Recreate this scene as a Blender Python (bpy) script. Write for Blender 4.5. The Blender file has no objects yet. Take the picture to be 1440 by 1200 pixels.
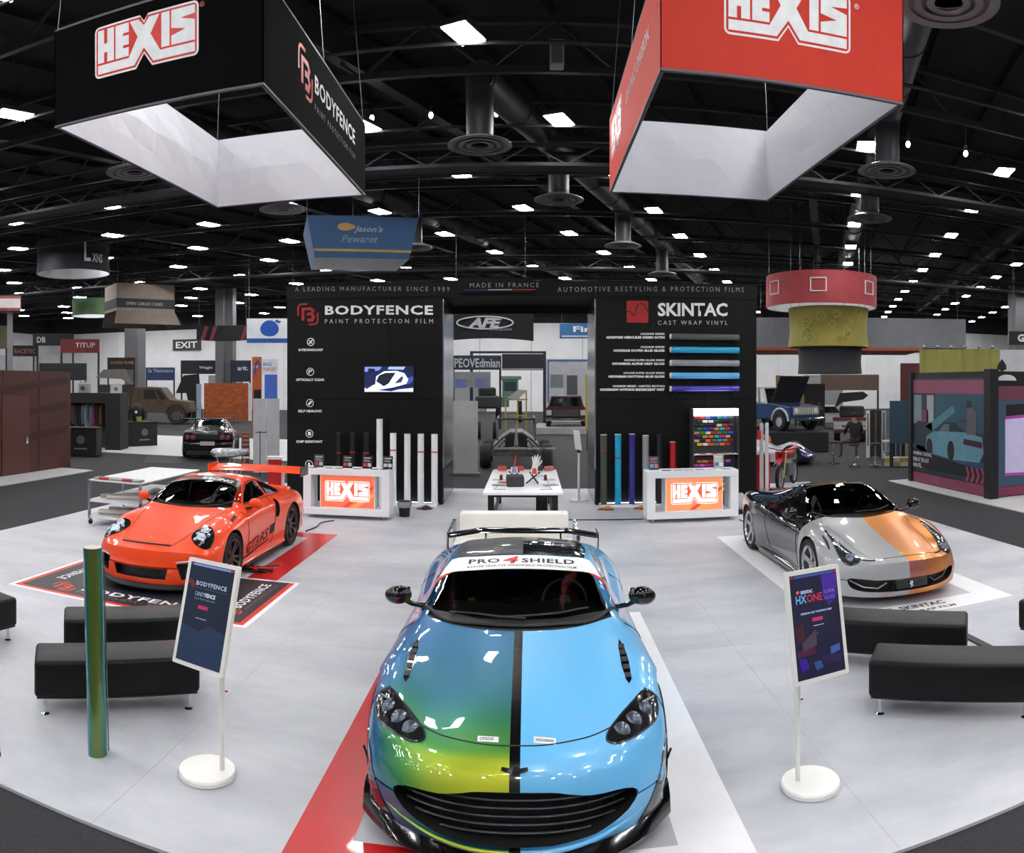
import bpy, bmesh, math, random
from mathutils import Vector, Matrix
from mathutils.bvhtree import BVHTree

# ------------------------------------------------------------------ camera, world, exposure
SC = bpy.context.scene
COL = SC.collection
PI = math.pi
FOC, AX, HY, CAMH = 1040.0, 747.0, 540.0, 2.7      # cylindrical picture: pixels per radian, column of the hall axis, horizon row, eye height
cam_d = bpy.data.cameras.new('camera')
cam_d.type = 'PANO'
cam_d.panorama_type = 'CENTRAL_CYLINDRICAL'
cam_d.central_cylindrical_radius = 1.0
cam_d.central_cylindrical_range_u_min = -AX / FOC
cam_d.central_cylindrical_range_u_max = (1440 - AX) / FOC
cam_d.central_cylindrical_range_v_min = -(1200 - HY) / FOC
cam_d.central_cylindrical_range_v_max = HY / FOC
cam_d.lens = 24.0
cam_d.clip_end = 400
cam = bpy.data.objects.new('camera', cam_d)
COL.objects.link(cam)
cam.location = (0, 0, CAMH)
cam.rotation_euler = (PI / 2, 0, 0)
SC.camera = cam

world = bpy.data.worlds.new('hall_ambient')
SC.world = world
world.use_nodes = True
world.node_tree.nodes['Background'].inputs[0].default_value = (0.9, 0.95, 1.0, 1)
world.node_tree.nodes['Background'].inputs[1].default_value = 0.16
SC.view_settings.view_transform = 'Standard'
SC.view_settings.look = 'None'
SC.view_settings.exposure = 0.0
SC.view_settings.gamma = 1.0
SC.view_settings.use_curve_mapping = False
LAMP_STRENGTH = 98.0
random.seed(7)


# ------------------------------------------------------------------ helpers
def ground(px, py, z=0.0):
    """floor point (or point at height z) that the photograph shows at a pixel"""
    t = (px - AX) / FOC
    r = FOC * (CAMH - z) / (py - HY)
    return Vector((r * math.sin(t), r * math.cos(t), z))


def on_y(px, py, Y):
    """point on the upright plane y = Y"""
    t = (px - AX) / FOC
    r = Y / math.cos(t)
    return Vector((Y * math.tan(t), Y, CAMH + (HY - py) / FOC * r))


def at_r(px, py, r):
    t = (px - AX) / FOC
    return Vector((r * math.sin(t), r * math.cos(t), CAMH + (HY - py) / FOC * r))


def lin(c):
    if isinstance(c, str):
        c = c.lstrip('#')
        c = tuple(int(c[i:i + 2], 16) / 255 for i in (0, 2, 4))
    return tuple(x / 12.92 if x <= .04045 else ((x + .055) / 1.055) ** 2.4 for x in c)


MATS = {}


def mat(name, color='#808080', rough=.5, metal=0.0, coat=0.0, emit=0.0, alpha=1.0, vary=.06, scale=8.0, bump=0.0, ior=1.45, trans=0.0, spec=.5, ecol=None):
    if name in MATS:
        return MATS[name]
    m = bpy.data.materials.new(name)
    m.use_nodes = True
    nt = m.node_tree
    b = nt.nodes['Principled BSDF']
    c = lin(color)
    b.inputs['Roughness'].default_value = rough
    b.inputs['Metallic'].default_value = metal
    b.inputs['Coat Weight'].default_value = coat
    b.inputs['Coat Roughness'].default_value = .04
    b.inputs['IOR'].default_value = ior
    b.inputs['Specular IOR Level'].default_value = spec
    b.inputs['Transmission Weight'].default_value = trans
    b.inputs['Alpha'].default_value = alpha
    if emit:
        b.inputs['Emission Color'].default_value = (*(lin(ecol) if ecol else c), 1)
        b.inputs['Emission Strength'].default_value = emit
    tc = nt.nodes.new('ShaderNodeTexCoord')
    nz = nt.nodes.new('ShaderNodeTexNoise')
    nz.inputs['Scale'].default_value = scale
    nz.inputs['Detail'].default_value = 3
    nt.links.new(tc.outputs['Object'], nz.inputs['Vector'])
    rp = nt.nodes.new('ShaderNodeValToRGB')
    rp.color_ramp.elements[0].position = .3
    rp.color_ramp.elements[1].position = .7
    rp.color_ramp.elements[0].color = (*[x * (1 - vary) for x in c], 1)
    rp.color_ramp.elements[1].color = (*[min(1, x * (1 + vary)) for x in c], 1)
    nt.links.new(nz.outputs['Fac'], rp.inputs['Fac'])
    nt.links.new(rp.outputs['Color'], b.inputs['Base Color'])
    if bump:
        bp = nt.nodes.new('ShaderNodeBump')
        bp.inputs['Strength'].default_value = bump
        bp.inputs['Distance'].default_value = .01
        nt.links.new(nz.outputs['Fac'], bp.inputs['Height'])
        nt.links.new(bp.outputs['Normal'], b.inputs['Normal'])
    MATS[name] = m
    return m


def nodes_of(m):
    return m.node_tree, m.node_tree.nodes['Principled BSDF']


def iridescent(name, stops, rough=.28, metal=.75, coat=1.0):
    """colour-flip film: the pigment's hue follows the angle it is seen at"""
    m = mat(name, '#808080', rough, metal, coat)
    nt, b = nodes_of(m)
    lw = nt.nodes.new('ShaderNodeLayerWeight')
    lw.inputs['Blend'].default_value = .5
    rp = nt.nodes.new('ShaderNodeValToRGB')
    el = rp.color_ramp.elements
    while len(el) < len(stops):
        el.new(.5)
    for e, (p, c) in zip(el, stops):
        e.position = p
        e.color = (*lin(c), 1)
    nt.links.new(lw.outputs['Facing'], rp.inputs['Fac'])
    for l in list(b.inputs['Base Color'].links):
        nt.links.remove(l)
    nt.links.new(rp.outputs['Color'], b.inputs['Base Color'])
    return m


def link(o, parent=None):
    COL.objects.link(o)
    if parent is not None:
        o.parent = parent
    return o


def tag(o, label=None, cat=None, group=None, kind=None):
    if label:
        o['label'] = label
    if cat:
        o['category'] = cat
    if group:
        o['group'] = group
    if kind:
        o['kind'] = kind
    return o


def thing(name, label, cat, loc=(0, 0, 0), rz=0.0, group=None):
    o = bpy.data.objects.new(name, None)
    link(o)
    o.empty_display_size = .1
    o.location = loc
    o.rotation_euler = (0, 0, rz)
    return tag(o, label, cat, group)


def frame(origin, right, up):
    r = Vector(right).normalized()
    u = Vector(up).normalized()
    n = r.cross(u)
    M = Matrix(((r.x, u.x, n.x, 0), (r.y, u.y, n.y, 0), (r.z, u.z, n.z, 0), (0, 0, 0, 1)))
    return Matrix.Translation(Vector(origin)) @ M


class MB:
    """collects simple shapes and links them as one mesh object"""

    def __init__(self):
        self.v, self.f, self.m = [], [], []

    def add(self, vs, fs, m=0, M=None):
        b = len(self.v)
        if M is not None:
            vs = [M @ Vector(v) for v in vs]
        self.v += [tuple(v) for v in vs]
        for f in fs:
            self.f.append(tuple(b + i for i in f))
            self.m.append(m)
        return self

    def box(self, x0, x1, y0, y1, z0, z1, m=0, M=None):
        vs = [(x, y, z) for z in (z0, z1) for y in (y0, y1) for x in (x0, x1)]
        return self.add(vs, [(0, 2, 3, 1), (4, 5, 7, 6), (0, 1, 5, 4), (1, 3, 7, 5), (3, 2, 6, 7), (2, 0, 4, 6)], m, M)

    def bar(self, a, b, w, h=None, m=0):
        a, b = Vector(a), Vector(b)
        h = h or w
        d = (b - a)
        L = d.length
        if L < 1e-6:
            return self
        d.normalize()
        s = d.cross(Vector((0, 0, 1)))
        if s.length < 1e-3:
            s = Vector((1, 0, 0))
        s.normalize()
        u = s.cross(d)
        vs = []
        for p in (a, b):
            for i, j in ((-1, -1), (1, -1), (1, 1), (-1, 1)):
                vs.append(p + s * i * w / 2 + u * j * h / 2)
        return self.add(vs, [(3, 2, 1, 0), (4, 5, 6, 7), (0, 1, 5, 4), (1, 2, 6, 5), (2, 3, 7, 6), (3, 0, 4, 7)], m)

    def tube(self, pts, r, n=10, m=0, caps=True):
        pts = [Vector(p) for p in pts]
        rs = r if isinstance(r, (list, tuple)) else [r] * len(pts)
        vs, fs = [], []
        prev = None
        for i, p in enumerate(pts):
            d = (pts[min(i + 1, len(pts) - 1)] - pts[max(i - 1, 0)]).normalized()
            if prev is None:
                s = d.cross(Vector((0, 0, 1)))
                if s.length < 1e-3:
                    s = Vector((1, 0, 0))
            else:
                s = prev - d * prev.dot(d)
            s.normalize()
            prev = s
            u = s.cross(d)
            for k in range(n):
                a = 2 * PI * k / n
                vs.append(p + (s * math.cos(a) + u * math.sin(a)) * rs[i])
        for i in range(len(pts) - 1):
            for k in range(n):
                a, b = i * n + k, i * n + (k + 1) % n
                fs.append((a, a + n, b + n, b))
        if caps:
            fs.append(tuple(range(n)))
            fs.append(tuple(reversed(range((len(pts) - 1) * n, len(pts) * n))))
        return self.add(vs, fs, m)

    def cyl(self, a, b, r, n=16, m=0, r2=None):
        return self.tube([a, b], [r, r if r2 is None else r2], n, m)

    def lathe(self, prof, n=24, m=0, M=None, closed=False):
        vs, fs = [], []
        for (r, z) in prof:
            for k in range(n):
                a = 2 * PI * k / n
                vs.append((r * math.cos(a), r * math.sin(a), z))
        L = len(prof)
        for i in range(L - (0 if closed else 1)):
            j = (i + 1) % L
            for k in range(n):
                k2 = (k + 1) % n
                fs.append((i * n + k, i * n + k2, j * n + k2, j * n + k))
        if not closed:
            if prof[0][0] > 1e-5:
                fs.append(tuple(reversed(range(n))))
            if prof[-1][0] > 1e-5:
                fs.append(tuple(range((L - 1) * n, L * n)))
        return self.add(vs, fs, m, M)

    def prism(self, poly, d0, d1, m=0, M=None):
        """outline in local x,y, from z=d0 to z=d1"""
        n = len(poly)
        area = sum(poly[i][0] * poly[(i + 1) % n][1] - poly[(i + 1) % n][0] * poly[i][1] for i in range(n))
        if area < 0:
            poly = list(reversed(poly))
        vs = [(x, y, d0) for x, y in poly] + [(x, y, d1) for x, y in poly]
        fs = [tuple(reversed(range(n))), tuple(range(n, 2 * n))]
        for i in range(n):
            j = (i + 1) % n
            fs.append((i, j, n + j, n + i))
        return self.add(vs, fs, m, M)

    def grid(self, fn, nu, nv, m=0, closed_u=False):
        vs = [fn(i / nu, j / nv) for i in range(nu + (0 if closed_u else 1)) for j in range(nv + 1)]
        fs = []
        cu = nu if closed_u else nu + 1
        for i in range(nu):
            i2 = (i + 1) % cu
            for j in range(nv):
                fs.append((i * (nv + 1) + j, i2 * (nv + 1) + j, i2 * (nv + 1) + j + 1, i * (nv + 1) + j + 1))
        return self.add(vs, fs, m)

    def sphere(self, c, rx, ry=None, rz=None, n=14, k=8, m=0):
        ry = ry or rx
        rz = rz or rx
        prof = [(math.sin(PI * i / k), -math.cos(PI * i / k)) for i in range(k + 1)]
        M = Matrix.Translation(Vector(c)) @ Matrix.Diagonal((rx, ry, rz, 1))
        prof[0] = (1e-4, -1)
        prof[-1] = (1e-4, 1)
        return self.lathe(prof, n, m, M)

    def build(self, name, mats, parent=None, loc=None, rot=None, smooth=None, bevel=0.0, segs=2, fix=False):
        me = bpy.data.meshes.new(name)
        me.from_pydata(self.v, [], self.f)
        if not isinstance(mats, (list, tuple)):
            mats = [mats]
        for x in mats:
            me.materials.append(x)
        for p, i in zip(me.polygons, self.m):
            p.material_index = i
        if fix or bevel:
            bm = bmesh.new()
            bm.from_mesh(me)
            bmesh.ops.remove_doubles(bm, verts=bm.verts, dist=1e-5)
            bmesh.ops.recalc_face_normals(bm, faces=bm.faces)
            if bevel:
                es = [e for e in bm.edges if len(e.link_faces) == 2 and e.calc_face_angle(0) > .6]
                bmesh.ops.bevel(bm, geom=es, offset=bevel, segments=segs, profile=.5, affect='EDGES', clamp_overlap=True)
            bm.to_mesh(me)
            bm.free()
        if smooth:
            me.shade_auto(smooth) if hasattr(me, 'shade_auto') else shade(me, smooth)
        o = bpy.data.objects.new(name, me)
        link(o, parent)
        if loc is not None:
            o.location = loc
        if rot is not None:
            o.rotation_euler = rot
        return o


def shade(me, ang=.6):
    """smooth faces, hard edges above an angle"""
    bm = bmesh.new()
    bm.from_mesh(me)
    for f in bm.faces:
        f.smooth = True
    for e in bm.edges:
        e.smooth = not (len(e.link_faces) == 2 and e.calc_face_angle(0) > ang)
    bm.to_mesh(me)
    bm.free()


def copy_tree(o, parent=None):
    c = o.copy()
    COL.objects.link(c)
    c.parent = parent
    for ch in list(o.children):
        copy_tree(ch, c)
    return c


_fonts = {}


def text_mesh(s, bold=0.0, spacing=1.0, shear=0.0, extrude=.004, res=2):
    cu = bpy.data.curves.new('lettering', 'FONT')
    cu.body = s
    cu.offset = bold
    cu.space_character = spacing
    cu.shear = shear
    cu.extrude = 0
    cu.resolution_u = res
    ob = bpy.data.objects.new('lettering', cu)
    me = bpy.data.meshes.new_from_object(ob)
    bpy.data.objects.remove(ob)
    bpy.data.curves.remove(cu)
    return me


def lettering(s, M, w, h, material, parent=None, bold=0.0, spacing=1.0, shear=0.0, lift=.003, align='L', name='lettering', mesh_only=False):
    """flat letters fitted into w x h; M is the frame of the lower-left corner (or centre / right end)"""
    me = text_mesh(s, bold, spacing, shear)
    xs = [v.co.x for v in me.vertices]
    ys = [v.co.y for v in me.vertices]
    x0, x1, y0, y1 = min(xs), max(xs), min(ys), max(ys)
    sy = h / (y1 - y0)
    sx = w / (x1 - x0) if w else sy
    W = (x1 - x0) * sx
    ox = {'L': 0, 'C': -W / 2, 'R': -W}[align]
    for v in me.vertices:
        v.co = M @ Vector(((v.co.x - x0) * sx + ox, (v.co.y - y0) * sy, lift))
    me.name = name
    me.materials.clear()
    me.materials.append(material)
    if mesh_only:
        return me
    o = bpy.data.objects.new(name, me)
    return link(o, parent)


def strip(mb, pts, w, d0, d1, M, m=0):
    """flat band along a 2-D polyline"""
    n = len(pts)
    L, R = [], []
    for i in range(n):
        a = Vector(pts[max(i - 1, 0)])
        b = Vector(pts[min(i + 1, n - 1)])
        d = (b - a).normalized()
        nn = Vector((-d.y, d.x))
        k = 1.0
        if 0 < i < n - 1:
            d1_ = (Vector(pts[i]) - a).normalized()
            k = 1 / max(.5, abs(d1_.dot(d)))
        p = Vector(pts[i])
        L.append(p + nn * w / 2 * k)
        R.append(p - nn * w / 2 * k)
    for i in range(n - 1):
        q = [tuple(L[i]), tuple(R[i]), tuple(R[i + 1]), tuple(L[i + 1])]
        mb.prism(q, d0, d1, m, M)


def arc(cx, cy, r, a0, a1, n=6):
    return [(cx + r * math.cos(math.radians(a0 + (a1 - a0) * i / n)), cy + r * math.sin(math.radians(a0 + (a1 - a0) * i / n))) for i in range(n + 1)]


def rrect(x0, y0, x1, y1, r, n=4):
    return arc(x1 - r, y1 - r, r, 0, 90, n) + arc(x0 + r, y1 - r, r, 90, 180, n) + arc(x0 + r, y0 + r, r, 180, 270, n) + arc(x1 - r, y0 + r, r, 270, 360, n)


def crom(P, n):
    """Catmull-Rom through the points, n steps per span"""
    P = [Vector(p) for p in P]
    out = []
    for i in range(len(P) - 1):
        p0, p1, p2, p3 = P[max(i - 1, 0)], P[i], P[i + 1], P[min(i + 2, len(P) - 1)]
        for k in range(n):
            t = k / n
            out.append(.5 * ((2 * p1) + (p2 - p0) * t + (2 * p0 - 5 * p1 + 4 * p2 - p3) * t * t + (3 * p1 - p0 - 3 * p2 + p3) * t ** 3))
    out.append(P[-1])
    return out


WHITE = mat('white_print', '#f2f2f4', .5)
INK = mat('black_print', '#101012', .5)
REDP = mat('red_print', '#d8281c', .45)


# ------------------------------------------------------------------ printed emblems
def hexis(parent, M, w, mats, lift=.002, name='emblem'):
    """badge with five block letters; mats = outline, line, field, letters; M frame at the badge's centre"""
    h = w / 2.25
    S = lambda p: [((x - .5) * w, (y - .5) * h) for x, y in p]

    def badge(d):
        dx, dy = d, d * 2.25
        r = max(.045 - d, .012)

        def corner(cx, cy, a0):
            return [(cx + r * math.cos(math.radians(a0 + 22.5 * i)), cy + r * 2.25 * math.sin(math.radians(a0 + 22.5 * i))) for i in range(5)]
        p = corner(1 - dx - r, 1 - dy - r * 2.25, 0)
        p += [(.533 - d * .55, 1 - dy), (.493, .875 - dy * 1.05), (.453 + d * .55, 1 - dy)]
        p += corner(dx + r, 1 - dy - r * 2.25, 90) + corner(dx + r, dy + r * 2.25, 180)
        p += [(.415 - d * .3, dy), (.493, .26 + dy * 1.15), (.571 + d * .3, dy)]
        p += corner(1 - dx - r, dy + r * 2.25, 270)
        return p
    mb = MB()
    e = .0015
    mb.prism(S(badge(0)), 0, lift, 0, M)
    mb.prism(S(badge(.016)), lift, lift + e, 1, M)
    mb.prism(S(badge(.030)), lift + e, lift + 2 * e, 2, M)
    z0, z1 = lift + 2 * e, lift + 3 * e
    X = [(.355, .925), (.440, .925), (.493, .79), (.546, .925), (.640, .925), (.556, .60), (.650, .245), (.968, .245), (.968, .075), (.585, .075),
         (.493, .37), (.401, .075), (.032, .075), (.032, .245), (.345, .245), (.432, .60)]
    Hl = [(.032, .285), (.096, .285), (.096, .48), (.128, .48), (.128, .285), (.196, .285), (.196, .925), (.128, .925), (.128, .65), (.096, .65), (.096, .925), (.032, .925)]
    El = [(.212, .285), (.345, .285), (.345, .455), (.288, .455), (.288, .51), (.345, .51), (.345, .69), (.288, .69), (.288, .745), (.345, .745), (.345, .925), (.212, .925)]
    Il = [(.660, .285), (.735, .285), (.735, .925), (.660, .925)]
    Sl = [(.752, .285), (.968, .285), (.968, .66), (.835, .745), (.968, .775), (.968, .925), (.752, .925), (.752, .60), (.885, .53), (.752, .455)]
    for p in (X, Hl, El, Il, Sl):
        mb.prism(S(p), z0, z1, 3, M)
    return mb.build(name, mats, parent)


def fence_mark(parent, M, h, m, lift=.002, name='emblem'):
    """letter B between two rounded brackets; M frame at the centre"""
    mb = MB()
    u = h / 2
    w = h * .075
    strip(mb, [(-.95 * u, -.12 * u)] + [(x * u, y * u) for x, y in arc(-.6, .6, .35, 180, 90, 5)] + [(-.05 * u, .95 * u)], w, 0, lift, M)
    strip(mb, [(.95 * u, .12 * u)] + [(x * u, y * u) for x, y in arc(.6, -.6, .35, 0, -90, 5)] + [(.05 * u, -.95 * u)], w, 0, lift, M)
    t = h * .13
    strip(mb, [(-.48 * u, -.58 * u), (-.48 * u, .5 * u), (.3 * u, .5 * u), (.5 * u, .32 * u), (.36 * u, .02 * u)], t, 0, lift, M)
    strip(mb, [(-.1 * u, .0), (.36 * u, .02 * u), (.56 * u, -.25 * u), (.42 * u, -.55 * u), (-.05 * u, -.55 * u)], t, 0, lift, M)
    return mb.build(name, m, parent)


def bodyfence(parent, M, w, mt, sub=True, msub=None):
    """M: lower-left of the word, w: its width"""
    h = w * .088
    lettering('BODYFENCE', M, w, h, mt, parent, bold=.025, spacing=1.12)
    if sub:
        lettering('PAINT PROTECTION FILM', M @ Matrix.Translation((0, -h * .9, 0)), w, h * .38, msub or mt, parent, spacing=1.7)


def skintac_mark(parent, M, h, mr, mk):
    mb = MB()
    u = h / 2
    mb.prism(rrect(-u, -u, u, u, h * .08), 0, .002, 0, M)
    pts = [(-u, 0), (-.62 * u, 0), (-.45 * u, -.28 * u), (-.2 * u, -.24 * u), (-.12 * u, .2 * u), (0, .6 * u), (.3 * u, .74 * u), (.62 * u, .62 * u), (.8 * u, .25 * u), (u, -.05 * u)]
    pts = [tuple(p[:2]) for p in crom([(x, y, 0) for x, y in pts], 4)]
    strip(mb, pts, h * .05, .002, .004, M, 1)
    return mb.build('emblem', [mr, mk], parent)


# ------------------------------------------------------------------ the hall
def floor_material(name, base, speck, scale, rough, bump=0.0, stain=None):
    m = mat(name, base, rough, vary=speck, scale=scale, bump=bump)
    if stain:
        nt, b = nodes_of(m)
        tc = [n for n in nt.nodes if n.type == 'TEX_COORD'][0]
        src = b.inputs['Base Color'].links[0].from_socket
        n2 = nt.nodes.new('ShaderNodeTexNoise')
        n2.inputs['Scale'].default_value = .45
        n2.inputs['Detail'].default_value = 6
        n2.inputs['Roughness'].default_value = .65
        mp = nt.nodes.new('ShaderNodeMapping')
        mp.inputs['Rotation'].default_value = (0, 0, .5)
        mp.inputs['Scale'].default_value = (1, 2.2, 1)
        nt.links.new(tc.outputs['Object'], mp.inputs['Vector'])
        nt.links.new(mp.outputs['Vector'], n2.inputs['Vector'])
        rp = nt.nodes.new('ShaderNodeValToRGB')
        rp.color_ramp.elements[0].position = .35
        rp.color_ramp.elements[1].position = .62
        rp.color_ramp.elements[0].color = (*lin(stain), 1)
        rp.color_ramp.elements[1].color = (1, 1, 1, 1)
        nt.links.new(n2.outputs['Fac'], rp.inputs['Fac'])
        mx = nt.nodes.new('ShaderNodeMix')
        mx.data_type = 'RGBA'
        mx.blend_type = 'MULTIPLY'
        mx.inputs['Factor'].default_value = 1
        nt.links.new(src, mx.inputs[6])
        nt.links.new(rp.outputs['Color'], mx.inputs[7])
        nt.links.new(mx.outputs[2], b.inputs['Base Color'])
        mr = nt.nodes.new('ShaderNodeMapRange')
        mr.inputs['To Min'].default_value = rough - .1
        mr.inputs['To Max'].default_value = rough + .14
        nt.links.new(n2.outputs['Fac'], mr.inputs['Value'])
        nt.links.new(mr.outputs['Result'], b.inputs['Roughness'])
    return m


carpet = floor_material('hall_carpet', '#2f2f32', .45, 90, .95, bump=.5)
vinyl = floor_material('booth_vinyl', '#c6c7cc', .015, 3, .42, stain='#dcdde2')
tag(MB().box(-55, 55, -9, 74, -.12, -.02).build('floor', carpet), kind='structure')
bf = tag(MB().box(-8.95, 7.5, 3.76, 19.0, -.02, .0).build('floor_booth', vinyl), kind='structure')
seam_m = mat('floor_seam', '#a9aab0', .5)
for y in (7.35, 10.9, 14.6):
    MB().box(-8.95, 7.5, y, y + .008, -.001, .0006).build('seam', seam_m, bf)
for x in (-6.9, -2.55, 2.05, 6.3):
    MB().box(x, x + .007, 3.76, 19, -.001, .0006).build('seam', seam_m, bf)
tag(MB().box(-34, -12.9, 9.0, 19.2, -.02, .0).build('floor_neighbour', mat('pale_tile', '#b9b9ba', .5)), kind='structure')
tag(MB().box(9.6, 30, 5, 18.3, -.02, .0).build('floor_opposite', mat('pale_tile', '#b9b9ba', .5)), kind='structure')
tag(MB().box(-20, -6.2, 24.6, 34, -.02, .0).build('floor_display', mat('pale_tile', '#b9b9ba', .5)), kind='structure')

black_paint = mat('black_deck', '#18181b', .85, vary=.25, scale=2)
steel_paint = mat('painted_steel', '#222225', .6, vary=.2, scale=3)
duct_m = mat('duct_sheet', '#3a3a3e', .5, metal=.2, vary=.2, scale=2)
white_wall = mat('white_wall', '#e6e6e8', .8, vary=.05, scale=.6)
ceil = tag(MB().box(-55, 55, -9, 74, 11.6, 11.7).build('ceiling', black_paint), kind='structure')
SK = .425                                                   # the building's grid runs askew to the booth
for i in range(46):                                           # deck ribs along the askew direction
    x0 = -62 + i * 2.5
    MB().bar((x0 - SK * 9, -9, 11.5), (x0 + SK * 74, 74, 11.5), .12, .2).build('deck_rib', black_paint, ceil)
for i, x0 in enumerate(range(-60, 50, 11)):                   # deep girders
    mb = MB()
    a, b = Vector((x0 + 4.3 - SK * 9, -9, 0)), Vector((x0 + 4.3 + SK * 74, 74, 0))
    for z, w in ((10.35, .34), (11.15, .34)):
        mb.bar(a + Vector((0, 0, z)), b + Vector((0, 0, z)), w, .06)
    mb.bar(a + Vector((0, 0, 10.75)), b + Vector((0, 0, 10.75)), .05, .8)
    mb.build('girder', steel_paint, ceil)
for j in range(13):                                           # open trusses across the hall
    y = 7.4 + j * 4.83
    mb = MB()
    mb.bar((-55, y, 9.95), (55, y, 9.95), .14, .16)
    mb.bar((-55, y, 11.1), (55, y, 11.1), .14, .16)
    for k in range(74):
        xa = -55 + k * 1.5
        zs = (9.95, 11.1) if k % 2 == 0 else (11.1, 9.95)
        mb.bar((xa, y, zs[0]), (xa + 1.5, y, zs[1]), .06)
    mb.build('roof_truss', steel_paint, ceil)
for j in range(8):                                            # sprinkler pipes
    y = 10.1 + j * 4.83
    MB().cyl((-55, y, 9.6), (55, y, 9.6), .045, 6).build('pipe', steel_paint, ceil)
for j, (y, z) in enumerate(((21.2, 9.0), (40, 9.0))):         # lattice catwalks
    mb = MB()
    for dz in (0, .55):
        mb.bar((-55, y, z + dz), (55, y, z + dz), .1)
        mb.bar((-55, y + .8, z + dz), (55, y + .8, z + dz), .1)
    mb.box(-55, 55, y, y + .8, z - .03, z)
    for k in range(55):
        mb.bar((-55 + 2 * k, y, z), (-54 + 2 * k, y, z + .55), .04)
        mb.bar((-54 + 2 * k, y, z + .55), (-53 + 2 * k, y, z), .04)
    mb.build('catwalk', steel_paint, ceil)

# walls
wb = tag(MB().box(-55, 55, 72, 72.4, 0, 11.6).build('wall_back', mat('dark_upper_wall', '#2c2c30', .85)), kind='structure')
for k in range(22):
    MB().box(-55 + 5 * k + .02, -50 + 5 * k - .02, 71.9, 72.02, 0, 8.6).build('wall_panel', white_wall, wb)
for s, n in ((-1, 'wall_left'), (1, 'wall_right')):
    w = tag(MB().box(min(s * 55, s * 55.4), max(s * 55, s * 55.4), -9, 74, 0, 11.6).build(n, mat('dark_upper_wall', '#2c2c30', .85)), kind='structure')
    for k in range(16):
        y = -8 + 5 * k
        MB().box(min(s * 54.9, s * 55), max(s * 54.9, s * 55), y + .02, y + 4.98, 0, 8.6).build('wall_panel', white_wall, w)
door_m = mat('grey_door', '#8d8d90', .6)
for n, (x, w_) in enumerate(((-31.5, 3.6), (-6, 3), (30, 4))):
    d = tag(MB().box(x - w_ / 2 - .15, x + w_ / 2 + .15, 71.75, 71.95, 0, 3.6).build('door_%d' % (n + 1), mat('door_frame', '#77777a', .6)), kind='structure')
    for s in (-1, 1):
        MB().box(x + min(0, s * w_ / 2) + .02, x + max(0, s * w_ / 2) - .02, 71.7, 71.76, .02, 3.5).build('door_leaf', door_m, d)
cols = []
for (px, w_) in ((311, .7), (324, .7), (1430, 1.0), (190, 1.2)):
    p = at_r(px, 540, 58)
    o = MB().box(-w_ / 2, w_ / 2, -w_ / 2, w_ / 2, 0, 11.5).build('trim_%d' % (len(cols) + 1), mat('grey_column', '#6b6b6e', .7), None, (p.x, p.y, 0))
    cols.append(tag(o, kind='structure'))
ex = at_r(184, 477, 70)
e = thing('exit_sign', 'small dark exit sign on the far white wall', 'exit sign', (ex.x, 71.79, ex.z - .6))
MB().box(-1.7, 1.7, -.1, .1, 0, 1.2).build('housing', mat('exit_housing', '#3c3c3e', .6), e, bevel=.04)
lettering('EXIT', frame((-1.3, -.1, .25), (1, 0, 0), (0, 0, 1)), 2.6, .7, WHITE, e, bold=.02)

# high-bay light panels on the building's grid
lamp_m = mat('lamp_diffuser', '#ffffff', .5, emit=LAMP_STRENGTH, vary=0)
lamp_h = mat('lamp_housing', '#2c2c2e', .5)
lp = thing('ceiling_light', 'small bright rectangular light panel hung below the dark hall ceiling', 'ceiling light', group='light panels under the ceiling')
MB().box(-.3, .3, -.48, .48, .0, .12).build('housing', lamp_h, lp, bevel=.02)
MB().box(-.26, .26, -.44, .44, -.02, -.001).build('diffuser', lamp_m, lp)
MB().cyl((0, 0, .12), (0, 0, 1.9), .012, 6).build('hanger', lamp_h, lp)
COLX = (-66.0, -60.6, -55.4, -48.2, -42.8, -37.6, -30.3, -24.6, -19.7, -12.2, -6.5, -1.33, 7.35, 12.3, 17.8, 23.2)
first = True
for row in range(-6, 12):  # grid rows behind the eye and nearest the back wall are added for light
    for cx in COLX:
        x, y = cx + 2.06 * row, 14.5 + 4.83 * row
        if abs(x) > 50:
            continue
        o = lp if first else copy_tree(lp)
        first = False
        o.location = (x, y, 9.6)
        o.rotation_euler = (0, 0, -.4)

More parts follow.
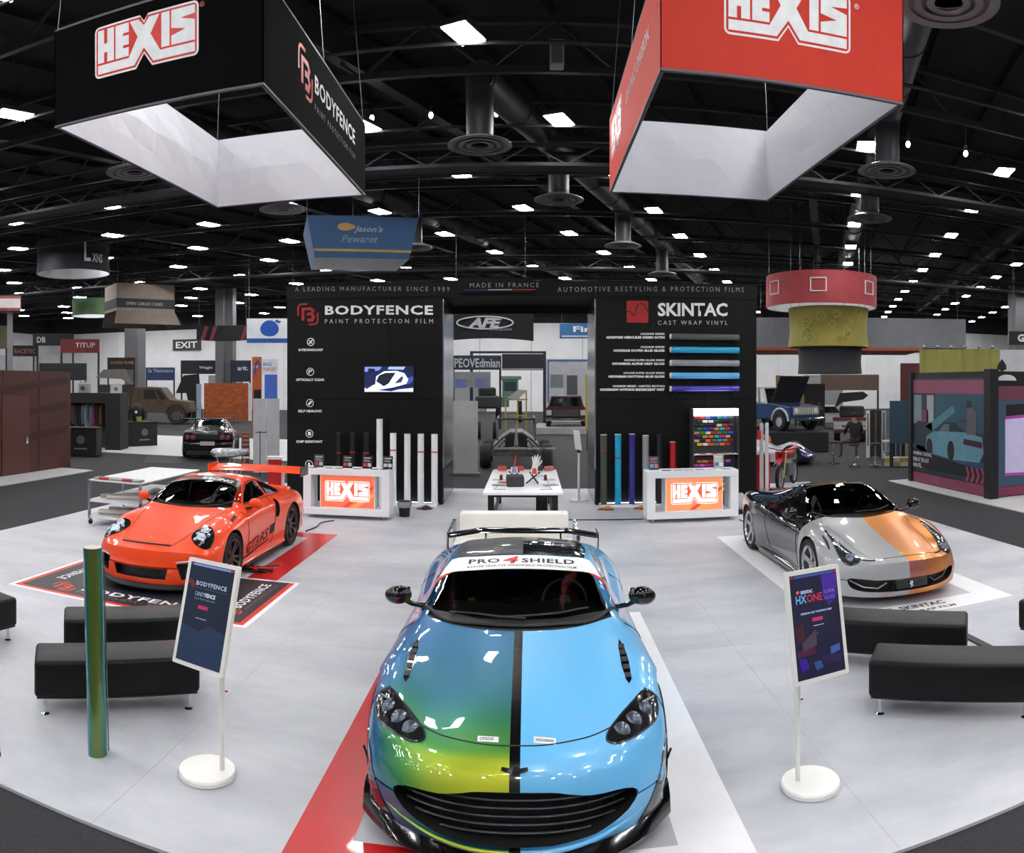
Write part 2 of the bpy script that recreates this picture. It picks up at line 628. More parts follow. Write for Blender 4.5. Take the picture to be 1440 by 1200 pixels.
# ducts with round diffusers
DUCTS = {'left': (-10.3, (17.6, 23.4, 31.4)), 'middle': (-1.3, (18.1, 23.5, 31.1, 38.9)), 'right': (9.4, (9.6, 18.0, 23.5))}
for nm, (xa, ys) in DUCTS.items():
    t = thing('air_duct', 'long round grey air duct with ceiling diffusers, %s of the three runs' % {'left': 'leftmost', 'middle': 'middle', 'right': 'rightmost'}[nm], 'air duct', (xa, 18, 10.2))
    f = lambda y: (SK * .93 * (y - 18), y - 18, 0)
    MB().cyl(f(ys[0] - .1), f(62), .42, 18).build('main_pipe', duct_m, t, smooth=.6)
    for k in range(20):
        y = ys[0] + k * 2.2
        MB().cyl(f(y), f(y + .08), .445, 18).build('joint_band', duct_m, t, smooth=.6)
    for y in ys:
        x, yy, _ = f(y)
        MB().tube([(x, yy, 0), (x, yy, -.4), (x, yy, -1.55)], .34, 16).build('drop_pipe', duct_m, t, smooth=.6)
        d = MB().lathe([(.3, .12), (.45, .1), (.78, -.03), (.8, -.06), (.74, -.06), (.42, .05)], 28, M=Matrix.Translation((x, yy, -1.6))).build('diffuser', mat('diffuser_metal', '#77777b', .45), t, smooth=.6)
        for r in (.22, .42, .62):
            MB().lathe([(r, -.055), (r + .1, -.075), (r + .12, -.055), (r + .02, -.03)], 28, M=Matrix.Translation((x, yy, -1.6)), closed=True).build('ring', mat('diffuser_metal', '#77777b', .45), d, smooth=.6)
sp = thing('ceiling_speaker', 'small pale box loudspeaker hung from the ceiling', 'speaker', at_r(783, 77, 16.5))
MB().box(-.16, .16, -.14, .14, -.3, .3).build('cabinet', mat('pale_speaker', '#8a8a8e', .6), sp, bevel=.03)
MB().box(-.12, .12, -.16, -.135, -.24, .24).build('grille', mat('speaker_grille', '#55555a', .8), sp)
MB().cyl((0, 0, .3), (0, 0, 1.4), .012, 6).build('hanger', lamp_h, sp)
# small spot bulbs strung along the truss
sb = None
NB = 0
for (px, py) in ((523, 166), (606, 162), (698, 160), (793, 161), (1277, 203), (1358, 216)):
    if sb is None:
        sb = thing('bulb_lamp', 'tiny bare white bulb hanging from a ceiling pipe', 'bulb', group='tiny bulbs along the ceiling pipe')
        MB().sphere((0, 0, 0), .06, .06, .09, 10, 6).build('bulb', mat('bulb_glow', '#ffffff', .5, emit=12, vary=0), sb, smooth=.8)
        MB().cyl((0, 0, .07), (0, 0, .22), .045, 8).build('socket', lamp_h, sb)
        MB().cyl((0, 0, .22), (0, 0, .9), .008, 5).build('cord', lamp_h, sb)
        o = sb
    else:
        o = copy_tree(sb)
    o.location = at_r(px, py, 19.8)
    o['label'] = ('leftmost', 'second', 'third', 'fourth', 'fifth', 'rightmost')[NB] + ' tiny bare white bulb hanging from the ceiling pipe'
    NB += 1


# ------------------------------------------------------------------ booth wall: two towers and a header
WY = 16.4
tower_m = mat('black_laminate', '#08080a', .5, vary=.15, scale=1.5, spec=.25)
edge_m = mat('tower_edge', '#121214', .5, spec=.25)
grey_print = mat('grey_print', '#c8c8cc', .5)
dim_print = mat('dim_print', '#8c8c90', .5)
XZ = ((1, 0, 0), (0, 0, 1))


def wf(px, py, off=.0):
    p = on_y(px, py, WY - off)
    return frame(p, *XZ)


def wall_text(s, px0, px1, py0, py1, m, parent, bold=.0, spacing=1.0, shear=0.0, off=.0):
    """letters between two pixel columns, baseline row py1, cap row py0, on the booth wall"""
    a, b = on_y(px0, py1, WY - off), on_y(px1, py1, WY - off)
    c = on_y(px0, py0, WY - off)
    return lettering(s, frame(a - parent.location, b - a, (0, 0, 1)), (b - a).length, c.z - a.z, m, parent, bold, spacing, shear, .004)


def tower(name, label, x0, x1):
    t = thing(name, label, 'display wall', (x0, WY, 0))
    w = x1 - x0
    n = 3
    for i in range(n):
        for (z0, z1) in ((0, 2.35), (2.358, 4.66)):
            MB().box(w * i / n + .003, w * (i + 1) / n - .003, 0, .06, z0, z1).build('wall_panel', tower_m, t)
    MB().box(.0, w, .06, 2.2, 0, 4.96).build('core', edge_m, t)
    MB().box(-.01, w + .01, -.02, 2.2, 4.66, 4.98).build('fascia', tower_m, t)
    return t


TL = tower('display_tower', 'tall black booth wall with the paint protection film lettering and a screen', -5.62, -1.98)
TR = tower('display_tower', 'tall black booth wall with five coloured film rolls mounted on it', 1.44, 5.16)
mirror_m = mat('polished_steel', '#dde0e6', .2, metal=1.0, vary=.1, scale=2)
for t, x in ((TL, 3.64), (TR, 0.0)):
    s = 1 if t is TL else -1
    for k in range(3):
        MB().box(min(x, x + s * .02), max(x, x + s * .02), .1 + k * .7, .1 + k * .7 + .69, .8, 4.6).build('mirror_panel', mirror_m, t)
    MB().box(min(x, x + s * .02), max(x, x + s * .02), .1, 2.2, 0, .78).build('kick_panel', mat('smoked_panel', '#4a4a4e', .12, vary=.05), t)
hd = thing('header_beam', 'black overhead beam joining the two booth walls', 'header', (-1.97, WY, 4.62))
MB().box(0, 3.4, .0, 2.2, .02, .36).build('beam', tower_m, hd)
MB().box(.35, 2.0, -.06, .0, .1, .42).build('title_plate', tower_m, hd)
MB().box(0, 3.4, 2.15, 2.2, -.16, .02).build('rear_valance', edge_m, hd)
wall_text('A LEADING MANUFACTURER SINCE 1989', 415, 632, 404, 410, dim_print, TL, spacing=1.5, off=.022)
a = on_y(661, 405, WY)
lettering('MADE IN FRANCE', frame((a.x + 1.97, -.06, a.z - 4.62), *XZ), 1.53, .1, dim_print, hd, spacing=1.4)
for k, c in enumerate(('#2a3c78', '#e0e0e2', '#b03028')):
    MB().box(.5 + k * .52, 1.02 + k * .52, -.064, -.06, .155, .17).build('tricolour_bar', mat('tricolour_%d' % k, c, .5), hd)
wall_text('AUTOMOTIVE RESTYLING & PROTECTION FILMS', 784, 1046, 404, 411, dim_print, TR, spacing=1.45, off=.022)

# left tower print
o = on_y(433, 442, WY)
fence_mark(TL, frame(o - TL.location, *XZ), .5, mat('brick_red_print', '#a01c20', .5), .004)
wall_text('BODYFENCE', 457, 609, 430, 443, WHITE, TL, bold=.03, spacing=1.12)
wall_text('PAINT PROTECTION FILM', 457, 609, 449, 455, grey_print, TL, spacing=1.7)
for i, (s, py, w) in enumerate((('X-TECHNOLOGY', 481, 35), ('OPTICALLY CLEAR', 523, 40), ('SELF HEALING', 567, 33), ('CHIP RESISTANT', 610, 37), ('HYDROPHOBIC', 653, 36))):
    c = on_y(437 - i * .6, py, WY)
    M = frame(c - TL.location, *XZ)
    mb = MB()
    strip(mb, arc(0, 0, .085, 0, 360, 24), .014, 0, .004, M)
    if i == 0:
        strip(mb, [(-.045, -.045), (.045, .045)], .03, 0, .004, M)
        strip(mb, [(-.045, .035), (.04, -.04)], .02, 0, .004, M)
    elif i == 1:
        strip(mb, arc(0, 0, .04, 20, 200, 8), .025, 0, .004, M)
        strip(mb, [(-.05, -.05), (.05, .05)], .016, 0, .004, M)
    elif i == 2:
        strip(mb, [(-.04, -.04), (.04, .04)], .05, 0, .004, M)
    elif i == 3:
        mb.prism([(-.04, -.035), (.03, -.045), (.045, 0), (.02, .045), (-.035, .04)], 0, .004, 0, M)
    else:
        mb.prism([(0, .055), (-.035, -.005), (-.025, -.04), (.025, -.04), (.035, -.005)], 0, .004, 0, M)
    mb.build('icon', WHITE, TL)
    wall_text(s, 437 - i * .6 - w / 2, 437 - i * .6 + w / 2, py + 9.5, py + 13, WHITE, TL, bold=.035)
# right tower print
o = on_y(896.5, 438.5, WY)
skintac_mark(TR, frame(o - TR.location, *XZ), .49, mat('brick_red_print', '#a01c20', .5), INK)
wall_text('SKINTAC', 925, 1023, 426, 445, WHITE, TR, bold=.03)
wall_text('CAST WRAP VINYL', 925, 1023, 451, 457, grey_print, TR, spacing=1.5)
ROLLS = [(473.5, 'HX20000 SERIES', 'HX20V28S HERCULES GREEN SATIN', 901, 853, '#4b5046', 'dark green satin'), (492, 'HX20000 SERIES', 'HX20S26B OUVEA BLUE GLOSS', 901, 863, '#1c9fca', 'turquoise'),
         (510.5, 'HXONE SUPER GLOSS SERIES', 'HXONE602 ALPINE GREY GLOSS', 878, 861, '#8d8d92', 'mid grey'), (528.5, 'HXONE SUPER GLOSS SERIES', 'HXONE600 DAYTONA BLUE GLOSS', 877, 856, '#5fabe2', 'pale blue'),
         (547, 'HX30000 SERIES - LIMITED EDITION', 'HX30S24W HYPNOS IRIDESCENT WET', 862, 844, '#4a3c9c', 'purple')]
core_m = mat('card_core', '#d8d2c6', .8)
for py, l1, l2, xa, xb, c, cn in ROLLS:
    wall_text(l1, xa, 934.5, py - 5.2, py - 2.4, WHITE, TR, bold=.03)
    wall_text(l2, xb, 934.5, py - .6, py + 2.9, WHITE, TR, bold=.05)
    p, q = on_y(942, py, WY - .11), on_y(1039, py, WY - .11)
    q.z = p.z
    t = thing('film_roll', '%s film roll mounted level on the right booth wall' % cn, 'film roll', p, 0, 'film rolls mounted on the booth wall')
    L = q.x - p.x
    m = iridescent('roll_purple', [(0, '#3a3fae'), (.5, '#5a3ba0'), (1, '#b06ab8')], .25, .6) if cn == 'purple' else mat('film_' + cn.replace(' ', '_'), c, .3 if 'satin' not in cn else .5, coat=.3, vary=.02)
    MB().cyl((.03, 0, 0), (L, 0, 0), .072, 22).build('film', m, t, smooth=.6)
    MB().cyl((0, 0, 0), (.03, 0, 0), .064, 18).build('core', core_m, t, smooth=.6)
    for k in (.12, L - .12):
        MB().box(k - .015, k + .015, -.06, .085, -.09, -.07).build('bracket', steel_paint, t)

# screen on the left tower
p, q = on_y(511, 553, WY - .05), on_y(583, 514, WY - .05)
tv = thing('wall_screen', 'flat screen on the left booth wall showing a white striped sports car', 'screen', (p.x, WY - .05, p.z))
w, h = q.x - p.x, q.z - p.z
MB().box(0, w, 0, .05, 0, h).build('casing', mat('screen_casing', '#0a0a0b', .35), tv, bevel=.008)
S = lambda c, e=1.0: mat('screen_' + c[1:], c, .3, emit=e, vary=.0)
M = frame((.03, -.001, .03), *XZ)
pw, ph = w - .06, h - .06
pic = MB().prism([(0, 0), (pw, 0), (pw, ph), (0, ph)], 0, .001, 0, M).build('picture', S('#1b2450', .6), tv)


def pane(poly, c, name='picture_shape', lv=.002, parent=None, fr=None, sx=None, sy=None, e=.9):
    sx, sy = sx or pw, sy or ph
    return MB().prism([(x * sx, y * sy) for x, y in poly], lv - .001, lv, 0, fr or M).build(name, S(c, e), parent or pic)


pane([(0, 0), (1, 0), (1, .16), (.7, .1), (.55, .02), (0, .12)], '#c8d4ee')
pane([(0, .16), (.22, .3), (.24, .62), (.4, .82), (.66, .84), (.82, .74), (.9, .5), (.86, .32), (.6, .18), (.3, .08), (.02, .0), (0, .0)], '#dfe7fa', lv=.003)
pane([(.24, .42), (.3, .66), (.44, .76), (.64, .76), (.5, .34), (.4, .22)], '#16202c', lv=.004)
pane([(.62, .34), (.76, .62), (.8, .6), (.76, .38)], '#2c3a5c', lv=.004)
pane([(.04, .1), (.2, .3), (.17, .34), (0, .2)], '#20284a', lv=.004)
pane([(.55, .28), (.68, .74), (.66, .75), (.52, .3)], '#eef2ff', lv=.005)
pane([(0, .8), (.3, .86), (.36, 1), (0, 1)], '#6f86cc', lv=.002)
pane([(.48, .9), (.8, .88), (.84, 1), (.5, 1)], '#9db0e6', lv=.002)
pane([(.06, .72), (.2, .78), (.22, .92), (.08, .94)], '#0e1630', lv=.003)
pane([(.84, .36), (.9, .3), (1, .44), (1, .62), (.88, .56)], '#3a4a9c', lv=.002)
pane([(.83, .88), (.97, .9), (.97, .97), (.83, .96)], '#101830', lv=.003)

# tubes standing along both towers
led_m = mat('led_strip', '#eaf4ff', .4, emit=14, vary=0)
plinth_m = mat('white_plinth', '#e8eaee', .4)


def tube_roll(px, top, c, cn, label, ring=None, m=None, Y=WY - .24, rz=.071, base_y=.052, base=None):
    b = on_y(px, 700, Y)
    z1 = on_y(px, top, Y).z
    t = thing('film_tube', label, 'film tube', (b.x, Y, base_y), 0, 'film tubes standing along the booth wall')
    m = m or mat('film_' + cn, c, .35, coat=.2, vary=.02)
    MB().cyl((0, 0, 0), (0, 0, z1 - base_y), rz, 20).build('film', m, t, smooth=.6)
    MB().lathe([(rz - .012, 0), (rz + .001, 0), (rz + .001, .012), (rz - .012, .012)], 20, closed=True, M=Matrix.Translation((0, 0, z1 - base_y))).build('core', core_m if cn != 'gloss_black' else mat('dark_core', '#3a3a3c', .6), t, smooth=.6)
    if ring:
        zr = on_y(px, ring, Y).z - base_y
        MB().lathe([(rz, -.012), (rz + .005, -.012), (rz + .005, .012), (rz, .012)], 20, closed=True, M=Matrix.Translation((0, 0, zr))).build('band', mat('red_band', '#b3202a', .4), t, smooth=.6)
    return t


for i, (px, top, ring) in enumerate(((476.7, 609, 637), (496, 609, 636), (515, 609, 637))):
    tube_roll(px, top, '#121214', 'gloss_black', '%s black film tube with a red band against the left booth wall' % ('leftmost', 'middle', 'right-hand')[i], ring)
wl = ['tallest white film tube behind the left counter', 'white film tube with red band just beside the tallest white tube', 'plain white film tube, third of the five white ones', 'white film tube with red band, second from the passage', 'white film tube with red band nearest the passage']
for i, (px, top, ring) in enumerate(((533.8, 590, None), (553, 610, 633), (572.8, 611, None), (591.7, 611, 635.5), (611, 611.5, 635.7))):
    tube_roll(px, top, '#f0f0f0', 'white', wl[i], ring)
hyp = iridescent('tube_purple', [(0, '#2b2f9e'), (.55, '#4a2f98'), (1, '#d0808c')], .25, .6)
for px, top, c, cn, lb, ring in ((849, 612, '#434a3c', 'olive', 'dark olive green film tube at the passage end of the right wall', 634), (869, 611.5, '#17a0cc', 'turquoise', 'turquoise film tube on the right wall plinth', 644),
                                 (888.5, 611, '#2b2f9e', 'violet', 'violet colour-shifting film tube on the right wall plinth', None), (907.8, 613, '#8f8f94', 'grey', 'grey film tube behind the right counter', None),
                                 (927, 612.5, '#121214', 'gloss_black', 'gloss black film tube behind the right counter', None), (946.3, 622, '#b0141c', 'red', 'short red film tube behind the right counter', None)):
    tube_roll(px, top, c, cn, lb, ring, hyp if cn == 'violet' else None)
for (xa, xb, lb) in ((-4.4, -2.06, 'low white lit plinth strip under the left film tubes'), (1.5, 3.35, 'low white lit plinth strip under the right film tubes')):
    t = thing('light_plinth', lb, 'plinth', (xa, WY - .4, 0))
    MB().box(0, xb - xa, .0, .38, 0, .05).build('base', plinth_m, t, bevel=.01)
    MB().box(.03, xb - xa - .03, .335, .365, .046, .0512).build('led_strip', led_m, t)
glove_r = mat('red_cloth', '#a8241c', .8)
glove_y = mat('amber_cloth', '#c8882c', .8)
for (px, py, lb) in ((605, 707, 'dark red and black folded leaflet rest at the left plinth end'), (846, 707, 'red and amber cleaning cloths at the plinth corner by the passage'), (894, 707, 'red and amber cleaning cloths in front of the violet tube')):
    p = ground(px, py)
    t = thing('cloth_bundle', lb, 'cloth', (p.x, min(p.y, WY - .62), 0))
    MB().grid(lambda u, v: ((u - .5) * .34, (v - .5) * .2, .012 + .045 * math.sin(PI * u) * math.sin(PI * v) + .012 * math.sin(9 * u + 5 * v)), 10, 8).build('cloth', glove_r if px > 700 else mat('dark_red_card', '#6a1c18', .5), t, smooth=1.2)
    MB().grid(lambda u, v: ((u - .35) * .22, (v - .6) * .14, .03 + .05 * math.sin(PI * u) * math.sin(PI * v) + .008 * math.sin(12 * v)), 8, 8).build('cloth', glove_y if px > 700 else mat('black_card', '#18181a', .5), t, smooth=1.2)

# swatch rack
sw = thing('swatch_rack', 'tall dark rack of colour sample chips with a lit white header', 'sample rack', (on_y(974, 700, 15.95).x, 15.95, 0))
xr = on_y(1039.5, 700, 15.95).x - sw.location.x
zt = on_y(1000, 575, 15.95).z
Z = lambda py: on_y(1000, py, 15.95).z
rack_m = mat('rack_graphite', '#2e3138', .5)
MB().box(0, .03, 0, .34, 0, zt).build('side_panel', rack_m, sw)
MB().box(xr - .03, xr, 0, .34, 0, zt).build('side_panel', rack_m, sw)
MB().box(.03, xr - .03, .2, .23, 0, zt).build('back_board', rack_m, sw)
MB().box(.03, xr - .03, .0, .3, 0, .08).build('base', rack_m, sw)
hb = MB().box(.02, xr - .02, -.02, .2, Z(585), zt).build('light_header', mat('header_glow', '#ffffff', .5, emit=3.2, vary=0), sw, bevel=.005)
MB().box(.03, xr - .03, -.05, .2, Z(641.5), Z(639)).build('shelf', plinth_m, sw)
MB().box(.03, xr - .03, -.05, -.045, Z(641.5), Z(639.6)).build('price_strip', REDP, sw)
rows = [(588, 0, ['#a03038', '#c04048', '#6078b0', '#2838a0', '#2c9070', '#3c74b8', '#6c5850']),
        (593.5, 1, ['#3c342c', '#e8e8e8', '#ccccd0', '#34322f', '#17171a', '#141416']),
        (599, 0, ['#101030', '#20281f', '#151515', '#101012', '#c8c8cc', '#b01420', '#44464a']),
        (604.3, 1, ['#108018', '#1040b8', '#4c1080', '#b08818', '#18a0a0', '#d01868']),
        (609.7, 0, ['#c89068', '#408018', '#ccccd4', '#a81020', '#606264', '#108010', '#1060d0']),
        (615, 1, ['#480c78', '#d09818', '#e06810', '#18b0a8', '#d02070', '#d8a080']),
        (620.6, 0, ['#e0c090', '#141218', '#d86048', '#587030', '#3c98d8', '#848088', '#b01014']),
        (626, 1, ['#f8d000', '#f0f0f0', '#f05818', '#686a5c', '#e07810', '#c81014']),
        (650, 1, ['#f08020', '#f09840', '#d81820', '#e8e8e8', '#783020', '#d878d0']),
        (655.5, 0, ['#f060b8', '#e880e0', '#d020a8', '#b81c50', '#888890', '#2018a0', '#18181c']),
        (676, 1, ['#2060c0', '#20a048', '#484c44', '#383838', '#18b050', '#202020']), (683, 0, ['#c8a020', '#101010', '#3838a0', '#a04818', '#808080', '#d8c020', '#c8c8c8']), (690, 1, ['#f0f0f0', '#303030', '#c04060', '#107050', '#e0d820', '#f4f4f4'])]
chips = {}
for py, odd, cs in rows:
    n = len(cs)
    for i, c in enumerate(cs):
        x = .075 + (i + (.5 if odd else 0)) * (xr - .15 + .0) / 7
        z = Z(py)
        if (odd, 'c') not in chips:
            chips[(odd, 'c')] = 1
        o = MB().box(0, .115, 0, .025, 0, .058).build('colour_chip', mat('chip_' + c[1:], c, .3, coat=.4, vary=.02), sw, (x, .17, z - .03), bevel=.006, segs=1)
for i, (c, x) in enumerate((('#e8e8e8', .05), ('#c03028', .2), ('#e8c8b8', .32), ('#a81818', .45), ('#48a048', .6), ('#d85030', .72), ('#7890b0', .84))):
    MB().box(0, .11, 0, .16, 0, .012).build('leaflet', mat('leaflet_' + c[1:], c, .5), sw, (x, -.03, Z(639) + .001 + .0005 * i))

# counters
counter_m = mat('white_laminate', '#f4f5f8', .3, vary=.015, scale=2)
panel_o = mat('orange_lightbox', '#f08a58', .4, emit=.5, vary=.0, ecol='#f59a68')
panel_o2 = mat('orange_lightbox_deep', '#d84838', .4, emit=.3, vary=.0, ecol='#e05040')
panel_o3 = mat('orange_lightbox_light', '#f8a850', .4, emit=.35, vary=.0, ecol='#f8a050')
logo_w = mat('lightbox_white', '#ffffff', .4, emit=.5, vary=0)
logo_l = mat('lightbox_line', '#e0603c', .4, emit=.22, vary=0, ecol='#e8704c')
logo_f = mat('lightbox_field', '#ee6a3c', .4, emit=.25, vary=0, ecol='#f07a48')


def counter(label, x0, x1, y0, d, pfrac, orange):
    t = thing('counter', label, 'counter', (x0, y0, 0))
    w = x1 - x0
    z0, z1, tb = .075, 1.0, .13
    MB().box(0, w, 0, d, z1 - tb, z1).build('top_board', counter_m, t, bevel=.006)
    MB().box(0, w, 0, d, z0, z0 + .14).build('bottom_board', counter_m, t, bevel=.006)
    MB().box(0, .16, 0.002, d, z0 + .14, z1 - tb).build('side_board', counter_m, t)
    MB().box(w - .16, w, 0.002, d, z0 + .14, z1 - tb).build('side_board', counter_m, t)
    a, b = w * pfrac[0], w * pfrac[1]
    box = MB().box(a, b, .06, d - .02, z0 + .14, z1 - tb).build('light_box', counter_m, t)
    MB().box(a + .02, b - .02, .05, .062, z0 + .155, z1 - tb - .015).build('lit_panel', orange, box)
    M = frame((a + .02, .05, z0 + .155), *XZ)
    pw_, ph_ = b - a - .04, z1 - tb - .015 - z0 - .155
    mb = MB()
    q = lambda pts: [(x * pw_, y * ph_) for x, y in pts]
    mb.prism(q([(.4, .0), (.5, .0), (.72, .3), (.6, .26)]), 0, .001, 0, M)
    mb.prism(q([(.88, .5), (.995, .62), (.995, .72), (.88, .6)]), 0, .001, 0, M)
    mb.prism(q([(.55, .005), (.68, .005), (.995, .35), (.995, .5)]), 0, .0008, 1, M)
    mb.build('panel_stripe', [panel_o2, panel_o3], box)
    hexis(box, frame(((a + b) / 2, .049, (z0 + .155 + z1 - tb - .015) / 2 + .01), *XZ), pw_ * .84, [logo_w, logo_l, logo_f, logo_w])
    for x in (.12, w - .12):
        for y in (.06, d - .06):
            MB().cyl((x, y, 0), (x, y, z0), .02, 10).build('foot', mat('alu', '#b8babd', .3, metal=.9), t)
    return t


CL = counter('white counter with lit red-orange logo panel beside the orange car', -4.54, -2.77, 14.26, .48, (.19, .83), mat('red_orange_lightbox', '#ee6a48', .4, emit=.42, vary=0, ecol='#f0805c'))
CR = counter('white counter with lit pale orange logo panel beside the two-tone car', 2.23, 4.06, 14.1, .5, (.2, .835), panel_o)
clear = mat('acrylic', '#ffffff', .12, trans=1.0, vary=0, ior=1.2, alpha=.35)


def placard(label, x, y, z, c, c2, rz=0, w=.2, h=.26, accent='#c83028'):
    t = thing('leaflet_holder', label, 'leaflet holder', (x, y, z), rz)
    tilt = Matrix.Rotation(-.22, 4, 'X')
    MB().box(-w / 2, w / 2, 0, .006, 0, h, M=tilt).build('card', mat('card_' + c[1:], c, .25), t)
    MB().box(-w / 2 - .004, w / 2 + .004, -.008, -.002, 0.0, h, M=tilt).build('acrylic_front', clear, t)
    MB().box(-w / 2 - .004, w / 2 + .004, -.008, .11, 0, .004).build('acrylic_foot', clear, t)
    F = tilt @ frame((-w / 2, -.0005, 0), *XZ)
    mb = MB()
    mb.prism([(w * .15, h * .78), (w * .85, h * .78), (w * .85, h * .86), (w * .15, h * .86)], 0, .001, 0, F)
    mb.prism([(w * .15, h * .55), (w * .8, h * .55), (w * .8, h * .58), (w * .15, h * .58)], 0, .001, 0, F)
    mb.prism([(w * .15, h * .64), (w * .7, h * .64), (w * .7, h * .67), (w * .15, h * .67)], 0, .001, 0, F)
    mb.prism([(w * .1, h * .15), (w * .48, h * .2), (w * .48, h * .42), (w * .1, h * .42)], 0, .001, 1, F)
    mb.prism([(w * .56, h * .15), (w * .9, h * .15), (w * .9, h * .4), (w * .56, h * .44)], 0, .001, 0, F)
    mb.build('print', [mat('card_' + c2[1:], c2, .4), mat('card_' + accent[1:], accent, .4)], t)
    return t


for i, (px, c, c2, lb) in enumerate(((449, '#5c5a58', '#c8c8c8', 'leftmost grey leaflet holder on the left counter'), (489.5, '#262628', '#b8b8b8', 'dark leaflet holder with red picture, second on the left counter'), (517, '#2a2a2e', '#d0c8c8', 'dark leaflet holder with a red lower edge, third on the left counter'), (545.5, '#202124', '#f0f0f0', 'black leaflet holder with a white square at the counter end'))):
    p = on_y(px, 657, 14.5)
    placard(lb, p.x, 14.45, 1.0, c, c2, (.1, .05, .08, -.05)[i], accent='#d03828' if i in (0, 1, 2) else '#e0e0e0')
for i, px in enumerate((440, 463, 477, 502, 527, 540)):
    p = on_y(px, 659, 14.36)
    NTH = ('leftmost', 'second', 'third', 'fourth', 'fifth', 'rightmost')[i]
    tag(MB().box(-.08, .08, -.05, .05, 0, .006).build('leaflet', mat('leaflet_dark', '#3c3c40', .4), None, (p.x, 14.36, 1.0), (0, 0, .1 * i - .2)), NTH + ' small dark leaflet lying on the left white counter top', 'leaflet', 'leaflets lying on the left counter')
p = on_y(920, 661, 14.4)
placard('colourful blue and orange leaflet holder on the right counter', p.x, 14.4, 1.0, '#4a5078', '#d88850', .1, .2, .27, '#58b0d8')
p = on_y(1011, 660, 14.4)
placard('clear leaflet holder with white cards in front of the sample rack', p.x, 14.4, 1.0, '#c8cac8', '#f4f4f4', -.05, .2, .28, '#3c8ca8')
for i, (px, c) in enumerate(((937, '#18181a'), (953, '#a8a69c'), (968, '#b4bac8'), (984, '#8890a8'), (1000, '#b8b4ac'), (1020, '#98a0a8'))):
    p = on_y(px, 662.5, 14.28)
    tag(MB().box(-.09, .09, -.07, .07, 0, .006).build('leaflet', mat('leaflet_' + c[1:], c, .4), None, (p.x, 14.26, 1.0), (0, 0, .06 * i - .15)),
        ('black', 'beige', 'pale blue', 'slate blue', 'sand', 'grey blue')[i] + ' leaflet in the row on the right white counter', 'leaflet', 'leaflets lying on the right counter')
# bins and bag
p = ground(563, 728)
t = thing('waste_bin', 'small black waste bin with a clear liner beside the left counter', 'waste bin', (p.x + .06, p.y + .15, 0))
MB().lathe([(.105, 0), (.13, .3), (.138, .31), (.13, .3), (.1, .01)], 20).build('bucket', mat('black_plastic', '#161618', .45), t, smooth=.6)
MB().lathe([(.134, .2), (.15, .31), (.155, .29), (.15, .24), (.137, .19)], 20, closed=True).build('liner', mat('bin_liner', '#a8a8ac', .25, alpha=.8), t, smooth=1)
p = ground(1045, 724)
t = thing('plastic_bag', 'crumpled clear plastic bag on the floor behind the right counter end', 'bag', (p.x, p.y + .2, 0))
MB().grid(lambda u, v: ((.13 + .03 * math.sin(17 * u + 5 * v)) * math.cos(2 * PI * u) * math.sin(PI * (.1 + .88 * v)) ** .6, (.12 + .03 * math.sin(11 * u)) * math.sin(2 * PI * u) * math.sin(PI * (.1 + .88 * v)) ** .6, .42 * v + .012 * math.sin(14 * u)), 22, 10, closed_u=True).build('bag', mat('bag_film', '#c4c6ca', .2, alpha=.75), t, smooth=1.2)
MB().box(-.15, .2, -.14, .1, 0, .1).build('tray', mat('black_plastic', '#161618', .45), t)


# ------------------------------------------------------------------ the two big hanging signs
liner_m = mat('sign_liner', '#f6f6fc', .75, vary=.01)
lin_nt, lin_b = nodes_of(liner_m)
cable_m = mat('steel_cable', '#6a6a6e', .4, metal=.6)


def hanging_sign(label, x0, x1, y0, y1, z0, z1, cloth):
    t = thing('hanging_sign', label, 'hanging sign', ((x0 + x1) / 2, (y0 + y1) / 2, z0))
    a, b, h = (x1 - x0) / 2, (y1 - y0) / 2, z1 - z0
    th = .05
    sides = (((-a, -b), (a, -b), (0, -1)), ((a, -b), (a, b), (1, 0)), ((a, b), (-a, b), (0, 1)), ((-a, b), (-a, -b), (-1, 0)))
    for (p, q, n) in sides:
        p, q = Vector((*p, 0)), Vector((*q, 0))
        L = (q - p).length
        M = frame(p, q - p, (0, 0, 1))                          # normal points outwards
        MB().prism([(0, 0), (L, 0), (L, h), (0, h)], -.012, 0, 0, M).build('fabric_panel', cloth, t)
        # inside lining: fabric pulled over a frame, shallow folded facets

        def fn(u, v, L=L, M=M):
            du = min(u, 1 - u) * 2
            f = abs(((u * 2) % 1) - .5) * 2
            z = -th - .15 * (1 - abs(v - f)) * (1 - abs(2 * v - 1)) * min(1, du * 3)
            return M @ Vector((.03 + u * (L - .06), .012 + v * (h - .024), z))
        MB().grid(fn, 8, 4).build('lining', liner_m, t)
        MB().bar(M @ Vector((0, .015, -.02)), M @ Vector((L, .015, -.02)), .045, .03).build('frame_tube', mat('sign_frame', '#5c5c64', .5), t)
        MB().bar(M @ Vector((0, h - .015, -.02)), M @ Vector((L, h - .015, -.02)), .045, .03).build('frame_tube', mat('sign_frame', '#5c5c64', .5), t)
    for sx in (-1, 1):
        for sy in (-1, 0, 1):
            MB().cyl((sx * (a - .03), sy * (b - .03), h), (sx * (a - .3), sy * (b - .3), 11.58 - z0), .008, 5).build('cable', cable_m, t)
    return t


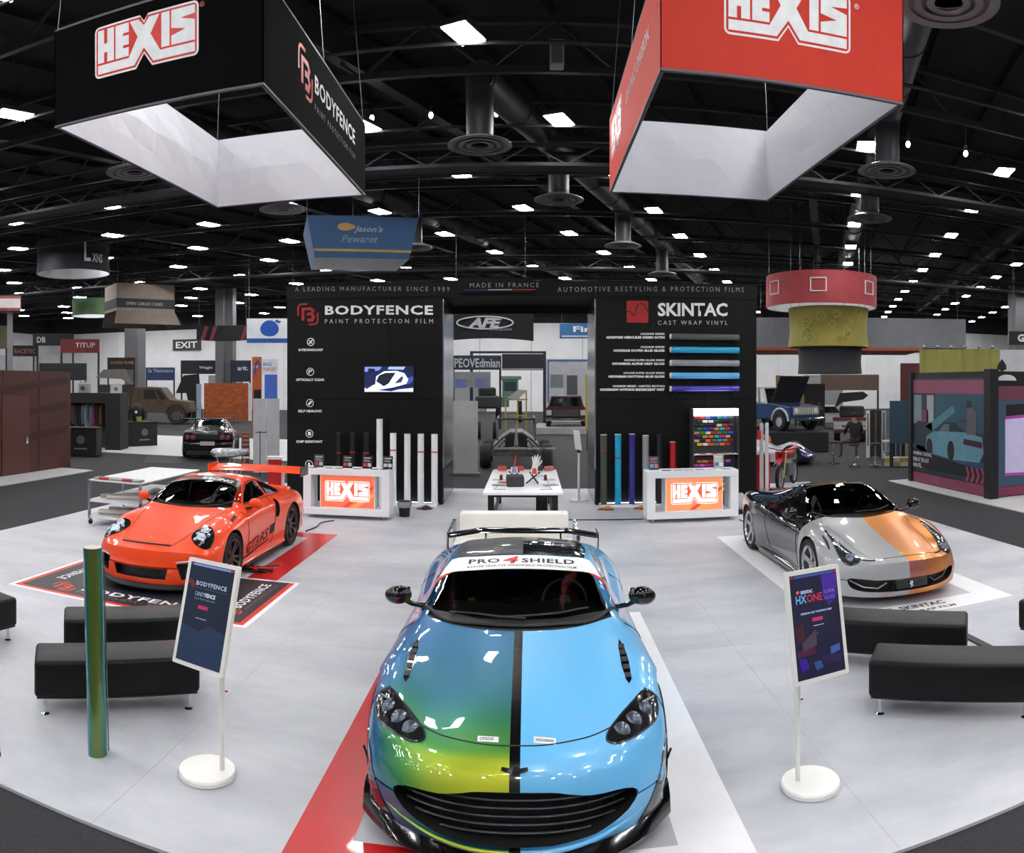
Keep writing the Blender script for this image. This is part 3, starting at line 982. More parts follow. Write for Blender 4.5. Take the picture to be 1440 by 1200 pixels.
SX0, SX1, SY0, SY1 = -6.25, -3.15, 8.32, 13.8
black_cloth = mat('black_fabric', '#08080a', .9, vary=.1, scale=5, spec=.1)
red_cloth = mat('red_fabric', '#d2331f', .7, vary=.03, scale=5)
sl = hanging_sign('large black box-shaped hanging sign with white inside, over the orange car', SX0, SX1, SY0, SY1, 6.3, 7.68, black_cloth)
ca, cb = sl.location.x, sl.location.y
LOGO = [WHITE, REDP, REDP, WHITE]
hexis(sl, frame((-4.79 - ca, SY0 - cb - .001, .86), *XZ), 1.55, LOGO)
lettering('®', frame((-4.0 - ca, SY0 - cb - .001, 1.1), *XZ), 0, .07, REDP, sl)
YZ_R = ((0, 1, 0), (0, 0, 1))
fence_mark(sl, frame((.001 + SX1 - ca, 10.0 - cb, .8), *YZ_R), .66, mat('orange_red_print', '#e0401f', .5), .003)
M = frame((.001 + SX1 - ca, 10.45 - cb, .70), *YZ_R)
lettering('BODYFENCE', M, 2.5, .27, WHITE, sl, bold=.025, spacing=1.12)
lettering('PAINT PROTECTION FILM', M @ Matrix.Translation((0, -.26, 0)), 2.5, .1, dim_print, sl, spacing=1.7)
RX0, RX1, RY0, RY1 = 1.475, 4.6, 8.36, 13.86
sr = hanging_sign('large red box-shaped hanging sign with white inside, over the two-tone car', RX0, RX1, RY0, RY1, 6.3, 7.68, red_cloth)
ca, cb = sr.location.x, sr.location.y
sign_red = mat('red_fabric', '#d2331f')
hexis(sr, frame((3.04 - ca, RY0 - cb - .001, .86), *XZ), 1.62, [WHITE, sign_red, sign_red, WHITE])
lettering('®', frame((3.9 - ca, RY0 - cb - .001, 1.08), *XZ), 0, .07, WHITE, sr)
YZ_L = ((0, -1, 0), (0, 0, 1))
hexis(sr, frame((RX0 - ca - .001, 12.75 - cb, .84), *YZ_L), 1.5, [WHITE, sign_red, sign_red, WHITE])
lettering('GRAPHICS DIVISION.', frame((RX0 - ca - .001, 11.45 - cb, .74), *YZ_L), 2.3, .2, grey_print, sr)

# ------------------------------------------------------------------ floor mats
mat_red = mat('floor_red', '#c4171c', .3, coat=.2, vary=.08, scale=2)
mat_white = mat('floor_white', '#eeeef1', .4, vary=.02)
mat_navy = mat('floor_navy', '#1d222b', .45, vary=.08)
mat_grey = mat('floor_grey', '#b4b4ba', .4, vary=.03)
FZ = .002
UP = ((1, 0, 0), (0, 1, 0))
m1 = thing('floor_mat', 'red and white floor mat under the blue and green car', 'floor mat', (-.065, 0, 0))


def slab(poly, m, parent, name='panel', z=FZ):
    return MB().prism(poly, .0002, z).build(name, m, parent)


slab([(-1.345, 3.86), (0, 3.86), (0, 4.24), (-.975, 4.24), (-.975, 8.3), (0, 8.3), (0, 8.66), (-1.345, 8.66)], mat_red, m1, 'red_border')
slab([(1.345, 3.86), (.0, 3.86), (.0, 4.24), (.92, 4.24), (.92, 8.3), (0, 8.3), (0, 8.66), (1.345, 8.66)], mat_white, m1, 'white_border')
slab([(-.975, 4.24), (.92, 4.24), (.92, 8.3), (-.975, 8.3)], mat_grey, m1, 'grey_field', .0015)
m2 = thing('floor_mat', 'dark floor mat with red edges and lettering under the orange car', 'floor mat', (-6.48, 7.58, 0))
slab([(0, 0), (3.4, 0), (3.4, 1.96), (0, 1.96)], mat_white, m2, 'white_edge', .0015)
slab([(.06, .06), (3.34, .06), (3.34, 1.9), (.06, 1.9)], mat('floor_orange_red', '#d8331c', .4), m2, 'red_edge')
slab([(.13, .13), (3.27, .13), (3.27, 1.9), (.13, 1.9)], mat_navy, m2, 'dark_field', .0025)
slab([(2.62, 1.97), (3.06, 1.97), (3.06, 5.2), (.3, 5.2), (.3, 1.97), (.72, 1.97), (.72, 4.85), (2.62, 4.85)], mat_red, m2, 'red_border')
OR = mat('orange_red_print', '#e0401f', .5)
M = frame((.95, .34, .0026), *UP)
lettering('BODYFENCE', M, 1.75, .16, WHITE, m2, bold=.025, spacing=1.12)
lettering('PAINT PROTECTION FILM', M @ Matrix.Translation((0, -.1, 0)), 1.75, .055, dim_print, m2, spacing=1.7)
fence_mark(m2, frame((.66, .38, .0026), *UP), .36, OR, .0005)
M = frame((3.08, .62, .0026), (0, 1, 0), (-1, 0, 0))
lettering('BODYFENCE', M, 1.1, .14, WHITE, m2, bold=.025, spacing=1.12)
lettering('PAINT PROTECTION FILM', M @ Matrix.Translation((0, -.09, 0)), 1.1, .045, dim_print, m2, spacing=1.7)
fence_mark(m2, frame((3.0, .40, .0026), (0, 1, 0), (-1, 0, 0)), .3, OR, .0005)
M = frame((.32, 1.7, .0026), (0, -1, 0), (1, 0, 0))
lettering('BODYFENCE', M, 1.05, .14, WHITE, m2, bold=.025, spacing=1.12)
fence_mark(m2, frame((.42, 1.8, .0026), (0, -1, 0), (1, 0, 0)), .2, OR, .0005)
m3 = thing('floor_mat', 'white floor frame with lettering under the two-tone grey and copper car', 'floor mat', (3.24, 7.5, 0))
slab([(0, 0), (2.48, 0), (2.48, .42), (.36, .42), (.36, 4.8), (2.12, 4.8), (2.12, .42), (2.48, .42), (2.48, 5.15), (0, 5.15)], mat_white, m3, 'white_border')
M = frame((.99, .21, FZ), *UP)
lettering('SKINTAC', M, .62, .13, INK, m3, bold=.03)
lettering('CAST WRAP FILM', frame((.72, .06, FZ), *UP), .95, .075, INK, m3, bold=.02)
skintac_mark(m3, frame((.82, .27, FZ), *UP), .17, REDP, WHITE)

# ------------------------------------------------------------------ info stands
stand_w = mat('stand_white', '#eeece8', .35, vary=.01)


def info_stand(label, base, sc, yaw, tilt, w, h, dark):
    t = thing('info_stand', label, 'info stand', (base[0], base[1], 0))
    MB().lathe([(.19, 0), (.2, .006), (.2, .03), (.193, .042), (.17, .046), (.0001, .048)], 48).build('base', stand_w, t, smooth=.5)
    c = Vector(sc) - t.location
    n = Vector((-math.sin(yaw), -math.cos(yaw), 0))
    rt = Vector((math.cos(yaw), -math.sin(yaw), 0))
    up = Vector((0, 0, math.cos(tilt))) - n * math.sin(tilt)
    nn = rt.cross(up)
    back = c - nn * .05 - up * h * .05
    off = .105 if yaw > 0 else -.085
    foot = Vector((off, .02, .045))
    top = Vector((off * 1.12, back.y + .02, back.z - .05))
    mid = foot.lerp(top, .55)
    MB().cyl(foot, mid, .0165, 16).build('lower_pole', stand_w, t, smooth=.6)
    MB().cyl(mid, top, .021, 16).build('upper_pole', stand_w, t, smooth=.6)
    MB().cyl(mid + Vector((0, 0, -.008)), mid + Vector((0, 0, .012)), .024, 16).build('collar', stand_w, t, smooth=.6)
    MB().cyl(mid + Vector((.02, 0, .012)), mid + Vector((.04, 0, .012)), .006, 8).build('knob', mat('red_knob', '#a02018', .4), t)
    MB().bar(top, c - nn * .02 - up * h * .05, .05, .05).build('bracket', stand_w, t)
    F = Matrix.Translation(c) @ Matrix(((rt.x, up.x, nn.x, 0), (rt.y, up.y, nn.y, 0), (rt.z, up.z, nn.z, 0), (0, 0, 0, 1)))
    scr = MB().prism(rrect(-w / 2, -h / 2, w / 2, h / 2, .012), -.032, 0, 0, F).build('screen', stand_w, t)
    dm = mat(dark[0], dark[1], .12, emit=.25, vary=.12, scale=4, coat=.6)
    iw, ih = w / 2 - .028, h / 2 - .028
    MB().prism([(-iw, -ih), (iw, -ih), (iw, ih), (-iw, ih)], 0, .0008, 0, F).build('display', dm, scr)
    return t, scr, F, iw, ih


def glow(c, e=.3):
    return mat('glow_' + c[1:], c, .25, emit=e, vary=.0)


def shape(poly, F, c, parent, z=.0016, e=.45, name='display_print'):
    return MB().prism(poly, z - .0006, z, 0, F).build(name, glow(c, e), parent)


t, s, F, iw, ih = info_stand('white info stand with a dark blue screen beside the tall green roll', (-2.17, 4.63), (-2.157, 4.57, 1.12), .287, .25, .455, .72, ('display_navy', '#232b3c'))
T = lambda x, y: F @ Matrix.Translation((x, y, .001))
shape([(-iw * .86, ih * .94), (iw * .84, ih * .94), (iw * .84, ih * .985), (-iw * .86, ih * .985)], F, '#7080b8', s)
shape([(iw * .86, ih * .94), (iw * .98, ih * .94), (iw * .98, ih * .985), (iw * .86, ih * .985)], F, '#a02838', s)
shape([(-iw * .98, ih * .94), (-iw * .88, ih * .94), (-iw * .88, ih * .985), (-iw * .98, ih * .985)], F, '#802030', s)
lettering('BODYFENCE', T(-iw * .6, ih * .55), iw * 1.38, .03, glow('#9fb4cc'), s, bold=.025, spacing=1.1)
lettering('PAINT PROTECTION FILM', T(-iw * .6, ih * .49), iw * 1.38, .01, glow('#5c6c84'), s, spacing=1.6)
fence_mark(s, T(-iw * .82, ih * .57), .055, glow('#8c2430'), .0006)
lettering('CANDY', T(-iw * .58, ih * .34), iw * .44, .028, glow('#9fb4cc'), s)
lettering('FENCE', T(-iw * .12, ih * .34), iw * .46, .028, glow('#c4d4e4'), s, bold=.03)
lettering('Colour Paint Protection Film', T(-iw * .58, ih * .27), iw * .92, .013, glow('#7f93ad'), s)
shape(rrect(-iw * .36, ih * .09, iw * .08, ih * .16, .004), F, '#a82850', s)
shape([(-iw * .4, -.035), (iw * .08, -.035), (iw * .08, -.031), (-iw * .4, -.031)], F, '#a0a8b8', s)
shape([(-iw, -ih), (iw, -ih), (iw, -ih * .3), (iw * .3, -ih * .2), (-iw * .2, -ih * .35), (-iw, -ih * .25)], F, '#2b3854', s, .0012, .2)
t, s, F, iw, ih = info_stand('white info stand with a purple lit screen before the two-tone car', (1.83, 4.61), (1.857, 4.554, 1.105), -.215, .17, .435, .72, ('display_indigo', '#25243c'))
T = lambda x, y: F @ Matrix.Translation((x, y, .001))
shape([(-iw * .82, ih * .935), (iw * .84, ih * .935), (iw * .84, ih * .985), (-iw * .82, ih * .985)], F, '#3c5088', s)
shape([(iw * .86, ih * .935), (iw * .98, ih * .935), (iw * .98, ih * .985), (iw * .86, ih * .985)], F, '#a02838', s)
shape([(-iw * .98, ih * .935), (-iw * .85, ih * .935), (-iw * .85, ih * .985), (-iw * .98, ih * .985)], F, '#8c2030', s)
shape([(iw * .3, ih * .93), (iw * .98, ih * .93), (iw * .9, ih * .45), (iw * .55, ih * .3), (iw * .35, ih * .5)], F, '#3c2a80', s, .0011, .3)
for k in range(7):
    x = iw * (.36 + k * .09)
    MB().prism([(x, ih * .5 + k * .002), (x + .004, ih * .5), (x + .012, ih * .92), (x + .006, ih * .92)], .0010, .0018, 0, F).build('display_print', glow('#5838a8', .4), s)
skintac_mark(s, T(-iw * .72, ih * .66), .022, glow('#c02838'), glow('#e8e8f0'))
lettering('SKINTAC', T(-iw * .6, ih * .62), iw * .5, .022, glow('#c8d0f0'), s, bold=.03)
lettering('HX', T(-iw * .82, ih * .44), iw * .44, .052, glow('#6ea6e0'), s, bold=.02)
lettering('ONE', T(-iw * .36, ih * .44), iw * .66, .052, glow('#b83458'), s, bold=.02)
lettering('SUPER', T(iw * .36, ih * .56) @ Matrix.Translation((0, 0, .002)), iw * .46, .02, glow('#8078d0'), s)
lettering('GLOSS', T(iw * .36, ih * .44) @ Matrix.Translation((0, 0, .002)), iw * .46, .02, glow('#8078d0'), s)
lettering('PREMIUM CAST WRAPPING FILMS', T(-iw * .66, ih * .22), iw * 1.3, .013, glow('#b8c4f0'), s, bold=.02)
shape(rrect(-iw * .2, ih * .06, iw * .24, ih * .13, .004), F, '#b03060', s)
shape([(-iw * .18, -ih * .03), (iw * .26, -ih * .03), (iw * .26, -ih * .02), (-iw * .18, -ih * .02)], F, '#c0c8d8', s)
for poly, c in (([(-.95, .0), (-.6, .05), (-.55, -.25), (-.9, -.3)], '#4a2c38'), ([(-.7, -.32), (-.1, -.1), (-.1, -.4), (-.7, -.5)], '#584858'), ([(-.95, -.45), (-.2, -.42), (-.2, -.55), (-.95, -.58)], '#5c2848'),
                ([(.45, -.5), (.85, -.46), (.85, -.6), (.45, -.64)], '#4868b0'), ([(-.9, -.6), (-.6, -.62), (-.5, -.8), (-.8, -.85)], '#4428a0'), ([(-.3, -.72), (.0, -.7), (.08, -.84), (-.2, -.88)], '#385c98'), ([(.1, -.62), (.9, -.66), (.9, -.8), (.1, -.8)], '#342c58')):
    shape([(x * iw, y * ih) for x, y in poly], F, c, s, .0012, .06)

# small white stand at the back
p = ground(814, 704)
t = thing('tablet_stand', 'slim white tablet stand on a flat foot in the wall passage', 'tablet stand', (p.x, p.y, 0))
MB().lathe([(.22, 0), (.22, .018), (.0001, .02)], 32).build('foot_plate', stand_w, t, smooth=.5)
MB().cyl((0, 0, .02), (0, 0, 1.12), .028, 14).build('pole', stand_w, t, smooth=.6)
MB().box(-.035, .035, -.03, .03, 1.1, 1.18).build('joint', INK, t, bevel=.008)
MB().box(-.012, .012, -.15, .19, 0, .46).build('tablet', stand_w, t, (0, 0, 1.17), (.0, -.12, .35), bevel=.008)

# ------------------------------------------------------------------ leather benches
leather = mat('black_leather', '#0a0a0b', .45, vary=.2, scale=30, bump=.12, spec=.3)
chrome = mat('chrome', '#d8dade', .1, metal=1.0, vary=.02)


def bench(label, x, y, rz, L=1.36, d=.46, lx=0):
    """origin at the front left corner"""
    t = thing('bench', label, 'bench', (x, y, 0), rz, 'black leather benches')
    MB().box(0, L, 0, d, .15, .45).build('cushion', leather, t, bevel=.035, segs=3, smooth=1.0)
    MB().box(.02, L - .02, .02, d - .02, .138, .152).build('base_board', INK, t)
    for a in (.09, L - .09):
        for b in (.055, d - .055):
            MB().lathe([(.035, 0), (.035, .008), (.014, .02), (.013, .14)], 14, M=Matrix.Translation((a, b, 0))).build('leg', chrome, t, smooth=.6)
    return t


bench('black leather bench nearest on the left, behind the tall green roll', -3.73, 4.69, .64)
bench('black leather bench at the left just behind the nearest one, before the dark mat', -4.16, 5.68, .62)
bench('black leather bench cut by the left edge of the picture', -5.27, 4.66, 1.36)
bench('black leather bench nearest on the right, cut by the picture edge', 2.64, 5.39, -.62)
bench('black leather bench behind the right info stand, before the white floor frame', 2.72, 6.52, -.62)
bench('black leather bench showing only its end at the right picture edge', 4.71, 6.1, -1.32)
p = ground(-6, 1062)
t = thing('chair_leg', 'grey metal chair leg poking in at the left picture edge', 'chair leg', (p.x, p.y, 0))
MB().bar((.03, 0, 0), (-.03, .02, .3), .03, .02).build('leg_bar', mat('alu', '#b8babd', .3, metal=.9), t)
MB().bar((-.03, .02, .3), (-.35, .1, .3), .03, .02).build('cross_bar', mat('alu', '#b8babd', .3, metal=.9), t)
MB().cyl((.03, 0, 0), (.028, 0, .03), .016, 8).build('foot_cap', INK, t)

# tall green roll in front
flip = iridescent('green_flip_film', [(0.0, '#6c7230'), (.14, '#5a7c34'), (.34, '#1f7268'), (1, '#2a78b0')], .25, .45)
p = ground(137.5, 1060)
t = thing('film_roll', 'tall green to blue iridescent film roll standing on the floor by the left bench', 'film roll', (p.x, p.y, 0))
MB().tube([(0, 0, 0), (-.045, .0, 1.5)], .072, 40).build('film', flip, t, smooth=.6)
MB().cyl((-.0451, 0, 1.5), (-.0452, 0, 1.503), .066, 32).build('core_end', core_m, t, smooth=.6)
MB().tube([(.066, .045, .02), (.02, .046, 1.46)], .005, 6).build('film_edge', flip, t)

# ------------------------------------------------------------------ white sofa behind the middle car
sofa_m = mat('white_leather', '#f0ece4', .45, vary=.02, scale=6, bump=.05)
t = thing('sofa', 'white leather two-seat sofa with chrome side frames behind the middle car', 'sofa', (-.25, 10.3, 0))
MB().box(-.8, .8, .55, .8, .36, .8).build('backrest', sofa_m, t, bevel=.03, segs=3, smooth=1.0)
for s in (-1, 1):
    MB().box(min(.01 * s, .86 * s), max(.01 * s, .86 * s), -.1, .56, .24, .44).build('seat_cushion', sofa_m, t, bevel=.03, segs=3, smooth=1.0)
    fr = MB()
    for a, b in (((s * .9, -.1, .0), (s * .9, -.1, .6)), ((s * .9, -.1, .6), (s * .9, .75, .66)), ((s * .9, .75, .66), (s * .9, .75, 0)), ((s * .9, -.1, .015), (s * .9, .75, .015))):
        fr.bar(a, b, .05, .025)
    fr.build('side_frame', chrome, t)
MB().box(-.88, .88, -.05, .7, .18, .24).build('seat_rail', chrome, t)

# ------------------------------------------------------------------ work table in the passage
TX0, TX1, TY0, TY1, TZ = -.87, .57, 13.25, 16.85, .75
t = thing('display_table', 'long white table with black legs in the middle of the wall passage', 'table', ((TX0 + TX1) / 2, TY0, 0))
hw = (TX1 - TX0) / 2
MB().box(-hw, hw, 0, TY1 - TY0, TZ - .05, TZ).build('tabletop', counter_m, t, bevel=.008)
blk = mat('black_steel', '#0d0d0e', .45)
for x in (-hw + .14, hw - .14):
    for y in (.12, TY1 - TY0 - .2):
        MB().box(x - .055, x + .055, y, y + .1, 0, TZ - .05).build('leg', blk, t)
MB().box(-hw + .1, hw - .1, .1, .16, TZ - .1, TZ - .05).build('apron', blk, t)
for x in (-hw + .14, hw - .14):
    MB().box(x - .03, x + .03, .2, TY1 - TY0 - .2, .1, .16).build('stretcher', blk, t)
p = ground(762, 722)
t = thing('computer_case', 'black computer case under the white work table', 'computer', (p.x, p.y + .1, 0))
MB().box(-.12, .12, 0, .4, 0, .34).build('case', blk, t, bevel=.01)
for k in range(5):
    MB().box(-.03, -.015, -.004, 0, .1 + k * .035, .11 + k * .035).build('vent', mat('case_vent', '#55555a', .4), t)
MB().box(-.05, .05, -.004, 0, .28, .29).build('logo_plate', mat('case_vent', '#55555a', .4), t)
t = thing('acrylic_case', 'clear acrylic display case at the back of the work table', 'display case', ((TX0 + TX1) / 2, 16.32, TZ))
for args in ((-.69, .69, 0, .008, 0, .5), (-.69, .69, .48, .488, 0, .5), (-.69, -.682, .008, .48, 0, .5), (.682, .69, .008, .48, 0, .5), (-.69, .69, 0, .488, .5, .508)):
    MB().box(*args).build('acrylic_sheet', clear, t)
pink = mat('pink_pack', '#d88a84', .5)
for i, (x, c, lb) in enumerate(((-.5, '#d05048', 'red tool pouch at the left inside the acrylic case'), (-.12, '#c83c38', 'small red pack in the middle of the acrylic case'), (.3, '#3c3c40', 'dark tool box inside the acrylic case'), (.55, '#d07c78', 'pink pack at the right inside the acrylic case'))):
    o = MB().box(-.1, .1, -.06, .06, 0, .1).build('tool_pack', mat('pack_' + c[1:], c, .5), None, ((TX0 + TX1) / 2 + x, 16.6, TZ), (0, 0, .2 * i), bevel=.02)
    tag(o, lb, 'tool pack')
cx = (TX0 + TX1) / 2


def squeegee(label, x, y, rz, c):
    t = thing('squeegee_tool', label, 'tool', (x, y, TZ), rz)
    MB().prism([(-.09, 0), (.09, 0), (.06, .3), (-.06, .3)], 0, .012, 0, Matrix.Rotation(1.25, 4, 'X')).build('card', mat('tool_card', '#eceaea', .4), t)
    MB().prism([(-.05, .18), (.05, .18), (.04, .29), (-.04, .29)], .012, .014, 0, Matrix.Rotation(1.25, 4, 'X')).build('print', mat('tool_print_' + c[1:], c, .4), t)
    MB().bar((-.12, -.16, .01), (.1, .1, .2), .022).build('easel_leg', INK, t)
    MB().bar((.12, -.16, .01), (-.1, .1, .2), .022).build('easel_leg', INK, t)
    MB().cyl((.0, .08, .28), (.04, .1, .5), .012, 8).build('handle', REDP if c == '#8090b8' else mat('tool_card', '#eceaea', .4), t)


squeegee('white sample card with a red stick on a small black easel', cx - .18, 14.7, .15, '#8090b8')
squeegee('white and red sample card on a small black easel at the right', cx + .2, 14.55, -.2, '#d84028')
o = MB().box(-.17, .17, -.2, .2, 0, .2).build('felt_block', mat('felt_grey', '#3c3a3c', .9), None, (cx - .16, 14.15, TZ), (0, 0, .06), bevel=.03)
tag(o, 'dark grey felt block on the work table front', 'felt block')
# white glove on a display hand
t = thing('glove', 'white work glove standing upright on the work table', 'glove', (cx + .22, 15.2, TZ))
gm = mat('white_glove', '#e8e6e4', .8)
MB().tube([(0, 0, 0), (0, 0, .16), (.01, 0, .26), (.03, 0, .36)], [.06, .055, .06, .07], 12).build('palm', gm, t, smooth=1)
for k, (dx, L) in enumerate(((-.05, .12), (-.02, .15), (.015, .16), (.045, .13))):
    MB().tube([(.03 + dx, 0, .33), (.035 + dx * 1.4, -.01, .33 + L * .6), (.04 + dx * 1.7, -.03, .33 + L)], [.02, .018, .012], 8).build('finger', gm, t, smooth=1)
MB().tube([(.07, 0, .27), (.13, -.01, .33), (.15, -.02, .38)], [.022, .02, .013], 8).build('thumb', gm, t, smooth=1)
for sx, lb in ((-1, 'left'), (1, 'right')):
    t = thing('heat_gun_stand', 'thin bent wire tool stand at the %s front of the work table' % lb, 'tool stand', (cx + sx * .42, 13.75, TZ))
    MB().tube([(-sx * .1, -.15, .006), (sx * .12, -.15, .006), (sx * .08, .1, .01), (sx * .02, .25, .16)], .008, 6).build('wire', mat('alu', '#b8babd', .3, metal=.9), t)
    MB().box(-.03, .03, -.05, .05, 0, .09).build('grip', mat('dark_red_grip', '#4c1418', .5), t, (sx * .0, .27, .13), (.3, 0, 0), bevel=.015)
for i, (x, y, c, lb) in enumerate(((-.5, 15.0, '#b8bcc8', 'pale blue sheet at the left of the work table'), (-.47, 14.2, '#8c8c90', 'grey sample sheet at the left front of the work table'), (-.36, 14.62, '#c03830', 'red leaflet beside the felt block'), (.5, 15.0, '#c8c8cc', 'white booklet at the right of the work table'), (.52, 14.2, '#9a9a9c', 'grey sample sheet at the right front of the work table'), (.3, 15.6, '#c8ccdc', 'crumpled pale sheet near the acrylic case'))):
    o = MB().box(-.13, .13, -.1, .1, 0, .008 + .002 * i).build('sample_sheet', mat('sheet_' + c[1:], c, .5), None, (cx + x, y, TZ), (0, 0, .1 * i))
    tag(o, lb, 'sample sheet')

# ------------------------------------------------------------------ trolley
alu = mat('alu_profile', '#9a9ca0', .35, metal=.7)
t = thing('trolley', 'long aluminium work trolley with white shelves behind the orange car', 'trolley', (-8.03, 11.75, 0))
W_, D_ = 1.18, 2.5
for x in (.0, W_ - .045):
    for y in (0, D_ / 2, D_ - .045):
        MB().box(x, x + .045, y, y + .045, .12, .86).build('post', alu, t)
for z in (.84, .46, .15):
    MB().box(0, W_, 0, D_, z - (.0 if z > .8 else .02), z + .022).build('shelf', mat('shelf_white', '#d8d8da', .45), t)
for x in (.03, W_ - .03):
    for y in (.05, D_ - .05):
        MB().cyl((x - .018, y, .05), (x + .018, y, .05), .05, 14).build('caster', mat('caster_rubber', '#1c1c1e', .6), t, smooth=.6)
        MB().box(x - .02, x + .02, y - .02, y + .02, .06, .13).build('caster_fork', alu, t)
t2 = thing('pole_bundle', 'silver poles with red sleeves lying on the trolley top', 'poles', (-8.03, 11.75, .863))
for k in range(3):
    MB().cyl((.1, .1 + k * .06, .025), (1.12, .1 + k * .06, .025), .022, 10).build('pole', alu, t2, smooth=.6)
for x in (.2, .72):
    MB().cyl((x, .1, .028), (x + .22, .1, .028), .027, 10).build('sleeve', mat('red_sleeve', '#a02428', .5), t2, smooth=.6)
for i, (x0_, y0_, x1_, y1_, z_, c, lb) in enumerate(((.1, .25, 1.0, .5, .205, '#d8d4cc', 'cream film roll on the lowest trolley shelf'), (.12, .6, 1.05, .7, .205, '#c8c8c8', 'grey film roll on the lowest trolley shelf'), (.1, .3, .8, 1.0, .52, '#c4c0b4', 'beige pole lying across the middle trolley shelf'), (.3, .2, 1.0, .5, .52, '#d0ccc4', 'pale film roll on the middle trolley shelf'))):
    o = MB().cyl((x0_, y0_, 0), (x1_, y1_, 0), .05 if z_ < .3 else .035, 14).build('film_roll', mat('roll_' + c[1:], c, .5), None, (-8.03, 11.75, z_ + (.02 if z_ < .3 else .0)), smooth=.6)
    tag(o, lb, 'film roll')
o = MB().grid(lambda u, v: (u * .5, v * .6, .01 + .07 * math.sin(PI * u) * math.sin(PI * v) + .015 * math.sin(11 * u + 7 * v)), 12, 12).build('foil_bag', mat('foil', '#b0b0b0', .25, metal=.7), None, (-7.55, 12.9, .49), smooth=1.2)
tag(o, 'crumpled silver foil bag on the middle trolley shelf', 'bag')
# floor cables
for pts, lb in (([(430, 748), (445, 742), (452, 736), (470, 733)], 'black cable on the floor below the left counter'), ([(790, 732), (850, 732), (905, 731)], 'thin black cable across the floor right of the table'), ([(1040, 732), (1052, 737), (1062, 738)], 'black cable between the right counter and two-tone car')):
    pp = [ground(*q) + Vector((0, 0, .012)) for q in pts]
    tag(MB().tube(crom(pp, 5), .012, 6).build('cable', mat('cable_black', '#1a1a1c', .5), None, smooth=1), lb, 'cable')
a, b = ground(1292, 861), ground(1396, 915)
tag(MB().bar(a + Vector((0, 0, .012)), b + Vector((0, 0, .012)), .09, .02).build('cable_cover', mat('cable_cover', '#37373a', .6)), 'dark flat cable cover strip between the right benches', 'cable cover')
p = ground(361, 803)
t = thing('cable_pile', 'tangle of black and red cables beside the front wheel of the orange car', 'cables', (p.x, p.y, 0))
for k in range(4):
    rr = random.Random(k)
    MB().tube(crom([(rr.uniform(-.3, .3), rr.uniform(-.25, .25), .012 + .02 * k) for _ in range(6)], 5), .01, 6).build('cable', REDP if k == 3 else mat('cable_black', '#1a1a1c', .5), t, smooth=1)
MB().box(-.12, .1, -.05, .07, 0, .06).build('adapter', INK, t, bevel=.01)


# ------------------------------------------------------------------ car building kit (front at y=0 facing -y, rear at +y, ground z=0)
def spline(P, n, sym=False):
    """Catmull-Rom; sym mirrors in x beyond both ends so that the surface stays smooth over the centre line"""
    out = []
    N = len(P)

    def g(i):
        if i < 0:
            return Vector((-P[1].x, P[1].y, P[1].z)) if sym else P[0] * 2 - P[1]
        if i >= N:
            return Vector((-P[N - 2].x, P[N - 2].y, P[N - 2].z)) if sym else P[N - 1] * 2 - P[N - 2]
        return P[i]
    for i in range(N - 1):
        p0, p1, p2, p3 = g(i - 1), g(i), g(i + 1), g(i + 2)
        for k in range(n):
            t = k / n
            out.append(.5 * ((2 * p1) + (p2 - p0) * t + (2 * p0 - 5 * p1 + 4 * p2 - p3) * t * t + (3 * p1 - p0 - 3 * p2 + p3) * t ** 3))
    out.append(P[-1].copy())
    return out


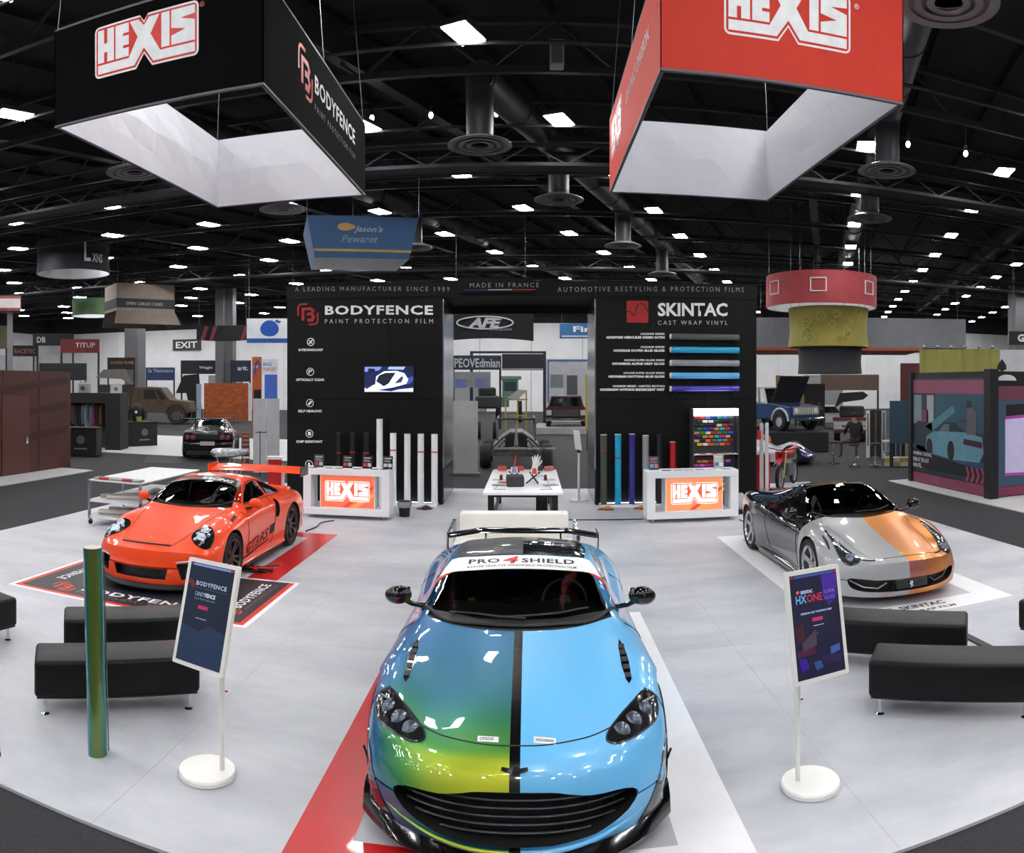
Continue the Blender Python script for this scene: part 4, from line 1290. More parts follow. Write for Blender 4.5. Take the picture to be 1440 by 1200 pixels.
def body_mesh(stations, bow_f, bow_r, bulge=.05, ny=5, ns=4, hw=.95, pw=2.6):
    L = stations[-1][0]
    npt = len(stations[0][1])
    paths = []
    for k in range(npt):
        paths.append(spline([Vector((s[1][k][0], s[0], s[1][k][1])) for s in stations], ny))
    rings = []
    for i in range(len(paths[0])):
        sec = [paths[k][i] for k in range(npt)]
        y = sec[0].y
        half = spline(sec, ns, True)
        for p in half:
            p.x = max(p.x, 0)
        half[0].x = half[-1].x = 0
        rings.append(half)

    def cap(ring, sgn):
        zs = [p.z for p in ring]
        zm = (min(zs) + max(zs)) / 2
        out = []
        for s in (.04, .3, .52, .7, .84, .94):
            r = []
            for p in ring:
                r.append(Vector((p.x * (1 - .03 * (1 - s)), p.y + sgn * bulge * (1 - s * s), zm + (p.z - zm) * s)))
            out.append(r)
        return out
    rings = cap(rings[0], -1) + rings + list(reversed(cap(rings[-1], 1)))
    m = len(rings[0])

    def warp(p):
        f = (abs(p.x) / hw) ** pw
        y = p.y
        if y < bow_f[1]:
            y = y + bow_f[0] * f * (1 - max(0, p.y) / bow_f[1])
        if p.y > L - bow_r[1]:
            y = y - bow_r[0] * f * (1 - max(0, L - p.y) / bow_r[1])
        return Vector((p.x, y, p.z))
    vs, fs = [], []
    W = 2 * m - 2
    for r in rings:
        full = r + [Vector((-p.x, p.y, p.z)) for p in reversed(r[1:-1])]
        vs += [warp(p) for p in full]
    for i in range(len(rings) - 1):
        for k in range(W):
            k2 = (k + 1) % W
            fs.append((i * W + k, i * W + k2, (i + 1) * W + k2, (i + 1) * W + k))
    # close both ends
    c = len(vs)
    for base in (0, (len(rings) - 1) * W):
        ring = list(range(base, base + W))
        half = W // 2
        for k in range(half):
            a, b = ring[k], ring[k + 1]
            a2, b2 = ring[(W - k) % W], ring[W - k - 1]
            f = (a, b, b2, a2) if a != a2 else (a, b, b2)
            if b == b2:
                f = (a, b, a2)
            if len(set(f)) >= 3:
                fs.append(f)
    me = bpy.data.meshes.new('body')
    me.from_pydata([tuple(v) for v in vs], [], fs)
    bm = bmesh.new()
    bm.from_mesh(me)
    bmesh.ops.remove_doubles(bm, verts=bm.verts, dist=2e-4)
    bmesh.ops.dissolve_degenerate(bm, edges=bm.edges, dist=1e-4)
    bmesh.ops.recalc_face_normals(bm, faces=bm.faces)
    for f in bm.faces:
        f.smooth = True
    bm.to_mesh(me)
    bm.free()
    return me


def bvh_of(me):
    return BVHTree.FromPolygons([v.co.copy() for v in me.vertices], [tuple(p.vertices) for p in me.polygons])


def cutter(mb, m):
    me = bpy.data.meshes.new('cutter')
    me.from_pydata(mb.v, [], mb.f)
    me.materials.append(m)
    bm = bmesh.new()
    bm.from_mesh(me)
    bmesh.ops.recalc_face_normals(bm, faces=bm.faces)
    bm.to_mesh(me)
    bm.free()
    o = bpy.data.objects.new('cutter', me)
    COL.objects.link(o)
    return o


def carve(o, cutters, ang=.7):
    for c in cutters:
        c.parent = o.parent
        md = o.modifiers.new('cut', 'BOOLEAN')
        md.operation = 'DIFFERENCE'
        md.solver = 'EXACT'
        md.object = c
        md.material_mode = 'TRANSFER'
    bpy.context.view_layer.update()
    dg = bpy.context.evaluated_depsgraph_get()
    me = bpy.data.meshes.new_from_object(o.evaluated_get(dg))
    o.modifiers.clear()
    old = o.data
    o.data = me
    me.name = old.name
    bpy.data.meshes.remove(old)
    for c in cutters:
        bpy.data.objects.remove(c)
    shade(me, ang)


AXES = {'front': (lambda a, b: Vector((a, -3, b)), Vector((0, 1, 0))), 'top': (lambda a, b: Vector((a, b, 4)), Vector((0, 0, -1))),
        'right': (lambda a, b: Vector((4, a, b)), Vector((-1, 0, 0))), 'left': (lambda a, b: Vector((-4, a, b)), Vector((1, 0, 0))), 'rear': (lambda a, b: Vector((a, 9, b)), Vector((0, -1, 0)))}


def patch(bvh, outline, view, name, m, parent, off=.004, step=.05, skirt=.012, holes=None):
    """a thin shell that follows the body inside an outline seen from one side"""
    org, d = AXES[view]
    bm = bmesh.new()
    pts = []
    n = len(outline)
    for i in range(n):
        a, b = Vector(outline[i]), Vector(outline[(i + 1) % n])
        k = max(1, int((b - a).length / step))
        for j in range(k):
            pts.append(a.lerp(b, j / k))
    vs = [bm.verts.new((p.x, p.y, 0)) for p in pts]
    es = [bm.edges.new((vs[i], vs[(i + 1) % len(vs)])) for i in range(len(vs))]
    bmesh.ops.triangle_fill(bm, use_beauty=True, use_dissolve=False, edges=es)
    for _ in range(4):
        lo = [e for e in bm.edges if e.calc_length() > step * 1.5]
        if not lo:
            break
        bmesh.ops.subdivide_edges(bm, edges=lo, cuts=1)
        bmesh.ops.triangulate(bm, faces=[f for f in bm.faces if len(f.verts) > 3])
    nor = {}
    bad = []
    for v in bm.verts:
        h = bvh.ray_cast(org(v.co.x, v.co.y), d)
        if h[0] is None:
            bad.append(v)
            continue
        nn = h[1]
        if nn.dot(d) > 0:
            nn = -nn
        nor[v] = nn
        v.co = h[0] + nn * off
    if bad:
        bmesh.ops.delete(bm, geom=bad, context='VERTS')
    bmesh.ops.recalc_face_normals(bm, faces=bm.faces)
    fl = [f for f in bm.faces if f.normal.dot(d) > 0]
    if len(fl) > len(bm.faces) / 2:
        bmesh.ops.reverse_faces(bm, faces=bm.faces)
    if skirt:
        be = [e for e in bm.edges if len(e.link_faces) == 1]
        ret = bmesh.ops.extrude_edge_only(bm, edges=be)
        for e in [x for x in ret['geom'] if isinstance(x, bmesh.types.BMEdge)]:
            pass
        new = [x for x in ret['geom'] if isinstance(x, bmesh.types.BMVert)]
        for v in new:
            src = min(((u.co - v.co).length, i, u) for i, u in enumerate(nor) if u.is_valid)[2]
            v.co = v.co - nor[src] * skirt
    me = bpy.data.meshes.new(name)
    bm.to_mesh(me)
    bm.free()
    me.materials.append(m)
    shade(me, .9)
    o = bpy.data.objects.new(name, me)
    return link(o, parent)


def smooth_loop(pts, n=3):
    P = [Vector((x, y, 0)) for x, y in pts]
    N = len(P)
    out = []
    for i in range(N):
        p0, p1, p2, p3 = P[i - 1], P[i], P[(i + 1) % N], P[(i + 2) % N]
        for k in range(n):
            t = k / n
            q = .5 * ((2 * p1) + (p2 - p0) * t + (2 * p0 - 5 * p1 + 4 * p2 - p3) * t * t + (3 * p1 - p0 - 3 * p2 + p3) * t ** 3)
            out.append((q.x, q.y))
    return out


def both(f):
    """run for the right side and mirrored for the left"""
    for s in (1, -1):
        f(s)


def mirror_pts(poly, s):
    return [(x * s, y) for x, y in poly]


def ribbon(bvh, pts, view, r, name, m, parent, off=.002, n=6, k=6):
    """a thin line (shut line, trim) lying on the body"""
    org, d = AXES[view]
    out = []
    for p in crom([(x, y, 0) for x, y in pts], k):
        h = bvh.ray_cast(org(p.x, p.y), d)
        if h[0] is not None:
            nn = h[1] if h[1].dot(d) < 0 else -h[1]
            out.append(h[0] + nn * off)
    if len(out) < 2:
        return None
    return MB().tube(out, r, n).build(name, m, parent, smooth=1)


def decal(bvh, s, M2, w, h, view, m, parent, bold=0.0, off=.006, shear=0.0, spacing=1.0, name='lettering'):
    """letters laid on the body: M2 maps text x,y to the outline plane of the view"""
    me = text_mesh(s, bold, spacing, shear)
    xs = [v.co.x for v in me.vertices]
    ys = [v.co.y for v in me.vertices]
    x0, x1, y0, y1 = min(xs), max(xs), min(ys), max(ys)
    bm = bmesh.new()
    bm.from_mesh(me)
    bmesh.ops.triangulate(bm, faces=bm.faces)
    org, d = AXES[view]
    bad = []
    for v in bm.verts:
        a, b = M2((v.co.x - x0) / (x1 - x0) * w, (v.co.y - y0) / (y1 - y0) * h)
        hit = bvh.ray_cast(org(a, b), d)
        if hit[0] is None:
            bad.append(v)
            continue
        nn = hit[1] if hit[1].dot(d) < 0 else -hit[1]
        v.co = hit[0] + nn * off
    if bad:
        bmesh.ops.delete(bm, geom=bad, context='VERTS')
    bm.to_mesh(me)
    bm.free()
    me.materials.clear()
    me.materials.append(m)
    me.name = name
    o = bpy.data.objects.new(name, me)
    return link(o, parent)


tyre_m = mat('tyre_rubber', '#17171a', .75, vary=.1, scale=20)
disc_m = mat('brake_disc', '#77797c', .3, metal=.9)
trim_black = mat('gloss_black_trim', '#08080a', .12, coat=.6, vary=.05)
satin_black = mat('satin_black_trim', '#121214', .5, vary=.1)
cabin_m = mat('cabin_lining', '#2a2a2e', .75, vary=.15)
well_m = mat('wheel_well', '#0c0c0e', .9)
mesh_m = mat('grille_mesh', '#1c1c1f', .5, vary=.4, scale=60)


def glass_mat(name, tint, refl=1.0):
    m = bpy.data.materials.new(name)
    m.use_nodes = True
    nt = m.node_tree
    nt.nodes.clear()
    out = nt.nodes.new('ShaderNodeOutputMaterial')
    mx = nt.nodes.new('ShaderNodeMixShader')
    tr = nt.nodes.new('ShaderNodeBsdfTransparent')
    gl = nt.nodes.new('ShaderNodeBsdfGlossy')
    fr = nt.nodes.new('ShaderNodeFresnel')
    fr.inputs['IOR'].default_value = 1.5
    tr.inputs['Color'].default_value = (*tint, 1)
    gl.inputs['Roughness'].default_value = .015
    gl.inputs['Color'].default_value = (refl, refl, refl, 1)
    nt.links.new(fr.outputs[0], mx.inputs[0])
    nt.links.new(tr.outputs[0], mx.inputs[1])
    nt.links.new(gl.outputs[0], mx.inputs[2])
    nt.links.new(mx.outputs[0], out.inputs['Surface'])
    return m


screen_glass = glass_mat('windscreen_glass', (.68, .71, .72))
lamp_glass = glass_mat('headlamp_glass', (.75, .78, .8))
window_glass = glass_mat('window_glass', (.32, .34, .36))


def wheel(parent, x, y, r, w, side, m_rim, style='ten', hub=None, caliper='#b01818', rr=None):
    """side +1 right, -1 left; the tyre is the part, rim and brake its pieces"""
    rr = rr or r * .74
    M = Matrix.Translation((x, y, r)) @ Matrix.Rotation(side * PI / 2, 4, 'Y')      # local z points outwards
    h = w / 2
    prof = [(rr, -h * .9), (r * .93, -h), (r * .985, -h * .8), (r, -h * .5), (r, h * .5), (r * .985, h * .8), (r * .93, h), (rr + .01, h * .92), (rr - .005, h * .8), (rr - .012, h * .1), (rr - .012, -h * .7)]
    t = MB().lathe(prof, 40, 0, M, closed=True).build('tyre', tyre_m, parent, smooth=.7)
    rim = MB()
    rim.lathe([(rr + .004, h * .93), (rr - .012, h * .97), (rr - .03, h * .8), (rr - .022, h * .1), (rr - .012, -h * .6), (rr - .004, h * .1)], 40, 0, M, closed=True)
    n = {'ten': 10, 'five': 5, 'double': 10, 'y': 7}[style]
    for k in range(n):
        a = 2 * PI * k / n
        if style == 'double':
            a = 2 * PI * (k // 2) / 5 + (.22 if k % 2 else -.22)
        R = M @ Matrix.Rotation(a, 4, 'Z')
        w0, w1 = {'ten': (.018, .012), 'five': (.05, .036), 'double': (.02, .014), 'y': (.022, .014)}[style]
        z0, z1 = h * .72, h * .86
        ri, ro = .05, rr - .016
        if style in ('five',):
            q = [(ri * .6, -w0), (ro * .55, -w0 * .62), (ro, -w1 * 1.15), (ro, w1 * 1.15), (ro * .55, w0 * .62), (ri * .6, w0)]
        else:
            q = [(ri, -w0), (ro, -w1), (ro, w1), (ri, w0)]
        vs = [(px, py, z0 - .012 - (.02 if px < .1 else 0)) for px, py in q] + [(px, py, (z1 if px > ro * .8 else z0 - .01)) for px, py in q]
        m_ = len(q)
        fs = [tuple(range(m_, 2 * m_)), tuple(reversed(range(m_)))] + [(i, (i + 1) % m_, m_ + (i + 1) % m_, m_ + i) for i in range(m_)]
        rim.add(vs, fs, 0, R)
        if style == 'y':
            for s in (-1, 1):
                q = [(rr * .55, -.01), (ro, s * .075 - .012), (ro, s * .075 + .012), (rr * .5, .012)]
                vs = [(px, py, z0 - .012) for px, py in q] + [(px, py, z1 - .004) for px, py in q]
                rim.add(vs, [(4, 5, 6, 7), (3, 2, 1, 0), (0, 1, 5, 4), (1, 2, 6, 5), (2, 3, 7, 6), (3, 0, 4, 7)], 0, R)
    rim.lathe([(.001, h * .78), (.045, h * .78), (.07, h * .7), (.075, h * .4), (.001, h * .4)], 20, 0, M)
    rim.build('rim', m_rim, t, fix=True, smooth=.6)
    MB().lathe([(.001, h * .785), (.03, h * .785), (.034, h * .77), (.001, h * .77)], 18, 0, M).build('hub_cap', hub or trim_black, t, smooth=.6)
    MB().lathe([(.06, h * .1), (rr * .8, h * .1), (rr * .8, h * .02), (.06, h * .02)], 32, 0, M, closed=True).build('brake_disc', disc_m, t, smooth=.6)
    C = M @ Matrix.Rotation(.5, 4, 'Z')
    MB().prism([(rr * .55 * math.cos(a_), rr * .55 * math.sin(a_)) for a_ in (-.4, 0, .4)] + [(rr * .86 * math.cos(a_), rr * .86 * math.sin(a_)) for a_ in (.4, 0, -.4)], h * .05, h * .3, 0, C).build('brake_caliper', mat('caliper_' + caliper[1:], caliper, .4), t)
    return t


def steering_wheel(parent, x, y, z, r=.18, tilt=.45):
    M = Matrix.Translation((x, y, z)) @ Matrix.Rotation(PI / 2 - tilt, 4, 'X')
    mb = MB()
    pts = [M @ Vector((r * math.cos(2 * PI * k / 24), r * math.sin(2 * PI * k / 24), 0)) for k in range(25)]
    mb.tube(pts, .016, 8)
    for a in (0, PI, -PI / 2):
        mb.bar(M @ Vector((0, 0, 0)), M @ Vector((r * math.cos(a), r * math.sin(a), 0)), .03, .015)
    mb.lathe([(.001, -.02), (.06, -.02), (.05, .03), (.001, .03)], 16, 0, M)
    return mb.build('steering_wheel', satin_black, parent, smooth=.8)


def seat(parent, x, y, z, m, w=.5, h=.72):
    mb = MB()
    mb.box(-w / 2, w / 2, -.25, .25, 0, .14, M=Matrix.Translation((x, y, z)))
    mb.box(-w / 2, w / 2, 0, .13, 0, h, M=Matrix.Translation((x, y + .2, z + .08)) @ Matrix.Rotation(-.25, 4, 'X'))
    mb.box(-w * .28, w * .28, 0, .1, h, h + .17, M=Matrix.Translation((x, y + .2, z + .08)) @ Matrix.Rotation(-.25, 4, 'X'))
    return mb.build('seat', m, parent, bevel=.04, segs=2, smooth=.9)


def split_paint(name, xs, mats_spec, cond=None):
    """one paint per side of the car: mats_spec = [(colour or iridescent stops, rough, metal)], xs = borders in local x"""
    m = bpy.data.materials.new(name)
    m.use_nodes = True
    return m


def zone(nt, sock, thr, width=.001, less=False):
    """1 where the socket is above thr"""
    n = nt.nodes.new('ShaderNodeMath')
    n.operation = 'LESS_THAN' if less else 'GREATER_THAN'
    n.inputs[1].default_value = thr
    nt.links.new(sock, n.inputs[0])
    return n.outputs[0]


def mathn(nt, op, a, b):
    n = nt.nodes.new('ShaderNodeMath')
    n.operation = op
    for i, s in enumerate((a, b)):
        if isinstance(s, (int, float)):
            n.inputs[i].default_value = s
        else:
            nt.links.new(s, n.inputs[i])
    return n.outputs[0]


def mixsh(nt, fac, a, b):
    n = nt.nodes.new('ShaderNodeMixShader')
    nt.links.new(fac, n.inputs[0])
    nt.links.new(a, n.inputs[1])
    nt.links.new(b, n.inputs[2])
    return n.outputs[0]


def paint_node(nt, color, rough=.3, metal=0.0, coat=1.0, stops=None, spec=.5):
    b = nt.nodes.new('ShaderNodeBsdfPrincipled')
    b.inputs['Roughness'].default_value = rough
    b.inputs['Metallic'].default_value = metal
    b.inputs['Coat Weight'].default_value = coat
    b.inputs['Coat Roughness'].default_value = .02
    b.inputs['Specular IOR Level'].default_value = spec
    if stops:
        lw = nt.nodes.new('ShaderNodeLayerWeight')
        lw.inputs['Blend'].default_value = .5
        rp = nt.nodes.new('ShaderNodeValToRGB')
        el = rp.color_ramp.elements
        while len(el) < len(stops):
            el.new(.5)
        for e, (p, c) in zip(el, stops):
            e.position = p
            e.color = (*lin(c), 1)
        nt.links.new(lw.outputs['Facing'], rp.inputs['Fac'])
        nt.links.new(rp.outputs['Color'], b.inputs['Base Color'])
    else:
        nz = nt.nodes.new('ShaderNodeTexNoise')
        nz.inputs['Scale'].default_value = 400
        mr = nt.nodes.new('ShaderNodeMix')
        mr.data_type = 'RGBA'
        c = lin(color)
        mr.inputs[6].default_value = (*[v * .97 for v in c], 1)
        mr.inputs[7].default_value = (*[min(1, v * 1.03) for v in c], 1)
        nt.links.new(nz.outputs['Fac'], mr.inputs['Factor'])
        nt.links.new(mr.outputs[2], b.inputs['Base Color'])
    return b.outputs[0]


def blank(name):
    m = bpy.data.materials.new(name)
    m.use_nodes = True
    nt = m.node_tree
    nt.nodes.clear()
    out = nt.nodes.new('ShaderNodeOutputMaterial')
    tc = nt.nodes.new('ShaderNodeTexCoord')
    sp = nt.nodes.new('ShaderNodeSeparateXYZ')
    nt.links.new(tc.outputs['Object'], sp.inputs[0])
    return m, nt, out, sp


def wheel_cut(x0, x1, y, r, zc):
    return MB().cyl((x0, y, zc), (x1, y, zc), r, 48)


def door_mirror(parent, s, x, y, z, m, m_arm, sx=1.0, arm=None, out=.2):
    hd = MB()
    hd.sphere((0, 0, 0), .1 * sx, .065, .075, 18, 10)
    o = hd.build('mirror_housing', m, parent, (s * (x + out), y, z), (.1, s * .15, s * .25), smooth=1.2)
    MB().box(-.075 * sx, .075 * sx, .052, .058, -.045, .045).build('mirror_glass', mat('mirror_glass', '#88909a', .03, metal=1.0), o, bevel=.002)
    MB().tube([(s * (x - .03), y + .03, z - .09), (s * (x + out * .4), y + .01, z - .07), (s * (x + out * .8), y, z - .03)], [.022, .02, .024], 8).build('mirror_arm', m_arm, parent, smooth=1)
    return o


# ------------------------------------------------------------------ middle car: blue and colour-flip green coupe
def build_front_coupe():
    t = thing('sports_car', 'blue and green colour-flip sports coupe with a black stripe, centre front', 'car', (-.09, 4.02, 0))
    B = [(0, .12), (.86, .12)]
    st = [
        (0.00, [(0, .16), (.80, .16), (.87, .23), (.89, .34), (.87, .47), (.78, .53), (.50, .565), (.25, .575), (0, .58)]),
        (0.10, [(0, .13), (.84, .13), (.90, .22), (.92, .40), (.90, .56), (.79, .63), (.50, .635), (.25, .645), (0, .65)]),
        (0.40, B + [(.92, .22), (.945, .45), (.925, .66), (.80, .755), (.53, .725), (.27, .75), (0, .755)]),
        (0.90, B + [(.935, .24), (.968, .50), (.945, .74), (.79, .84), (.55, .825), (.28, .86), (0, .865)]),
        (1.27, B + [(.92, .22), (.95, .50), (.93, .76), (.79, .868), (.60, .895), (.30, .93), (0, .938)]),
        (1.52, B + [(.915, .22), (.94, .50), (.92, .77), (.785, .885), (.665, .935), (.34, 1.005), (0, 1.02)]),
        (1.90, B + [(.915, .22), (.935, .5), (.912, .78), (.775, .898), (.66, 1.07), (.34, 1.13), (0, 1.145)]),
        (2.20, B + [(.915, .22), (.93, .5), (.91, .78), (.765, .905), (.61, 1.185), (.33, 1.225), (0, 1.235)]),
        (2.55, B + [(.92, .22), (.935, .5), (.92, .78), (.77, .91), (.59, 1.215), (.32, 1.258), (0, 1.272)]),
        (3.00, B + [(.93, .22), (.955, .5), (.945, .79), (.80, .92), (.57, 1.175), (.31, 1.225), (0, 1.24)]),
        (3.40, B + [(.945, .24), (.97, .5), (.96, .80), (.83, .925), (.55, 1.07), (.3, 1.125), (0, 1.145)]),
        (3.80, [(0, .16), (.86, .16), (.95, .26), (.97, .52), (.95, .80), (.82, .92), (.55, .98), (.3, 1.015), (0, 1.03)]),
        (4.20, [(0, .24), (.84, .24), (.93, .3), (.95, .54), (.92, .80), (.80, .90), (.55, .935), (.3, .95), (0, .955)]),
        (4.44, [(0, .32), (.78, .32), (.86, .4), (.89, .6), (.87, .8), (.76, .88), (.5, .91), (.25, .925), (0, .93)])]
    me = body_mesh(st, (.46, 1.0), (.25, .8), .06)
    bv = bvh_of(me)
    m, nt, out, sp = blank('two_tone_wrap')
    x = sp.outputs['X']
    flip_ = paint_node(nt, None, .38, .35, .9, [(0.0, '#c4c824'), (.13, '#a0b82c'), (.23, '#559a3e'), (.33, '#227a52'), (.42, '#126a7a'), (.54, '#10689a'), (1, '#1862a8')])
    blue = paint_node(nt, '#6cbef2', .3, 0, .9)
    blk = paint_node(nt, '#0b0b0d', .2, 0, 1)
    a = mixsh(nt, zone(nt, x, .0), flip_, blue)
    inner = mathn(nt, 'MULTIPLY', zone(nt, x, -.03), zone(nt, x, .03, less=True))
    s_ = mixsh(nt, inner, a, blk)
    nt.links.new(s_, out.inputs['Surface'])
    me.materials.append(m)
    body = link(bpy.data.objects.new('body', me), t)
    ay, by, wr = .90, 3.605, .345
    cut = []
    for yy in (ay, by):
        for s in (1, -1):
            cut.append(cutter(wheel_cut(s * .66, s * 1.2, yy, .395, .352), well_m))
    F = lambda poly: [(x_, z_) for x_, z_ in poly]
    grille = [(-.70, .37), (-.62, .43), (-.42, .452), (-.30, .475), (-.2, .492), (0, .497), (.2, .492), (.30, .475), (.42, .452), (.62, .43), (.70, .37), (.58, .27), (.4, .215), (.2, .19), (0, .183), (-.2, .19), (-.4, .215), (-.58, .27)]
    grille = smooth_loop(grille)
    M = Matrix(((1, 0, 0, 0), (0, 0, 1, 0), (0, 1, 0, 0), (0, 0, 0, 1)))       # outline x,y -> car x,z ; depth -> y
    cut.append(cutter(MB().prism(grille, -.5, .62, 0, M), well_m))
    wsc = [(-.70, .935), (-.60, 1.12), (-.53, 1.19), (0, 1.232), (.53, 1.19), (.60, 1.12), (.70, .935)]
    cut.append(cutter(MB().prism(wsc, 1.20, 2.9, 0, M), cabin_m))
    cut.append(cutter(MB().box(-.66, .66, 1.78, 2.95, .35, .96), cabin_m))
    carve(body, cut)
    # glazing
    ws = [(-.745, 1.72), (-.55, 1.46), (-.28, 1.355), (0, 1.325), (.28, 1.355), (.55, 1.46), (.745, 1.72), (.63, 2.10), (.55, 2.20), (.3, 2.235), (0, 2.245), (-.3, 2.235), (-.55, 2.20), (-.63, 2.10)]
    patch(bv, ws, 'top', 'windscreen', screen_glass, t, .004, .06)
    ribbon(bv, [(-.76, 1.75), (-.55, 1.45), (-.28, 1.345), (0, 1.315), (.28, 1.345), (.55, 1.45), (.76, 1.75)], 'top', .014, 'screen_seal', satin_black, t)
    cowl = [(-.74, 1.68), (-.55, 1.44), (-.28, 1.335), (0, 1.305), (.28, 1.335), (.55, 1.44), (.74, 1.68), (.64, 1.59), (.3, 1.40), (0, 1.37), (-.3, 1.40), (-.64, 1.59)]
    patch(bv, cowl, 'top', 'cowl_panel', satin_black, t, .006, .05)
    for s in (-1, 1):
        patch(bv, mirror_pts([(.77, 1.86), (.70, 2.02), (.64, 2.12), (.615, 2.105), (.655, 2.0), (.715, 1.83)], s), 'top', 'screen_edge', trim_black, t, .0055, .04)
    banner = [(-.66, 2.02), (-.35, 2.02), (0, 2.02), (.35, 2.02), (.66, 2.02), (.575, 2.21), (.3, 2.232), (0, 2.242), (-.3, 2.232), (-.575, 2.21)]
    bn = patch(bv, banner, 'top', 'sun_strip', mat('banner_white', '#f4f4f4', .45), t, .008, .05, .004)
    ink = mat('banner_ink', '#2a2226', .4)
    yb = lambda x_: 2.105 - .01 * (x_ / .6) ** 2
    decal(bv, 'PRO', lambda a_, b_: (-.43 + a_, yb(-.43 + a_) + b_), .26, .072, 'top', ink, bn, .03, .0105, 0, 1.1)
    decal(bv, '4', lambda a_, b_: (-.145 + a_, yb(-.145 + a_) - .01 + b_), .13, .115, 'top', REDP, bn, .03, .0105, .2)
    decal(bv, 'SHIELD', lambda a_, b_: (.01 + a_, yb(.01 + a_) + b_), .44, .072, 'top', ink, bn, .03, .0105, 0, 1.1)
    decal(bv, '4-LAYER TEAR-OFF WINDSHIELD PROTECTION FILM', lambda a_, b_: (-.44 + a_, yb(-.44 + a_) - .055 + b_), .9, .026, 'top', ink, bn, .01, .0105)
    for s in (-1, 1):
        patch(bv, mirror_pts([(.665, 2.015), (.56, 2.015), (.70, 1.94)], s), 'top', 'red_sticker', REDP, bn, .007, .04, .002)
    roof = [(-.54, 2.235), (-.3, 2.262), (0, 2.27), (.3, 2.262), (.54, 2.235), (.565, 2.5), (.55, 2.95), (.45, 3.0), (0, 3.04), (-.45, 3.0), (-.55, 2.95), (-.565, 2.5)]
    mr, ntr, outr, spr = blank('two_tone_roof')
    nt_ = ntr
    sat = paint_node(nt_, '#242428', .35, .2, .5)
    glo = paint_node(nt_, '#08080a', .12, 0, 1)
    nt_.links.new(mixsh(nt_, zone(nt_, spr.outputs['X'], .02), sat, glo), outr.inputs['Surface'])
    patch(bv, roof, 'top', 'roof_panel', mr, t, .004, .06)
    rw = [(-.5, 3.06), (0, 3.1), (.5, 3.06), (.52, 3.5), (.46, 3.78), (0, 3.86), (-.46, 3.78), (-.52, 3.5)]
    patch(bv, rw, 'top', 'rear_window', mat('dark_glass', '#0c0e10', .04, coat=.5), t, .004, .07)
    sw_ = [(1.95, .925), (2.2, 1.09), (2.5, 1.14), (2.85, 1.12), (3.1, 1.04), (3.2, .985), (2.6, .93)]
    for s, v in ((1, 'right'), (-1, 'left')):
        patch(bv, sw_, v, 'side_window', mat('dark_glass', '#0c0e10', .04), t, .004, .06)
        ribbon(bv, [(1.55, .88), (1.62, .6), (1.6, .3), (1.75, .2)], v, .004, 'shut_line', satin_black, t)
        ribbon(bv, [(2.95, .9), (3.0, .6), (2.85, .25)], v, .004, 'shut_line', satin_black, t)
        patch(bv, [(1.2, .34), (1.5, .4), (1.52, .62), (1.3, .6)], v, 'side_strake', trim_black, t, .004, .06)
        MB().box(min(s * .80, s * .95), max(s * .80, s * .95), 1.35, 3.2, .085, .14).build('side_skirt', trim_black, t, bevel=.015)
    # bonnet shut line, vents, lamps
    hood = [(-.80, 1.0), (-.815, .8), (-.74, .55), (-.60, .34), (-.4, .2), (-.2, .135), (0, .12), (.2, .135), (.4, .2), (.60, .34), (.74, .55), (.815, .8), (.80, 1.0)]
    ribbon(bv, [(-.93, .62), (-.80, .62)], 'top', .0035, 'shut_line', satin_black, t)
    ribbon(bv, [(.93, .62), (.80, .62)], 'top', .0035, 'shut_line', satin_black, t)
    ribbon(bv, [(-.56, .31), (-.4, .215), (-.2, .15), (0, .135), (.2, .15), (.4, .215), (.56, .31)], 'top', .0045, 'shut_line', satin_black, t, 0)
    for s in (-1, 1):
        v = patch(bv, mirror_pts([(.715, .66), (.735, .70), (.742, .9), (.735, 1.1), (.715, 1.22), (.695, 1.1), (.690, .85), (.70, .7)], s), 'top', 'bonnet_vent', trim_black, t, .003, .04)
        for k in range(5):
            yv = .74 + k * .09
            h = bv.ray_cast(Vector((s * .716, yv, 4)), Vector((0, 0, -1)))[0]
            MB().box(-.02, .02, -.02, .02, -.002, .006).build('vent_slat', mat('vent_slat', '#3a3a3e', .4), v, h + Vector((0, 0, .005)), (.4, 0, 0))
        lens = mirror_pts([(.872, .60), (.80, .60), (.715, .50), (.62, .39), (.545, .285), (.525, .215), (.575, .205), (.66, .25), (.76, .335), (.84, .43), (.875, .53)], s)
        hl = patch(bv, lens, 'top', 'headlamp', mat('lamp_bowl', '#141418', .15, coat=.8), t, .004, .035)
        ring = lens + [lens[0]]
        ribbon(bv, ring, 'top', .006, 'lamp_rim', mat('lamp_rim_dark', '#4a4c50', .2, metal=.6), t, .004, 6, 3)
        for (lx, ly, r_) in ((.62, .29, .045), (.70, .37, .045), (.78, .46, .04)):
            h = bv.ray_cast(Vector((s * lx, ly, 4)), Vector((0, 0, -1)))
            MB().lathe([(.001, .02), (r_ * .6, .016), (r_, .002), (r_ * 1.15, 0)], 18, M=Matrix.Translation(h[0]) @ Matrix.Rotation(.9, 4, 'X')).build('lamp_lens', mat('lamp_lens', '#5c6470', .25, metal=.6), hl, smooth=1)
        for k in range(3):
            lx, ly = .80 + k * .018, .52 + k * .02
            h = bv.ray_cast(Vector((s * lx, ly, 4)), Vector((0, 0, -1)))[0]
            MB().box(-.03, .03, -.004, .004, 0, .008).build('light_bar', mat('lamp_bar', '#9aa0a8', .3, metal=.6), hl, h, (0, 0, s * .7))
    # winged badge and code plates
    wing = [(-.075, .600), (-.07, .612), (-.018, .607), (-.01, .614), (.01, .614), (.018, .607), (.07, .612), (.075, .600), (.04, .594), (.016, .584), (-.016, .584), (-.04, .594)]
